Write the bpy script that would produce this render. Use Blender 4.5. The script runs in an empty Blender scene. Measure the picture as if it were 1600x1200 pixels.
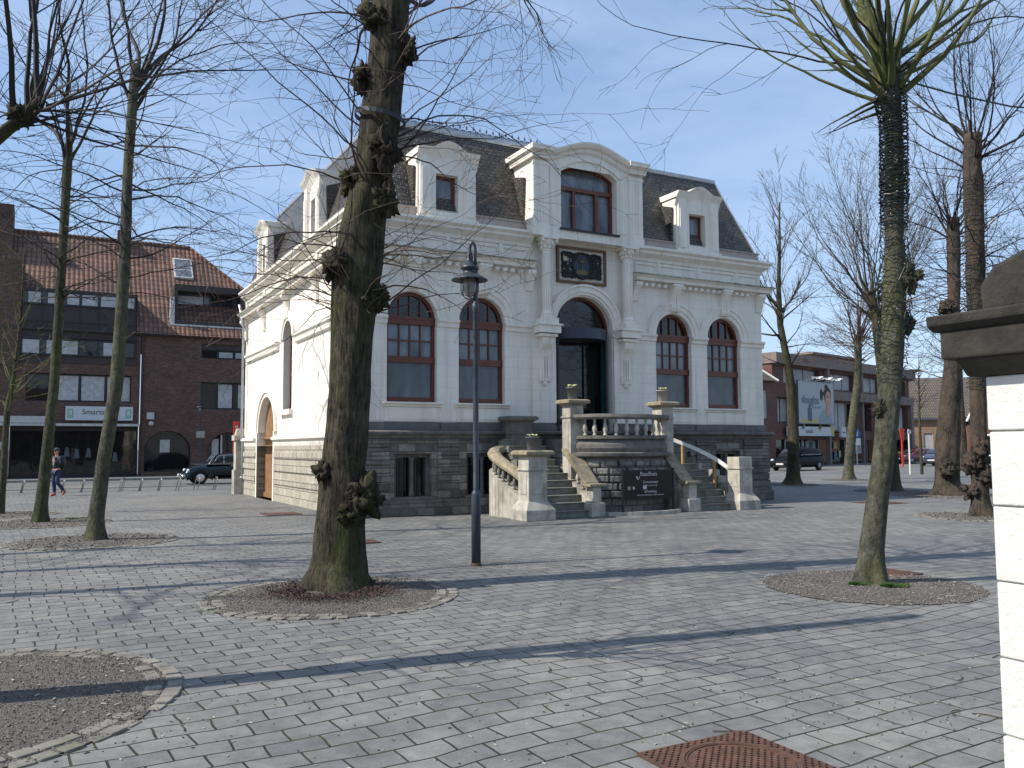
import bpy, bmesh, math, random
from math import sin, cos, pi, radians, sqrt, atan2
from mathutils import Vector, Matrix, noise
S = bpy.context.scene
COL = S.collection
# ------------------------------------------------------------------ camera, sky, sun
F_PX, PITCH, ROLL = 1339.6, 0.0734, -0.005567
YAW = 0.4982
cd = bpy.data.cameras.new('camera'); cam = bpy.data.objects.new('camera', cd); COL.objects.link(cam)
cd.sensor_width = 36; cd.lens = F_PX/1600*36; cd.clip_end = 3000; cd.clip_start = .05
fw = Vector((0, cos(PITCH), sin(PITCH))); rr = Vector((1, 0, 0)); uu = Vector((0, -sin(PITCH), cos(PITCH)))
r2 = rr*cos(ROLL)+uu*sin(ROLL); u2 = -rr*sin(ROLL)+uu*cos(ROLL)
cam.matrix_world = Matrix(((r2.x, u2.x, -fw.x, 0), (r2.y, u2.y, -fw.y, 0), (r2.z, u2.z, -fw.z, 1.7), (0, 0, 0, 1)))
S.camera = cam
SUN_AZ = radians(20); SUN_EL = radians(44)     # azimuth (ccw from +X) the shadows run towards; height of the sun
w = bpy.data.worlds.new('World'); S.world = w; w.use_nodes = True
nt = w.node_tree; nt.nodes.clear()
out = nt.nodes.new('ShaderNodeOutputWorld'); bg = nt.nodes.new('ShaderNodeBackground'); sky = nt.nodes.new('ShaderNodeTexSky')
sky.sky_type = 'NISHITA'; sky.sun_disc = False; sky.sun_elevation = SUN_EL
tx, ty = -cos(SUN_AZ), -sin(SUN_AZ)
sky.sun_rotation = atan2(tx, ty)
sky.air_density = 1.0; sky.dust_density = .7; sky.ozone_density = 2.0
bg.inputs[1].default_value = .15
# thin high cirrus mixed into the sky
tc = nt.nodes.new('ShaderNodeTexCoord'); mp = nt.nodes.new('ShaderNodeMapping'); mp.inputs['Scale'].default_value = (1.2, 2.6, 5.5); mp.inputs['Rotation'].default_value = (0.3, .25, .5)
nz = nt.nodes.new('ShaderNodeTexNoise'); nz.inputs['Scale'].default_value = 1.6; nz.inputs['Detail'].default_value = 9; nz.inputs['Roughness'].default_value = .6; nz.inputs['Distortion'].default_value = .6
rp = nt.nodes.new('ShaderNodeValToRGB'); rp.color_ramp.elements[0].position = .36; rp.color_ramp.elements[0].color = (0, 0, 0, 1); rp.color_ramp.elements[1].position = .85; rp.color_ramp.elements[1].color = (.38, .38, .38, 1)
mx = nt.nodes.new('ShaderNodeMix'); mx.data_type = 'RGBA'; mx.inputs['B'].default_value = (5.0, 5.6, 6.6, 1)
nt.links.new(tc.outputs['Generated'], mp.inputs[0]); nt.links.new(mp.outputs[0], nz.inputs['Vector']); nt.links.new(nz.outputs[0], rp.inputs[0])
nt.links.new(rp.outputs[0], mx.inputs['Factor']); mf = nt.nodes.new('ShaderNodeMix'); mf.data_type = 'RGBA'; mf.inputs['Factor'].default_value = .5; mf.inputs['B'].default_value = (1.95, 2.95, 4.7, 1)
nt.links.new(sky.outputs[0], mf.inputs['A']); nt.links.new(mf.outputs['Result'], mx.inputs['A']); nt.links.new(mx.outputs['Result'], bg.inputs[0]); nt.links.new(bg.outputs[0], out.inputs[0])
ld = bpy.data.lights.new('sun', 'SUN'); ld.energy = 4.5; ld.angle = radians(.53); ld.color = (1, .94, .84)
lo = bpy.data.objects.new('sun', ld); COL.objects.link(lo); lo.location = (-20, -8, 30)
lo.rotation_euler = Vector((cos(SUN_AZ)*cos(SUN_EL), sin(SUN_AZ)*cos(SUN_EL), -sin(SUN_EL))).to_track_quat('-Z', 'Y').to_euler()
S.view_settings.view_transform = 'Standard'; S.view_settings.look = 'None'; S.view_settings.exposure = 0.34; S.view_settings.gamma = 1

# ------------------------------------------------------------------ frames
P0 = Vector((-3.966, 20.807, 0))   # replaced by exact value at build
UX = Vector((cos(YAW), sin(YAW), 0)); VX = Vector((-sin(YAW), cos(YAW), 0))
def W(x, y, z=0): return P0+UX*x+VX*y+Vector((0, 0, z))

# ------------------------------------------------------------------ materials
def nodes(name):
    m = bpy.data.materials.new(name); m.use_nodes = True; n = m.node_tree
    return m, n, n.nodes['Principled BSDF'], n.links
def c4(c): return (c[0], c[1], c[2], 1)
def add(n, t, **k):
    x = n.nodes.new(t)
    for a, b in k.items():
        if hasattr(x, a): setattr(x, a, b)
        else: x.inputs[a.replace('_', ' ')].default_value = b
    return x
def coords(n, scale=(1, 1, 1), rot=(0, 0, 0), swap=None):
    t = n.nodes.new('ShaderNodeTexCoord')
    src = t.outputs['Object']
    if swap:
        s = n.nodes.new('ShaderNodeSeparateXYZ'); c = n.nodes.new('ShaderNodeCombineXYZ'); n.links.new(src, s.inputs[0])
        for i, a in enumerate(swap): n.links.new(s.outputs[a], c.inputs[i])
        src = c.outputs[0]
    m = n.nodes.new('ShaderNodeMapping'); m.inputs['Scale'].default_value = scale; m.inputs['Rotation'].default_value = rot
    n.links.new(src, m.inputs[0]); return m.outputs[0]
def ramp(n, src, stops):
    r = n.nodes.new('ShaderNodeValToRGB'); e = r.color_ramp.elements
    while len(e) < len(stops): e.new(.5)
    for i, (p, c) in enumerate(stops): e[i].position = p; e[i].color = c4(c)
    n.links.new(src, r.inputs[0]); return r.outputs[0]
def mixc(n, f, a, b, mode='MIX'):
    m = n.nodes.new('ShaderNodeMix'); m.data_type = 'RGBA'; m.blend_type = mode
    for k, v in (('Factor', f), ('A', a), ('B', b)):
        if hasattr(v, 'links'): n.links.new(v, m.inputs[k])
        elif k == 'Factor': m.inputs[k].default_value = v
        else: m.inputs[k].default_value = c4(v)
    return m.outputs['Result']
def noisef(n, vec, scale, detail=6, rough=.55, dist=0):
    t = n.nodes.new('ShaderNodeTexNoise'); t.inputs['Scale'].default_value = scale; t.inputs['Detail'].default_value = detail
    t.inputs['Roughness'].default_value = rough; t.inputs['Distortion'].default_value = dist
    n.links.new(vec, t.inputs['Vector']); return t.outputs[0]
def bump(n, b, h, s=.3, d=.02):
    x = n.nodes.new('ShaderNodeBump'); x.inputs['Strength'].default_value = s; x.inputs['Distance'].default_value = d
    n.links.new(h, x.inputs['Height']); n.links.new(x.outputs[0], b.inputs['Normal'])
def math_(n, op, a, b=None, clamp=False):
    m = n.nodes.new('ShaderNodeMath'); m.operation = op; m.use_clamp = clamp
    for i, v in enumerate((a, b)):
        if v is None: continue
        if hasattr(v, 'links'): n.links.new(v, m.inputs[i])
        else: m.inputs[i].default_value = v
    return m.outputs[0]
def bricks(n, vec, w, h, mortar, offset=.5, smooth=.1):
    b = n.nodes.new('ShaderNodeTexBrick'); b.inputs['Scale'].default_value = 1; b.inputs['Brick Width'].default_value = w; b.inputs['Row Height'].default_value = h
    b.inputs['Mortar Size'].default_value = mortar; b.inputs['Mortar Smooth'].default_value = smooth; b.offset = offset
    b.inputs['Color1'].default_value = (0, 0, 0, 1); b.inputs['Color2'].default_value = (1, 1, 1, 1); b.inputs['Mortar'].default_value = (.5, .5, .5, 1)
    n.links.new(vec, b.inputs['Vector']); return b
MATS = {}
def simple(name, col, rough=.6, metal=0, var=.15, scale=6, bmp=.1, spec=.5, coat=0, stain=None, stain_amt=.5):
    if name in MATS: return MATS[name]
    m, n, b, l = nodes(name); v = coords(n)
    f = noisef(n, v, scale, 8, .6)
    c = ramp(n, f, [(.3, tuple(x*(1-var) for x in col)), (.7, tuple(min(1, x*(1+var)) for x in col))])
    if stain:
        f2 = noisef(n, coords(n, (1, 1, .35)), 1.7, 9, .68)
        c = mixc(n, ramp(n, f2, [(.5, (0, 0, 0)), (.68, (stain_amt,)*3)]), c, stain)
    l.new(c, b.inputs['Base Color']); b.inputs['Roughness'].default_value = rough; b.inputs['Metallic'].default_value = metal
    b.inputs['Specular IOR Level'].default_value = spec
    if coat: b.inputs['Coat Weight'].default_value = coat; b.inputs['Coat Roughness'].default_value = .05
    if bmp: bump(n, b, noisef(n, v, scale*4, 6), bmp, .01)
    MATS[name] = m; return m
def white_masonry(name, swap, courses=True):
    m, n, b, l = nodes(name); v = coords(n, swap=swap)
    base = ramp(n, noisef(n, v, 1.3, 8, .6), [(.3, (.77, .72, .63)), (.65, (.86, .805, .71))])
    drip = noisef(n, coords(n, (4.5, 4.5, .25)), 1.0, 9, .7)
    base = mixc(n, ramp(n, drip, [(.48, (0, 0, 0)), (.70, (.55, .55, .55))]), base, (.50, .47, .40))
    fine = noisef(n, v, 60, 4)
    if courses:
        br = bricks(n, v, .62, .295, .0045, .5, .2)
        base = mixc(n, math_(n, 'MULTIPLY', br.outputs['Fac'], math_(n, 'MULTIPLY', noisef(n, v, .9, 5, .6), .75)), base, (.28, .27, .24))
        h = math_(n, 'ADD', math_(n, 'MULTIPLY', br.outputs['Fac'], -1), math_(n, 'MULTIPLY', fine, .15))
        bump(n, b, h, .35, .010)
    else: bump(n, b, fine, .12, .01)
    l.new(base, b.inputs['Base Color']); b.inputs['Roughness'].default_value = .62
    MATS[name] = m; return m
def stone_blocks(name, swap, w_, h_, cols, mortar=.012, bumpd=.03, rough_blocks=True, stain=(.06, .06, .055), samt=.6):
    m, n, b, l = nodes(name); v = coords(n, swap=swap)
    br = bricks(n, v, w_, h_, mortar, .5, .4)
    c = mixc(n, br.outputs['Color'], cols[0], cols[1])
    nf = noisef(n, v, 2.2, 10, .65)
    c = mixc(n, ramp(n, nf, [(.42, (0, 0, 0)), (.68, (samt,)*3)]), c, stain)
    c = mixc(n, ramp(n, noisef(n, v, 22, 6, .7), [(.35, (.55,)*3), (.7, (1.15,)*3)]), (1, 1, 1), c, 'MULTIPLY') if False else c
    g = ramp(n, noisef(n, v, 25, 6, .7), [(.3, (.62, .62, .62)), (.7, (1.1, 1.1, 1.1))])
    c = mixc(n, 1.0, c, g, 'MULTIPLY')
    c = mixc(n, math_(n, 'MULTIPLY', br.outputs['Fac'], .7), c, (.05, .05, .045))
    l.new(c, b.inputs['Base Color']); b.inputs['Roughness'].default_value = .85
    h = math_(n, 'ADD', math_(n, 'MULTIPLY', br.outputs['Fac'], -1.2), math_(n, 'MULTIPLY', noisef(n, v, 14, 6), .9 if rough_blocks else .25))
    bump(n, b, h, .7, bumpd)
    MATS[name] = m; return m
def brick_wall(name, swap, c1, c2, mort, w_=.21, h_=.065):
    m, n, b, l = nodes(name); v = coords(n, swap=swap)
    br = bricks(n, v, w_, h_, .008, .5, .1)
    c = mixc(n, br.outputs['Color'], c1, c2); c = mixc(n, br.outputs['Fac'], c, mort)
    c = mixc(n, 1.0, c, ramp(n, noisef(n, v, .7, 7, .6), [(.3, (.75,)*3), (.7, (1.15,)*3)]), 'MULTIPLY')
    l.new(c, b.inputs['Base Color']); b.inputs['Roughness'].default_value = .9
    bump(n, b, math_(n, 'MULTIPLY', br.outputs['Fac'], -1), .5, .01)
    MATS[name] = m; return m
def slate(name, swap):
    m, n, b, l = nodes(name); v = coords(n, swap=swap)
    br = bricks(n, v, .17, .105, .011, .5, .5)
    c = mixc(n, br.outputs['Color'], (.020, .019, .018), (.088, .080, .070))
    c = mixc(n, ramp(n, noisef(n, v, 1.1, 8, .65), [(.42, (0, 0, 0)), (.62, (.65,)*3)]), c, (.085, .066, .034))
    # metal hook of every slate: a small bright dot under each course
    s = n.nodes.new('ShaderNodeSeparateXYZ'); n.links.new(v, s.inputs[0])
    row = math_(n, 'DIVIDE', s.outputs[1], .105); ri = math_(n, 'FLOOR', row)
    xo = math_(n, 'ADD', math_(n, 'DIVIDE', s.outputs[0], .17), math_(n, 'MULTIPLY', math_(n, 'MODULO', ri, 2), .5))
    dx = math_(n, 'MULTIPLY', math_(n, 'SUBTRACT', math_(n, 'FRACT', xo), .5), .17); dy = math_(n, 'MULTIPLY', math_(n, 'SUBTRACT', math_(n, 'FRACT', row), .22), .105)
    d = math_(n, 'SQRT', math_(n, 'ADD', math_(n, 'MULTIPLY', dx, dx), math_(n, 'MULTIPLY', dy, dy)))
    dot = math_(n, 'LESS_THAN', d, .0115)
    dot = math_(n, 'MULTIPLY', dot, math_(n, 'GREATER_THAN', noisef(n, v, 3.3, 2), .47))
    c = mixc(n, br.outputs['Fac'], c, (.012, .012, .014)); c = mixc(n, math_(n, 'MULTIPLY', dot, .7), c, (.5, .52, .52))
    l.new(c, b.inputs['Base Color']); b.inputs['Roughness'].default_value = .42
    bump(n, b, math_(n, 'ADD', math_(n, 'MULTIPLY', br.outputs['Fac'], -1), math_(n, 'MULTIPLY', br.outputs['Color'], .5)), .6, .012)
    MATS[name] = m; return m
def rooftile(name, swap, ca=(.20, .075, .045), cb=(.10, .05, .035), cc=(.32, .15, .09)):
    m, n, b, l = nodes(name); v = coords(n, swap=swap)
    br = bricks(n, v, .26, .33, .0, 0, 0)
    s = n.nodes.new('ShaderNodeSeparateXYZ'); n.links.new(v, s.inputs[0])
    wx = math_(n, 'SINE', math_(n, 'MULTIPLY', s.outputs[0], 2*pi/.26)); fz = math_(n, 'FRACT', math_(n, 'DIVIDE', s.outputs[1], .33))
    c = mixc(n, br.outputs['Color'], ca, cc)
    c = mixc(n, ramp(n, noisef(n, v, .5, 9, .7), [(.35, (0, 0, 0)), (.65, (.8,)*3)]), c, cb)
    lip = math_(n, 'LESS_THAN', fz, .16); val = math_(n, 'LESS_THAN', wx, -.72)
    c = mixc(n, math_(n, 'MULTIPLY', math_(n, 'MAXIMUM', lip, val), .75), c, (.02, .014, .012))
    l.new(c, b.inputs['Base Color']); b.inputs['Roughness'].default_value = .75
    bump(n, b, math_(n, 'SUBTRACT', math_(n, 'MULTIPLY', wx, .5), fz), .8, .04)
    MATS[name] = m; return m
def bark(name, dark, light, moss=(.10, .13, .03), mamt=.5, sc=1.0, red=None, asp=7.6):
    m, n, b, l = nodes(name)
    v = coords(n, (16*sc, 16*sc, 16*sc/asp)); vi = coords(n)
    f = math_(n, 'ADD', math_(n, 'MULTIPLY', noisef(n, v, 1.0, 8, .66, .5), .6), math_(n, 'MULTIPLY', noisef(n, vi, 5.5, 9, .7), .4))
    c = ramp(n, f, [(.40, dark), (.60, light)])
    c = mixc(n, 1.0, c, ramp(n, noisef(n, vi, 1.2, 6, .6), [(.35, (.7,)*3), (.65, (1.15,)*3)]), 'MULTIPLY')
    mo = noisef(n, coords(n, (1.6, 1.6, .55)), 1.3, 8, .62)
    c = mixc(n, ramp(n, mo, [(.47, (0, 0, 0)), (.66, (mamt,)*3)]), c, moss)
    if red: c = mixc(n, ramp(n, noisef(n, vi, 1.3, 6, .6), [(.45, (0, 0, 0)), (.62, (.7,)*3)]), c, red)
    l.new(c, b.inputs['Base Color']); b.inputs['Roughness'].default_value = .95; b.inputs['Specular IOR Level'].default_value = .2
    bump(n, b, f, 1.0, .065)
    MATS[name] = m; return m
def twigmat(name, a, bcol):
    m, n, b, l = nodes(name)
    l.new(ramp(n, noisef(n, coords(n), 1.7, 4), [(.35, a), (.65, bcol)]), b.inputs['Base Color'])
    b.inputs['Roughness'].default_value = .7; b.inputs['Specular IOR Level'].default_value = .3; MATS[name] = m; return m
def glass_dark(name, col=(.02, .024, .03), rough=.03, spec=.8, tint=None):
    if name in MATS: return MATS[name]
    m, n, b, l = nodes(name); b.inputs['Base Color'].default_value = c4(col); b.inputs['Roughness'].default_value = rough
    b.inputs['Specular IOR Level'].default_value = spec; b.inputs['IOR'].default_value = 1.5
    bump(n, b, noisef(n, coords(n), .9, 2), .06, .05)
    MATS[name] = m; return m
M = {}
M['wf'] = white_masonry('white_masonry_front', (0, 2, 1)); M['ws'] = white_masonry('white_plaster_side', (1, 2, 0), False)
M['trim'] = white_masonry('white_trim', (0, 2, 1), False)
M['sf'] = stone_blocks('grey_stone_front', (0, 2, 1), .47, .20, ((.12, .112, .10), (.36, .33, .285)))
M['ss'] = stone_blocks('pale_stone_side', (1, 2, 0), .52, .235, ((.43, .39, .31), (.52, .48, .39)), stain=(.30, .27, .21), samt=.5)
M['band'] = simple('blue_stone_band', (.135, .13, .128), .8, var=.25, scale=3, bmp=.3, stain=(.07, .07, .065))
M['lichen'] = simple('mossy_cornice_top', (.36, .34, .25), .9, var=.4, scale=9, bmp=.4, stain=(.07, .07, .04), stain_amt=.9)
M['mould'] = simple('weathered_stone_moulding', (.15, .14, .125), .9, var=.35, scale=5, bmp=.5, stain=(.05, .048, .035))
M['stair'] = simple('pale_weathered_stone', (.42, .39, .335), .9, var=.28, scale=4, bmp=.4, stain=(.10, .10, .075), stain_amt=.8)
M['step'] = simple('mossy_step_stone', (.20, .20, .17), .9, var=.3, scale=5, bmp=.3, stain=(.09, .095, .045), stain_amt=.8)
M['cap'] = simple('lichened_coping_stone', (.27, .23, .155), .9, var=.35, scale=7, bmp=.5, stain=(.13, .11, .07), stain_amt=.8)
M['rock'] = stone_blocks('rough_hewn_blocks', (0, 2, 1), .36, .2, ((.22, .215, .20), (.34, .32, .29)), .02, .05)
M['wood'] = simple('red_brown_painted_wood', (.125, .030, .014), .35, var=.3, scale=9, bmp=.05)
M['glassd'] = glass_dark('window_glass', (.012, .013, .014), .03, .6)
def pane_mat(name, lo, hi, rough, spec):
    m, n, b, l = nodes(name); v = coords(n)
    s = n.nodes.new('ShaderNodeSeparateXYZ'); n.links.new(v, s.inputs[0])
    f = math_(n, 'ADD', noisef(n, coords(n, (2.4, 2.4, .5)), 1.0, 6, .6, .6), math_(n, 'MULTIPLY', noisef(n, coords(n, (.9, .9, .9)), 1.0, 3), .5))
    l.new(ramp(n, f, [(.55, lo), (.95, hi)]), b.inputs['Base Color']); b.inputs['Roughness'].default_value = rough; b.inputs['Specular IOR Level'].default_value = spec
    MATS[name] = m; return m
M['film'] = pane_mat('frosted_pane', (.045, .055, .065), (.12, .145, .17), .14, .6); M['reflpane'] = pane_mat('upper_pane', (.06, .07, .085), (.20, .23, .26), .05, .8)  # upper and dormer panes: reflections painted in as pale mottled colour
M['slf'] = slate('slate_front', (0, 2, 1)); M['sls'] = slate('slate_side', (1, 2, 0))
M['zinc'] = simple('zinc_sheet', (.42, .44, .45), .45, .6, var=.2, scale=3, bmp=.05)
M['pink'] = simple('pinkish_gutter_board', (.42, .35, .31), .7, var=.15, scale=3, bmp=.1, stain=(.2, .17, .15))
M['gate'] = simple('varnished_oak_boards', (.26, .14, .065), .5, var=.3, scale=5, bmp=.15)
M['navy'] = simple('dark_blue_fascia', (.035, .045, .07), .45, var=.1)
M['teal'] = glass_dark('teal_edge_glass', (.02, .10, .10), .08)
M['black'] = simple('black_paint', (.012, .012, .014), .4, var=.1)
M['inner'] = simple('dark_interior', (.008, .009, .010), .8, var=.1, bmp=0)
M['steel'] = simple('dull_steel', (.22, .23, .24), .4, .8, var=.1)
M['lampgrey'] = simple('dark_blue_grey_paint', (.035, .045, .06), .4, .1, var=.2, scale=12, stain=(.12, .13, .12), stain_amt=.5)
M['bulb'] = simple('milky_lamp_glass', (.55, .55, .50), .15, var=.05, bmp=0)

# ------------------------------------------------------------------ mesh helper
class MB:
    def __init__(s): s.v = []; s.f = []
    def quad(s, a, b, c, d): i = len(s.v); s.v += [tuple(a), tuple(b), tuple(c), tuple(d)]; s.f.append((i, i+1, i+2, i+3))
    def tri(s, a, b, c): i = len(s.v); s.v += [tuple(a), tuple(b), tuple(c)]; s.f.append((i, i+1, i+2))
    def poly(s, pts): i = len(s.v); s.v += [tuple(p) for p in pts]; s.f.append(tuple(range(i, i+len(pts))))
    def box(s, x0, x1, y0, y1, z0, z1, taper=0):
        i = len(s.v); t = taper
        s.v += [(x0, y0, z0), (x1, y0, z0), (x1, y1, z0), (x0, y1, z0), (x0+t, y0+t, z1), (x1-t, y0+t, z1), (x1-t, y1-t, z1), (x0+t, y1-t, z1)]
        s.f += [(i, i+3, i+2, i+1), (i+4, i+5, i+6, i+7), (i, i+1, i+5, i+4), (i+1, i+2, i+6, i+5), (i+2, i+3, i+7, i+6), (i+3, i, i+4, i+7)]
    def prism(s, pts, off):      # closed polygon pts (3d) extruded by vector off
        n = len(pts); i = len(s.v); off = Vector(off)
        s.v += [tuple(p) for p in pts]+[tuple(Vector(p)+off) for p in pts]
        s.f.append(tuple(range(i+n-1, i-1, -1))); s.f.append(tuple(range(i+n, i+2*n)))
        for k in range(n): s.f.append((i+k, i+(k+1) % n, i+n+(k+1) % n, i+n+k))
    def tube(s, pts, rad, n=8, cap=True):
        pts = [Vector(p) for p in pts]; i0 = len(s.v); m = len(pts)
        if not hasattr(rad, '__len__'): rad = [rad]*m
        ref = None
        for k, p in enumerate(pts):
            t = (pts[min(k+1, m-1)]-pts[max(k-1, 0)]); t = t.normalized() if t.length > 1e-9 else Vector((0, 0, 1))
            if ref is None: ref = Vector((0, 0, 1)).cross(t) if abs(t.z) < .9 else Vector((1, 0, 0)).cross(t); ref.normalize()
            else: ref = (ref-t*ref.dot(t)); ref = ref.normalized() if ref.length > 1e-6 else t.orthogonal().normalized()
            b = t.cross(ref)
            for a in range(n): an = 2*pi*a/n; s.v.append(tuple(p+(ref*cos(an)+b*sin(an))*rad[k]))
        for k in range(m-1):
            for a in range(n): b1 = (a+1) % n; s.f.append((i0+k*n+a, i0+k*n+b1, i0+(k+1)*n+b1, i0+(k+1)*n+a))
        if cap and n > 3: s.f.append(tuple(i0+a for a in range(n))[::-1]); s.f.append(tuple(i0+(m-1)*n+a for a in range(n)))
    def lathe(s, prof, c=(0, 0, 0), n=16, sq=False, cap=True):
        i0 = len(s.v)
        for r, z in prof:
            for a in range(n):
                an = 2*pi*(a+.5)/n; k = 1
                if sq: k = 1/max(abs(cos(an)), abs(sin(an)))
                s.v.append((c[0]+r*k*cos(an), c[1]+r*k*sin(an), c[2]+z))
        for k in range(len(prof)-1):
            for a in range(n): b1 = (a+1) % n; s.f.append((i0+k*n+a, i0+k*n+b1, i0+(k+1)*n+b1, i0+(k+1)*n+a))
        if cap: s.f.append(tuple(i0+a for a in range(n))[::-1]); s.f.append(tuple(i0+(len(prof)-1)*n+a for a in range(n)))
    def sweep(s, path, prof, up=Vector((0, 0, 1)), closed=False, cap=True):
        # path: 3d points; prof: list of (side, up) offsets; side = path tangent x up
        path = [Vector(p) for p in path]; m = len(path); n = len(prof); i0 = len(s.v)
        for k, p in enumerate(path):
            if closed: a, b = path[(k-1) % m], path[(k+1) % m]
            else: a, b = path[max(k-1, 0)], path[min(k+1, m-1)]
            t1 = (p-a); t2 = (b-p); t1 = t1.normalized() if t1.length > 1e-9 else t2.normalized(); t2 = t2.normalized() if t2.length > 1e-9 else t1
            t = (t1+t2).normalized(); sd = t.cross(up).normalized(); upv = sd.cross(t); sc = 1/max(.5, t.dot(t1))
            for (a_, b_) in prof: s.v.append(tuple(p+sd*a_*sc+upv*b_))
        for k in range(m if closed else m-1):
            for a in range(n): b1 = (a+1) % n; k1 = (k+1) % m; s.f.append((i0+k*n+a, i0+k1*n+a, i0+k1*n+b1, i0+k*n+b1))
        if cap and not closed: s.f.append(tuple(i0+a for a in range(n))); s.f.append(tuple(i0+(m-1)*n+a for a in range(n))[::-1])
    def ball(s, c, r, nu=10, nv=7, sc=(1, 1, 1), nz=0, seed=0):
        i0 = len(s.v)
        for j in range(nv+1):
            ph = pi*j/nv
            for a in range(nu):
                th = 2*pi*a/nu; d = Vector((sin(ph)*cos(th), sin(ph)*sin(th), cos(ph)))
                k = 1+((noise.noise(d*1.9+Vector((seed, seed*.7, 0)))*nz+noise.noise(d*4.5+Vector((seed, 0, seed)))*nz*.7+(abs(noise.noise(d*9+Vector((0, seed, seed))))-.25)*nz*.5) if nz else 0)
                s.v.append((c[0]+d.x*r*sc[0]*k, c[1]+d.y*r*sc[1]*k, c[2]+d.z*r*sc[2]*k))
        for j in range(nv):
            for a in range(nu): b1 = (a+1) % nu; s.f.append((i0+j*nu+a, i0+(j+1)*nu+a, i0+(j+1)*nu+b1, i0+j*nu+b1))
    def split(s, gap):
        n = len(s.f); par = list(range(n))
        def find(a):
            while par[a] != a: par[a] = par[par[a]]; a = par[a]
            return a
        key = {}
        for i, f in enumerate(s.f):
            for q in f:
                k = tuple(round(c_, 3) for c_ in s.v[q]); 
                if k in key: par[find(i)] = find(key[k])
                else: key[k] = i
        g = {}
        for i in range(n): g.setdefault(find(i), []).append(i)
        items = []
        for fs in g.values():
            vs = [s.v[q] for i in fs for q in s.f[i]]; items.append([[min(v[k] for v in vs)-gap/2 for k in range(3)], [max(v[k] for v in vs)+gap/2 for k in range(3)], list(fs)])
        ch = True
        while ch:
            ch = False; out_ = []
            for it in items:
                for o in out_:
                    if all(it[0][k] <= o[1][k] and o[0][k] <= it[1][k] for k in range(3)):
                        o[0] = [min(a, b) for a, b in zip(o[0], it[0])]; o[1] = [max(a, b) for a, b in zip(o[1], it[1])]; o[2] += it[2]; ch = True; break
                else: out_.append(it)
            items = out_
        r = []
        for _, _, fs in items:
            m_ = MB(); mp_ = {}
            for i in fs:
                f = []
                for q in s.f[i]:
                    if q not in mp_: mp_[q] = len(m_.v); m_.v.append(s.v[q])
                    f.append(mp_[q])
                m_.f.append(tuple(f))
            r.append(m_)
        return r
    def build(s, name, mat, parent=None, smooth=False, bevel=0, fix=True, weld=False, split=None):
        if split is not None:
            for q in s.split(split): o = q.build(name, mat, parent, smooth, bevel, fix, weld)
            return o
        me = bpy.data.meshes.new(name); me.from_pydata(s.v, [], s.f)
        if isinstance(mat, str): mat = M[mat]
        me.materials.append(mat)
        if fix or weld:
            bm = bmesh.new(); bm.from_mesh(me)
            if weld: bmesh.ops.remove_doubles(bm, verts=bm.verts, dist=1e-4)
            if fix: bmesh.ops.recalc_face_normals(bm, faces=bm.faces)
            bm.to_mesh(me); bm.free()
        if smooth: me.polygons.foreach_set('use_smooth', [True]*len(me.polygons))
        me.update()
        o = bpy.data.objects.new(name, me); COL.objects.link(o)
        if parent: o.parent = parent
        if bevel:
            md = o.modifiers.new('bevel', 'BEVEL'); md.width = bevel; md.segments = 2; md.limit_method = 'ANGLE'; md.angle_limit = radians(40)
        return o
def tag(o, label=None, cat=None, group=None, kind=None):
    if label: o['label'] = label
    if cat: o['category'] = cat
    if group: o['group'] = group
    if kind: o['kind'] = kind
    return o
def thing(name, label, cat, loc=(0, 0, 0), rz=0, group=None):
    o = bpy.data.objects.new(name, None); COL.objects.link(o); o.location = loc; o.rotation_euler = (0, 0, rz); o.empty_display_size = .3
    return tag(o, label, cat, group)
def copy_tree(o, parent=None):
    c = o.copy(); COL.objects.link(c); c.parent = parent
    for ch in list(o.children): copy_tree(ch, c)
    return c
def text(name, s, size, loc, rot, mat, parent, align='CENTER', ext=.003, sx=1.0):
    cu = bpy.data.curves.new(name, 'FONT'); cu.body = s; cu.size = size; cu.extrude = ext; cu.align_x = align; cu.align_y = 'CENTER'
    tmp = bpy.data.objects.new(name+'_tmp', cu); COL.objects.link(tmp)
    dg = bpy.context.evaluated_depsgraph_get(); dg.update()
    me = bpy.data.meshes.new_from_object(tmp.evaluated_get(dg)); bpy.data.objects.remove(tmp)
    me.materials.clear(); me.materials.append(M[mat] if isinstance(mat, str) else mat)
    o = bpy.data.objects.new(name, me); COL.objects.link(o); o.location = loc; o.rotation_euler = rot; o.scale = (sx, 1, 1); o.parent = parent
    return o
def arc(cx, cz, r, a0, a1, n, rz=None):
    rz = rz or r
    return [(cx+r*cos(a0+(a1-a0)*k/n), cz+rz*sin(a0+(a1-a0)*k/n)) for k in range(n+1)]
def arch_top(s0, s1, zs, rise, n=16):   # points from s0 side to s1 side along the arch
    c = (s0+s1)/2; h = (s1-s0)/2
    if rise >= h*.98: return [(c-h*cos(pi*k/n), zs+rise*sin(pi*k/n)) for k in range(n+1)]
    R = (h*h+rise*rise)/(2*rise); al = math.asin(h/R); cz = zs+rise-R
    return [(c+R*sin(-al+2*al*k/n), cz+R*cos(-al+2*al*k/n)) for k in range(n+1)]
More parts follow.
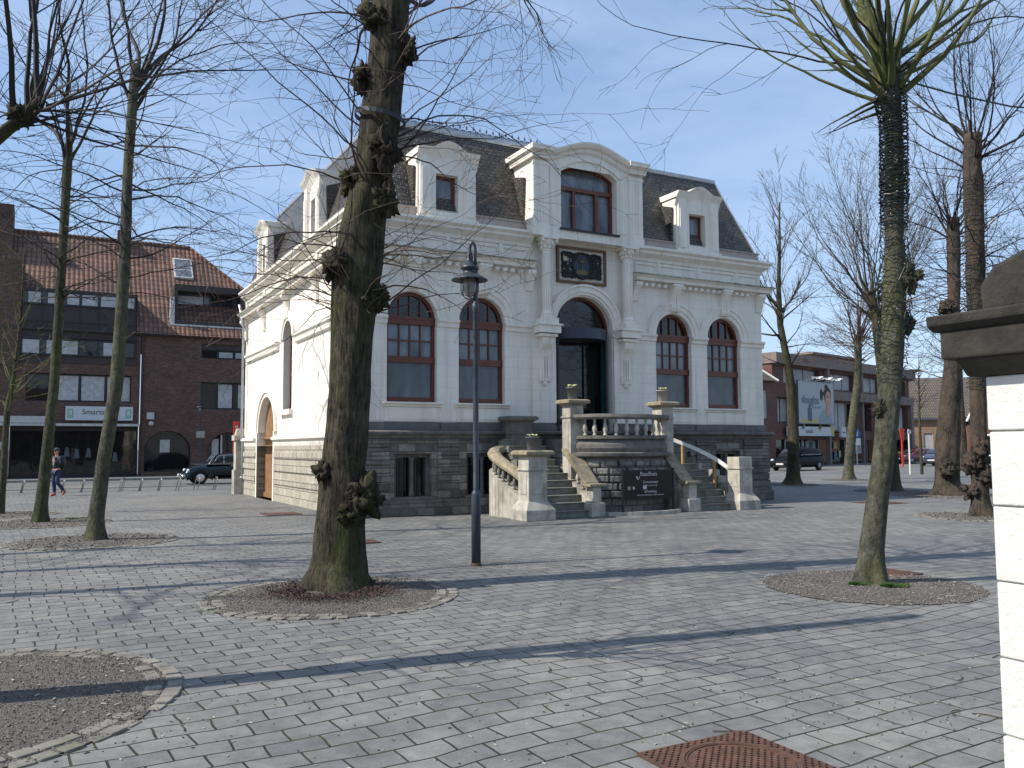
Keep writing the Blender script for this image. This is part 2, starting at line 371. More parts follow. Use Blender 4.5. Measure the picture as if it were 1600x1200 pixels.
def wall(mb, s0, s1, z0, z1, holes, P, rev=.25):
    """wall face with openings; P(s,d,z) -> xyz, d = depth inwards; holes: (a,b,zb,zs,rise)"""
    cur = s0
    for a, b, zb, zs, rise in sorted(holes):
        if a > cur+1e-6: mb.quad(P(cur, 0, z0), P(a, 0, z0), P(a, 0, z1), P(cur, 0, z1))
        if zb > z0+1e-6: mb.quad(P(a, 0, z0), P(b, 0, z0), P(b, 0, zb), P(a, 0, zb))
        top = arch_top(a, b, zs, rise) if rise else [(a, zs), (b, zs)]
        for (xa, za), (xb, zb_) in zip(top, top[1:]):
            mb.quad(P(xa, 0, za), P(xb, 0, zb_), P(xb, 0, z1), P(xa, 0, z1))
        ring = [(a, zb)]+top+[(b, zb)]
        for (xa, za), (xb, zb_) in zip(ring, ring[1:]+ring[:1]):
            mb.quad(P(xa, 0, za), P(xb, 0, zb_), P(xb, rev, zb_), P(xa, rev, za))
        cur = b
    if cur < s1-1e-6: mb.quad(P(cur, 0, z0), P(s1, 0, z0), P(s1, 0, z1), P(cur, 0, z1))
def wallrows(mb, s0, s1, bands, P, rev=.25):
    for z0, z1, hs in bands: wall(mb, s0, s1, z0, z1, hs, P, rev)
def Bx(mb, P, s0, s1, d0, d1, z0, z1):   # box in wall coordinates
    pts = [P(s0, d0, z0), P(s1, d0, z0), P(s1, d1, z0), P(s0, d1, z0)]
    mb.prism(pts, Vector(P(s0, d0, z1))-Vector(P(s0, d0, z0)))
def archring(mb, P, c, zs, r0, r1, d0, d1, n=20, a0=0, a1=pi, rise0=None, rise1=None):
    for k in range(n):
        A = a0+(a1-a0)*k/n; B = a0+(a1-a0)*(k+1)/n
        q = [(c-r0*cos(A), zs+r0*sin(A)), (c-r0*cos(B), zs+r0*sin(B)), (c-r1*cos(B), zs+r1*sin(B)), (c-r1*cos(A), zs+r1*sin(A))]
        f = [P(x, d0, z) for x, z in q]; g = [P(x, d1, z) for x, z in q]
        mb.quad(*f); mb.quad(f[2], f[3], g[3], g[2]); mb.quad(f[0], f[1], g[1], g[0])
# ================================================================== THE TOWN HALL
P0.x, P0.y = -3.88, 20.86
WD, DP, CX = 13.6, 13.1, 6.78
hall = thing('town_hall', 'white stuccoed town hall with slate mansard roof and red-brown arched windows', 'town hall', P0, YAW)
PF = lambda s, d, z: (s, .06+d, z)
PS = lambda s, d, z: (.04+d, s, z)
WX = [1.57, 3.55, 2*CX-3.55, 2*CX-1.57]
DOOR = (CX-.96, CX+.96, 1.9, 5.0, .96)
# --- walls
mb = MB()
holes = [(x-.68, x+.68, 2.84, 5.0, .68) for x in WX]+[DOOR]
wall(mb, 0.04, WD, 2.33, 7.6, holes, PF, .27)
f = mb.build('front_wall', 'wf', hall, fix=False)
mb = MB()
GATE = (8.15, 10.55, 0.0, 2.25, 1.2); SWIN = (6.1, 7.2, 2.9, 5.15, .55)
wall(mb, 0.06, DP, 2.03, 7.6, [(GATE[0], GATE[1], 2.03, 2.25, 1.2), SWIN], PS, .3)
mb.build('side_wall', 'ws', hall, fix=False)
mb = MB(); mb.quad((WD, .06, 0), (WD, DP, 0), (WD, DP, 7.6), (WD, .06, 7.6)); mb.quad((0.04, DP, 0), (WD, DP, 0), (WD, DP, 7.6), (0.04, DP, 7.6)); mb.build('rear_wall', 'ws', hall)
# --- basement
bw = [(x-.5, x+.5, .47, 1.55, 0) for x in WX]
PB = lambda s, d, z: (s, -.02+d, z)
mb = MB(); wall(mb, -.02, WD+.04, 0, 2.0, bw+[(CX-.9, CX+.9, 0, 1.9, 0)], PB, .32)
mb.quad((WD+.04, -.02, 0), (WD+.04, DP, 0), (WD+.04, DP, 2.0), (WD+.04, -.02, 2.0))
mb.quad((-.02, -.02, 0), (-.02, .9, 0), (-.02, .9, 2.0), (-.02, -.02, 2.0))
mb.build('stone_basement', 'sf', hall, split=0, fix=False)
mb = MB()
for s0, s1 in [(-.10, .95), (2.22, 2.86), (4.2, 4.7), (8.85, 9.35), (10.7, 11.34), (12.62, WD+.10)]:   # rusticated piers between the cellar windows
    z = .42
    for k in range(7):
        h = .215; e = .055 if k % 2 == 0 else .03
        mb.box(s0+.01, s1-.01, -.02-e, .0, z+.008, z+h-.008); z += h
mb.build('rusticated_pier', 'sf', hall, split=0.03, bevel=.012)
mb = MB(); mb.box(-.16, WD+.16, -.14, .0, 0, .30); mb.box(-.12, WD+.12, -.09, .0, .30, .42); mb.build('plinth_course', 'sf', hall, split=0.02, bevel=.015)
mb = MB()
prof = [(0, 1.92), (-.06, 1.93), (-.07, 1.98), (-.13, 2.02), (-.20, 2.05), (-.21, 2.10), (-.10, 2.13), (0, 2.13)]
mb.prism([(-.2, y, z) for y, z in prof], (WD+.4, 0, 0)); mb.prism([(x-.0, y, z) for x, y, z in [(-.02, -.02, 1.95), (-.16, -.02, 2.04), (-.2, -.02, 2.11), (-.02, -.02, 2.13)]], (0, .75, 0))
mb.build('plinth_moulding', 'mould', hall)
mb = MB()
for k in range(int(WD/.055)): x = -.05+k*.055; mb.box(x, x+.03, -.075, 0.0, 1.87, 1.917)
mb.build('dentil_band', 'mould', hall)
mb = MB(); s = -.03
for a, b, pr in [(-.03, .82, .05), (.82, 2.32, .02), (2.32, 2.8, .05), (2.8, 4.3, .02), (4.3, 5.78, .05), (7.78, 9.26, .05), (9.26, 10.76, .02), (10.76, 11.24, .05), (11.24, 12.74, .02), (12.74, WD+.03, .05)]:
    mb.box(a+.004, b-.004, .03-pr, .1, 2.132, 2.345)
mb.box(-.03, .06, .0, .75, 2.132, 2.345)
mb.build('blue_stone_course', 'band', hall, split=0, bevel=.008)
for x in WX:   # cellar windows with stone mullion
    mb = MB(); mb.box(x-.5, x-.40, .12, .28, .47, 1.55); mb.box(x+.40, x+.5, .12, .28, .47, 1.55); mb.box(x-.4, x+.4, .12, .28, 1.45, 1.55)
    mb.lathe([(.07, .47), (.075, .56), (.05, .62), (.045, 1.35), (.07, 1.40), (.07, 1.45)], (x, .1, 0), 10); mb.box(x-.56, x+.56, -.09, .28, .41, .468)
    o = mb.build('cellar_window', 'mould', hall)
    g = MB(); g.quad((x-.4, .26, .47), (x+.4, .26, .47), (x+.4, .26, 1.45), (x-.4, .26, 1.45)); g.build('pane', 'glassd', o)
    g = MB()
    for k in range(7):
        if k == 3: continue
        g.tube([(x-.36+k*.12, .2, .47), (x-.36+k*.12, .2, 1.45)], .009, 5)
    g.build('grille', 'black', o)
# --- impost string course
mb = MB()
def molding_front(mb, a, b, z0, z1, pr):
    h = z1-z0
    pf = [(.06, z0), (.06-pr*.45, z0+h*.1), (.06-pr*.5, z0+h*.5), (.06-pr, z0+h*.72), (.06-pr, z1), (.06, z1+.015)]
    mb.prism([(a, y, z) for y, z in pf], (b-a, 0, 0))
for a, b in [(-.06, .89), (2.25, 2.87), (4.23, 5.1), (8.46, 9.33), (10.69, 11.31), (12.67, WD+.06)]: molding_front(mb, a, b, 4.80, 5.02, .10)
molding_front(mb, 5.08, 5.82, 4.82, 5.04, .16); molding_front(mb, 7.74, 8.48, 4.82, 5.04, .16)
mb.build('impost_moulding', 'trim', hall, split=0)
# --- archivolts, sills, panels, consoles
mb = MB()
for x in WX:
    archring(mb, PF, x, 5.02, .68, .80, -.035, .0); archring(mb, PF, x, 5.02, .80, .94, -.07, .0); archring(mb, PF, x, 5.02, .94, 1.0, -.10, .0)
archring(mb, PF, CX, 5.04, .96, 1.04, -.06, 0); archring(mb, PF, CX, 5.04, 1.04, 1.19, -.10, 0); archring(mb, PF, CX, 5.04, 1.19, 1.25, -.14, 0)
mb.build('archivolt', 'trim', hall, split=0)
for x in WX:
    mb = MB(); molding_front(mb, x-.80, x+.80, 2.72, 2.84, .14); mb.box(x-.74, x+.74, .025, .06, 2.36, 2.72); mb.box(x-.66, x+.66, .005, .025, 2.42, 2.66)
    for q in (x-.68, x+.68): mb.box(q-.06 if q > x else q-.0, q+.0 if q > x else q+.06, .02, .06, 2.36, 2.36+.001)
    mb.build('window_sill', 'trim', hall, bevel=.006)
    # keystone console
    mb = MB()
    pf = [(.06, 5.72), (-.06, 5.74), (-.09, 5.85), (-.06, 6.0), (-.07, 6.15), (-.16, 6.32), (-.22, 6.42), (-.22, 6.52), (.06, 6.52)]
    mb.prism([(x-.15, y, z) for y, z in pf], (.30, 0, 0)); mb.box(x-.18, x+.18, -.24, .06, 6.47, 6.55)
    for q in (-.07, .03): mb.box(x+q, x+q+.04, -.115, .0, 5.78, 6.2)
    mb.build('keystone_console', 'trim', hall, bevel=.01)
for x in (.12, WD-.12, 4.98, 8.58):
    mb = MB(); pf = [(.06, 5.95), (0, 5.97), (-.03, 6.1), (-.10, 6.3), (-.2, 6.42), (-.2, 6.52), (.06, 6.52)]
    mb.prism([(x-.12, y, z) for y, z in pf], (.24, 0, 0)); mb.build('cornice_console', 'trim', hall, bevel=.01)
for y in (.25, 3.35, 6.6, 9.9, 12.9):
    mb = MB(); pf = [(.04, 5.75), (-.02, 5.78), (-.05, 5.95), (-.03, 6.1), (-.12, 6.3), (-.22, 6.42), (-.22, 6.52), (.04, 6.52)]
    mb.prism([(x_, y-.13, z) for x_, z in pf], (0, .26, 0)); mb.build('side_console', 'trim', hall, bevel=.01)
# --- lower cornice, frieze, upper cornice : profile swept round left side and the front
def cornice(name, prof, segs, mat='trim'):
    mb = MB()
    for path in segs: mb.sweep([Vector(q) for q in path], prof)
    return mb.build(name, mat, hall, split=0)
BACK, LW, RW = DP, [(0.04, DP, 0), (0.04, .06, 0), (5.05, .06, 0)], [(8.5, .06, 0), (WD, .06, 0), (WD, DP, 0)]
lower = [(0, 6.50), (.05, 6.51), (.05, 6.56), (.24, 6.58), (.25, 6.66), (.32, 6.70), (.33, 6.75), (0.02, 6.80), (0, 6.80)]
upper = [(0, 7.18), (.04, 7.19), (.06, 7.28), (.16, 7.36), (.22, 7.40), (.22, 7.46), (.31, 7.52), (.31, 7.585), (0, 7.60)]
cornice('lower_cornice', lower, [LW, RW]); cornice('cornice_top', [(0, 6.802), (.02, 6.802), (.335, 6.745), (.34, 6.72), (.348, 6.72), (.346, 6.765), (.02, 6.825), (0, 6.825)], [LW, RW], 'lichen'); cornice('upper_cornice', upper, [LW, RW])
mb = MB()
for a, b in ((.35, 5.0), (8.6, WD-.3)):
    n = int((b-a)/.235)
    for k in range(n):
        x = a+k*.235
        if min(abs(x+.06-q) for q in WX) < .24: continue
        mb.box(x, x+.12, -.13, .06, 6.42, 6.515)
for k in range(0): pass
mb.build('cornice_dentils', 'trim', hall, split=0.13, bevel=.012)
mb = MB()   # frieze panels
for a, b in [(.1, .95), (1.05, 2.5), (2.6, 4.05), (4.15, 5.0), (8.6, 9.4), (9.5, 10.95), (11.05, 12.5), (12.6, 13.5)]:
    mb.box(a, b, .03, .06, 6.83, 6.90); mb.box(a, b, .03, .06, 7.08, 7.16); mb.box(a, a+.06, .03, .06, 6.90, 7.08); mb.box(b-.06, b, .03, .06, 6.9, 7.08)
for x in (1.0, 2.55, 4.1, 9.45, 11.0, 12.55): mb.box(x-.05, x+.05, -.0, .06, 6.8, 7.18)
mb.build('frieze_panel', 'trim', hall, split=0)
mb = MB()
for y in (.25, 3.35, 6.6, 9.9, 12.85): mb.box(-.02, .04, y-.12, y+.12, 6.8, 7.2)
mb.build('side_frieze_block', 'trim', hall, split=0)
mb = MB()   # side string courses
for a, b in ((-.0, 5.55), (7.75, 12.6)):
    mb.prism([(x_, a, z) for x_, z in [(.04, 4.86), (-.05, 4.9), (-.06, 5.02), (-.12, 5.08), (-.12, 5.15), (.04, 5.18)]], (0, b-a, 0))
for a, b in ((.75, 8.02), (10.68, 12.9)):
    mb.prism([(x_, a, z) for x_, z in [(.04, 1.76), (-.03, 1.78), (-.05, 1.86), (-.06, 1.93), (-.14, 1.98), (-.14, 2.06), (.04, 2.10)]], (0, b-a, 0))
mb.build('side_string_course', 'trim', hall, split=0)
PBS = lambda s, d, z: (-.03+d, s, z)
mb = MB(); wall(mb, .75, 13.0, 0, 1.78, [(GATE[0], GATE[1], 0, 1.78, 0)], PBS, .3)
for z0 in (.5, .97, 1.33):
    pass
mb.build('side_basement', 'ss', hall, fix=False)
mb = MB()
for (a, b) in ((.78, 8.0), (10.72, 12.95)):
    for z0 in (.56, .98, 1.38):
        y = a
        while y < b-.2:
            L = min(.42, b-y); mb.box(-.075, -.03, y+.008, y+L-.008, z0, z0+.2); y += .42
mb.build('rock_faced_course', 'ss', hall, split=0.05, bevel=.015)
# --- side window, gate
mb = MB(); xg = .24
archring(mb, PS, 6.65, 5.15, .55, .66, -.03, 0, 16); archring(mb, PS, 6.65, 5.15, .66, .85, -.06, 0, 16); archring(mb, PS, 9.35, 2.25, 1.2, 1.34, -.05, 0, 20); archring(mb, PS, 9.35, 2.25, 1.34, 1.5, -.09, 0, 20)
Bx(mb, PS, 8.0, 8.15, -.08, .3, 0, 2.25); Bx(mb, PS, 10.55, 10.7, -.08, .3, 0, 2.25); Bx(mb, PS, 5.95, 7.35, -.12, .2, 2.74, 2.9)
mb.build('side_surround', 'trim', hall, split=0)
mb = MB()
def arched_frame(mb, P, a, b, zb, zs, rise, d0, d1, t):
    top = arch_top(a, b, zs, rise, 18); tin = arch_top(a+t, b-t, zs, rise-t, 18)
    for (p, q), (r, s_) in zip(zip(top, top[1:]), zip(tin, tin[1:])):
        mb.quad(P(p[0], d0, p[1]), P(q[0], d0, q[1]), P(s_[0], d0, s_[1]), P(r[0], d0, r[1])); mb.quad(P(r[0], d0, r[1]), P(s_[0], d0, s_[1]), P(s_[0], d1, s_[1]), P(r[0], d1, r[1]))
    Bx(mb, P, a, a+t, d0, d1, zb, zs); Bx(mb, P, b-t, b, d0, d1, zb, zs); Bx(mb, P, a+t, b-t, d0, d1, zb, zb+t)
arched_frame(mb, PS, 6.1, 7.2, 2.9, 5.15, .55, .22, .28, .07); Bx(mb, PS, 6.17, 7.13, .215, .28, 5.0, 5.12); Bx(mb, PS, 6.17, 7.13, .215, .28, 4.0, 4.1); Bx(mb, PS, 6.62, 6.68, .225, .28, 4.1, 5.62); Bx(mb, PS, 6.17, 7.13, .225, .28, 4.52, 4.57)
o = mb.build('window', 'wood', hall)
g = MB(); g.poly([PS(x_, .26, z) for x_, z in [(6.1, 2.9)]+arch_top(6.1, 7.2, 5.15, .55)+[(7.2, 2.9)]]); g.build('pane', 'film', o)
mb = MB()
n = 18
for k in range(n):
    a = 8.15+2.4*k/n; b = a+2.4/n; t0 = 2.25+sqrt(max(0, 1.2**2-(a-9.35)**2)); t1 = 2.25+sqrt(max(0, 1.2**2-(b-9.35)**2))
    mb.prism([PS(a+.004, .2, 2.10), PS(b-.004, .2, 2.10), PS(b-.004, .2, t1), PS(a+.004, .2, t0)], (.06, 0, 0)); Bx(mb, PS, a+.004, b-.004, .22, .28, .18, 1.98)
Bx(mb, PS, 8.15, 10.55, .16, .3, 1.98, 2.10); Bx(mb, PS, 8.15, 10.55, .17, .3, .02, .18); Bx(mb, PS, 9.3, 9.4, .18, .3, .18, 1.98)
o = mb.build('wooden_gate', 'gate', hall)
g = MB(); g.tube([PS(9.22, .19, 1.05), PS(9.22, .13, 1.05), PS(9.22, .13, 1.18)], .012, 6); g.build('handle', 'zinc', o)
mb = MB(); mb.tube([(-.09, 12.75, .03), (-.09, 12.75, 1.9), (-.13, 12.75, 2.1), (-.13, 12.75, 6.3), (-.3, 12.75, 7.1)], .045, 8); mb.box(-.16, -.02, 12.66, 12.84, .6, .66); mb.build('downpipe', 'zinc', hall, smooth=True)
mb = MB(); mb.box(-.32, .3, 13.05, 13.5, 0, .9); mb.box(-.27, .3, 13.08, 13.47, .9, 2.0); mb.box(-.34, .35, 13.02, 13.54, 2.0, 2.2); mb.box(-.27, .3, 13.1, 13.46, 2.2, 2.45, .06); mb.build('corner_buttress', 'stair', hall, bevel=.01)
# --- arched front windows
def front_window(x):
    mb = MB(); a, b = x-.68, x+.68; P = PF
    arched_frame(mb, P, a, b, 2.84, 5.0, .68, .15, .25, .085)
    Bx(mb, P, a, b, .11, .25, 4.84, 5.05); Bx(mb, P, a, b, .095, .25, 4.97, 5.03); Bx(mb, P, a, b, .12, .25, 3.86, 4.02); Bx(mb, P, a+.08, b-.08, .14, .25, 2.88, 2.98)
    for k in (-1, 0, 1):
        s_ = x+k*.29; Bx(mb, P, s_-.017, s_+.017, .165, .22, 4.02, 4.84); zt = 5.0+sqrt(.60**2-(k*.29)**2); Bx(mb, P, s_-.017, s_+.017, .165, .22, 5.03, zt)
    Bx(mb, P, a+.06, b-.06, .17, .22, 4.41, 4.45)
    o = mb.build('window', 'wood', hall)
    g = MB(); g.poly([P(x_, .215, z) for x_, z in [(a, 4.84)]+arch_top(a, b, 5.0, .68)+[(b, 4.84)]]); g.build('pane', 'glassd', o)
    g = MB(); g.quad(P(a, .205, 3.9), P(b, .205, 3.9), P(b, .205, 4.84), P(a, .205, 4.84)); g.build('upper_pane', 'reflpane', o)
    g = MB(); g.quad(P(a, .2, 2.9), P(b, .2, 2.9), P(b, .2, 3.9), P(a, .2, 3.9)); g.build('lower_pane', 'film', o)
for x in WX: front_window(x)
# --- central bay: columns, consoles, panel
mb = MB(); mb.box(5.05, 5.08+.72, -.02, .06, 2.35, 4.82); mb.box(7.76, 8.5, -.02, .06, 2.35, 4.82)
mb.build('bay_pilaster', 'wf', hall, split=0, bevel=.01)
for sx in (5.42, 8.14):
    mb = MB()   # scroll console under the column
    pf = [(-.02, 3.45), (-.08, 3.50), (-.10, 3.62), (-.06, 3.8), (-.07, 4.1), (-.14, 4.35), (-.24, 4.5), (-.27, 4.62), (-.25, 4.70), (-.02, 4.70)]
    mb.prism([(sx-.17, y, z) for y, z in pf], (.34, 0, 0))
    for q in (-.1, -.02, .06): mb.box(sx+q, sx+q+.04, -.125, .0, 3.6, 4.2)
    mb.box(sx-.27, sx+.27, -.32, -.02, 4.70, 4.78); mb.box(sx-.34, sx+.34, -.38, -.02, 4.80, 5.0); mb.box(sx-.38, sx+.38, -.43, -.02, 5.0, 5.05)
    mb.lathe([(.06, 0), (.08, .05), (.03, .1)], (sx, -.06, 3.38), 8)
    mb.build('scroll_console', 'trim', hall, bevel=.01)
    mb = MB()   # fluted column with capital
    mb.box(sx-.24, sx+.24, -.42, .03, 5.05, 5.20); mb.lathe([(.21, 5.2), (.22, 5.24), (.17, 5.28), (.19, 5.33), (.15, 5.37), (.145, 5.6), (.13, 7.05), (.15, 7.07), (.15, 7.1), (.13, 7.12), (.14, 7.16), (.22, 7.36), (.21, 7.38)], (sx, -.2, 0), 20)
    mb.box(sx-.25, sx+.25, -.45, .05, 7.38, 7.45)
    o = mb.build('column', 'trim', hall)
    g = MB()
    for k in range(14):
        an = 2*pi*k/14; g.box(sx+.142*cos(an)-.009, sx+.142*cos(an)+.009, -.2+.142*sin(an)-.009, -.2+.142*sin(an)+.009, 5.45, 7.0)
    for ring, (rz, rr_) in enumerate(((7.17, .16), (7.27, .20))):
        for k in range(8):
            an = 2*pi*(k+.5*ring)/8; g.ball((sx+rr_*cos(an), -.2+rr_*sin(an), rz), .045, 6, 5, (1, 1, 1.5))
    for q in (-1, 1): g.ball((sx+q*.21, -.38, 7.34), .055, 8, 6)
    g.build('carved_capital', 'trim', o, smooth=True)
# relief panel
CPX = 6.70
mb = MB(); a, b, z0, z1 = 5.87, 7.53, 6.30, 7.34
for s0, s1, q0, q1 in ((a, b, z1-.07, z1), (a, b, z0, z0+.07), (a, a+.07, z0+.07, z1-.07), (b-.07, b, z0+.07, z1-.07)): mb.box(s0, s1, -.02, .06, q0, q1)
M['frame'] = simple('brown_painted_frame', (.13, .065, .025), .5)
rel = mb.build('relief_panel', 'frame', hall)
g = MB(); g.box(a+.07, b-.07, .03, .06, z0+.07, z1-.07); M['cream'] = simple('cream_ground', (.55, .51, .42), .8); g.build('ground', 'cream', rel)
random.seed(4); g = MB(); M['iron'] = simple('black_green_carving', (.008, .012, .013), .55, var=.4, scale=20, bmp=.3)
zc = (z0+z1)/2
for k in range(105):
    x = random.uniform(a+.23, b-.23); z = random.uniform(z0+.22, z1-.22)
    if ((x-CPX)/.27)**2+((z-zc)/.33)**2 < 1: continue
    R = random.uniform(.04, .085); a0 = random.uniform(0, 6); pts = [(x+R*(1-t*.08)*cos(a0+t*.75), -.005, z+R*(1-t*.08)*sin(a0+t*.75)) for t in range(8)]
    g.tube(pts, [.012+.012*sin(pi*t/7) for t in range(8)], 5); g.ball(pts[0], .026, 6, 4)
for k in range(40):
    t = k/40*2*pi; g.ball((CPX+.30*cos(t), -.01, zc+.36*sin(t)), .04, 6, 4)
for k in range(26):
    for q in (0, 1): g.ball((a+.2+k*(b-a-.4)/25, .0, (z0+.19 if q else z1-.19)+random.uniform(-.02, .02)), random.uniform(.025, .045), 6, 4)
for k in range(15):
    for q in (0, 1): g.ball(((a+.19 if q else b-.19)+random.uniform(-.02, .02), .0, z0+.2+k*(z1-z0-.4)/14), random.uniform(.025, .045), 6, 4)
g.build('carving', 'iron', rel)
g = MB(); n = 28; g.prism([(CPX+.26*cos(2*pi*k/n), .01, zc+.31*sin(2*pi*k/n)) for k in range(n)], (0, .02, 0)); M['blue'] = simple('faded_blue_shield', (.025, .05, .075), .6); g.build('shield', 'blue', rel)
g = MB(); M['gold'] = simple('dull_gold_paint', (.12, .095, .035), .5)
g.prism([(CPX+x_, -.004, zc+z_) for x_, z_ in [(-.17, -.25), (.17, -.25), (.21, -.15), (.08, -.10), (-.08, -.10), (-.21, -.15)]], (0, .014, 0)); g.tube([(CPX, -.01, zc-.12), (CPX, -.01, zc+.12)], .016, 6)
for k in range(7): an = pi*k/6; g.tube([(CPX, -.01, zc+.1), (CPX+.13*cos(an), -.01, zc+.12+.09*sin(an))], [.02, .012], 5)
g.build('emblem', 'gold', rel)
# --- doorway: glass revolving drum under a dark fascia
mb = MB(); ring = [(CX+.9*cos(t), .55+.9*sin(t)) for t in [pi+pi*k/14 for k in range(15)]]
a_ = MB()
for (x0, y0), (x1, y1) in zip(ring, ring[1:]):
    a_.quad((x0, y0, 4.72), (x1, y1, 4.72), (x1, y1, 5.02), (x0, y0, 5.02)); a_.quad((x0, y0, 5.02), (x1, y1, 5.02), (CX, .55, 5.02), (CX, .55, 5.02)); a_.quad((x0, y0, 4.72), (x1, y1, 4.72), (CX, .55, 4.72), (CX, .55, 4.72))
door = a_.build('door_fascia', 'navy', hall)
mb = MB()
mb.quad((CX-.95, .6, 1.9), (CX+.95, .6, 1.9), (CX+.95, .6, 4.72), (CX-.95, .6, 4.72)); mb.build('glass_door', glass_dark('door_glass', (.006, .008, .009), .03, .5), door)
mb = MB()
for k in (12, 13): (x0, y0), (x1, y1) = ring[k], ring[k+1]; mb.quad((x0, y0, 1.9), (x1, y1, 1.9), (x1, y1, 4.72), (x0, y0, 4.72))
mb.build('curved_glass', 'teal', door)
mb = MB()
for k in (0, 2, 11, 14): x0, y0 = ring[k]; mb.box(x0-.025, x0+.025, y0-.02, y0+.02, 1.9, 4.72)
mb.box(CX-.94, CX+.94, .5, .55, 1.9, 2.0); mb.build('door_post', 'black', door)
mb = MB(); mb.poly([(x_, .34, z) for x_, z in [(CX-.96, 5.0)]+arch_top(CX-.96, CX+.96, 5.0, .96)+[(CX+.96, 5.0)]]); fl = mb.build('fanlight', 'glassd', hall)
mb = MB(); arched_frame(mb, PF, CX-.96, CX+.96, 4.98, 5.0, .96, .2, .27, .08); mb.build('fanlight_frame', 'wood', fl)
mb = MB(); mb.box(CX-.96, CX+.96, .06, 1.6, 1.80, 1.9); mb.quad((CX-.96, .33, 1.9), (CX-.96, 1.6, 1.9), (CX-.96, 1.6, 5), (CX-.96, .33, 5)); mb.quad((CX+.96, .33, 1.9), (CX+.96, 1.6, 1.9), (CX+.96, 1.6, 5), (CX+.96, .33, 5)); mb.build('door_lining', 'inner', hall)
# --- mansard roof
zb, zt, ix, iy = 7.86, 10.42, .95, 1.15
c0 = [(.12, .14), (WD-.08, .14), (WD-.08, DP-.1), (.12, DP-.1)]; c1 = [(ix, iy), (WD-ix+.08, iy), (WD-ix+.08, DP-iy), (ix, DP-iy)]
def rf(i, j, name, mat, sags=True):
    mb = MB(); N = 8
    for k in range(N):
        t0, t1 = k/N, (k+1)/N; f0, f1 = t0**1.0, t1**1.0
        L = lambda a, b, t: (a[0]+(b[0]-a[0])*t, a[1]+(b[1]-a[1])*t)
        A0, A1, B0, B1 = L(c0[i], c1[i], f0), L(c0[i], c1[i], f1), L(c0[j], c1[j], f0), L(c0[j], c1[j], f1)
        mb.quad((*A0, zb+(zt-zb)*t0), (*B0, zb+(zt-zb)*t0), (*B1, zb+(zt-zb)*t1), (*A1, zb+(zt-zb)*t1))
    return mb.build(name, mat, hall, weld=True)
rf(0, 1, 'roof_front_slope', 'slf'); rf(3, 0, 'roof_side_slope', 'sls'); rf(1, 2, 'roof_far_slope', 'sls'); rf(2, 3, 'roof_rear_slope', 'slf')
mb = MB(); mb.poly([(x_, y_, zt+.02) for x_, y_ in c1]); mb.build('roof_flat', 'zinc', hall)
mb = MB()
for (a, b) in ((0, 1), (1, 2), (3, 0)):
    pa, pb = c1[a], c1[b]; mb.sweep([(pa[0], pa[1], zt), (pb[0], pb[1], zt)], [(-.05, -.03), (.035, -.05), (.05, .0), (.05, .07), (-.05, .09)])
for i in (0, 1, 3): mb.tube([(*c0[i], zb), (*c1[i], zt)], .03, 6)
mb.build('ridge_flashing', 'zinc', hall)
mb = MB(); mb.box(5.0, 8.56, iy-.12, iy+.6, zt-.02, zt+.02); 
mb.box(1.7, 6.2, iy-.02, iy+.25, zt+.03, zt+.12); mb.build('ridge_curb', 'zinc', hall)
mb = MB()
for path in ([(0.10, DP-.1, 0), (0.10, .12, 0), (5.0, .12, 0)], [(8.56, .12, 0), (WD-.06, .12, 0), (WD-.06, DP, 0)]): mb.sweep(path, [(0, 7.58), (.03, 7.58), (.03, 7.85), (.07, 7.87), (.07, 7.90), (0, 7.90)])
mb.build('gutter_board', 'pink', hall, split=0)
mb = MB(); x = 1.8; y = iy+.12; M['crest'] = simple('grey_painted_ironwork', (.11, .12, .14), .5, .2)
while x < 6.15:
    for sg in (-1, 1):
        mb.tube([(x+sg*(.085-.06*cos(t*.8)) if True else 0, y, zt+.19+.055*sin(t*.8)) for t in range(7)], .014, 4)
        mb.tube([(x+sg*.02, y, zt+.1), (x+sg*.1, y, zt+.13), (x+sg*.1, y, zt+.2)], .014, 4)
    mb.tube([(x, y, zt+.1), (x, y, zt+.40)], [.016, .009], 4); mb.ball((x, y, zt+.33), .03, 5, 4); mb.tube([(x-.04, y, zt+.29), (x+.04, y, zt+.29)], .011, 4)
    x += .21
mb.tube([(1.75, y, zt+.13), (6.2, y, zt+.13)], .016, 4); mb.build('roof_cresting', 'crest', hall)
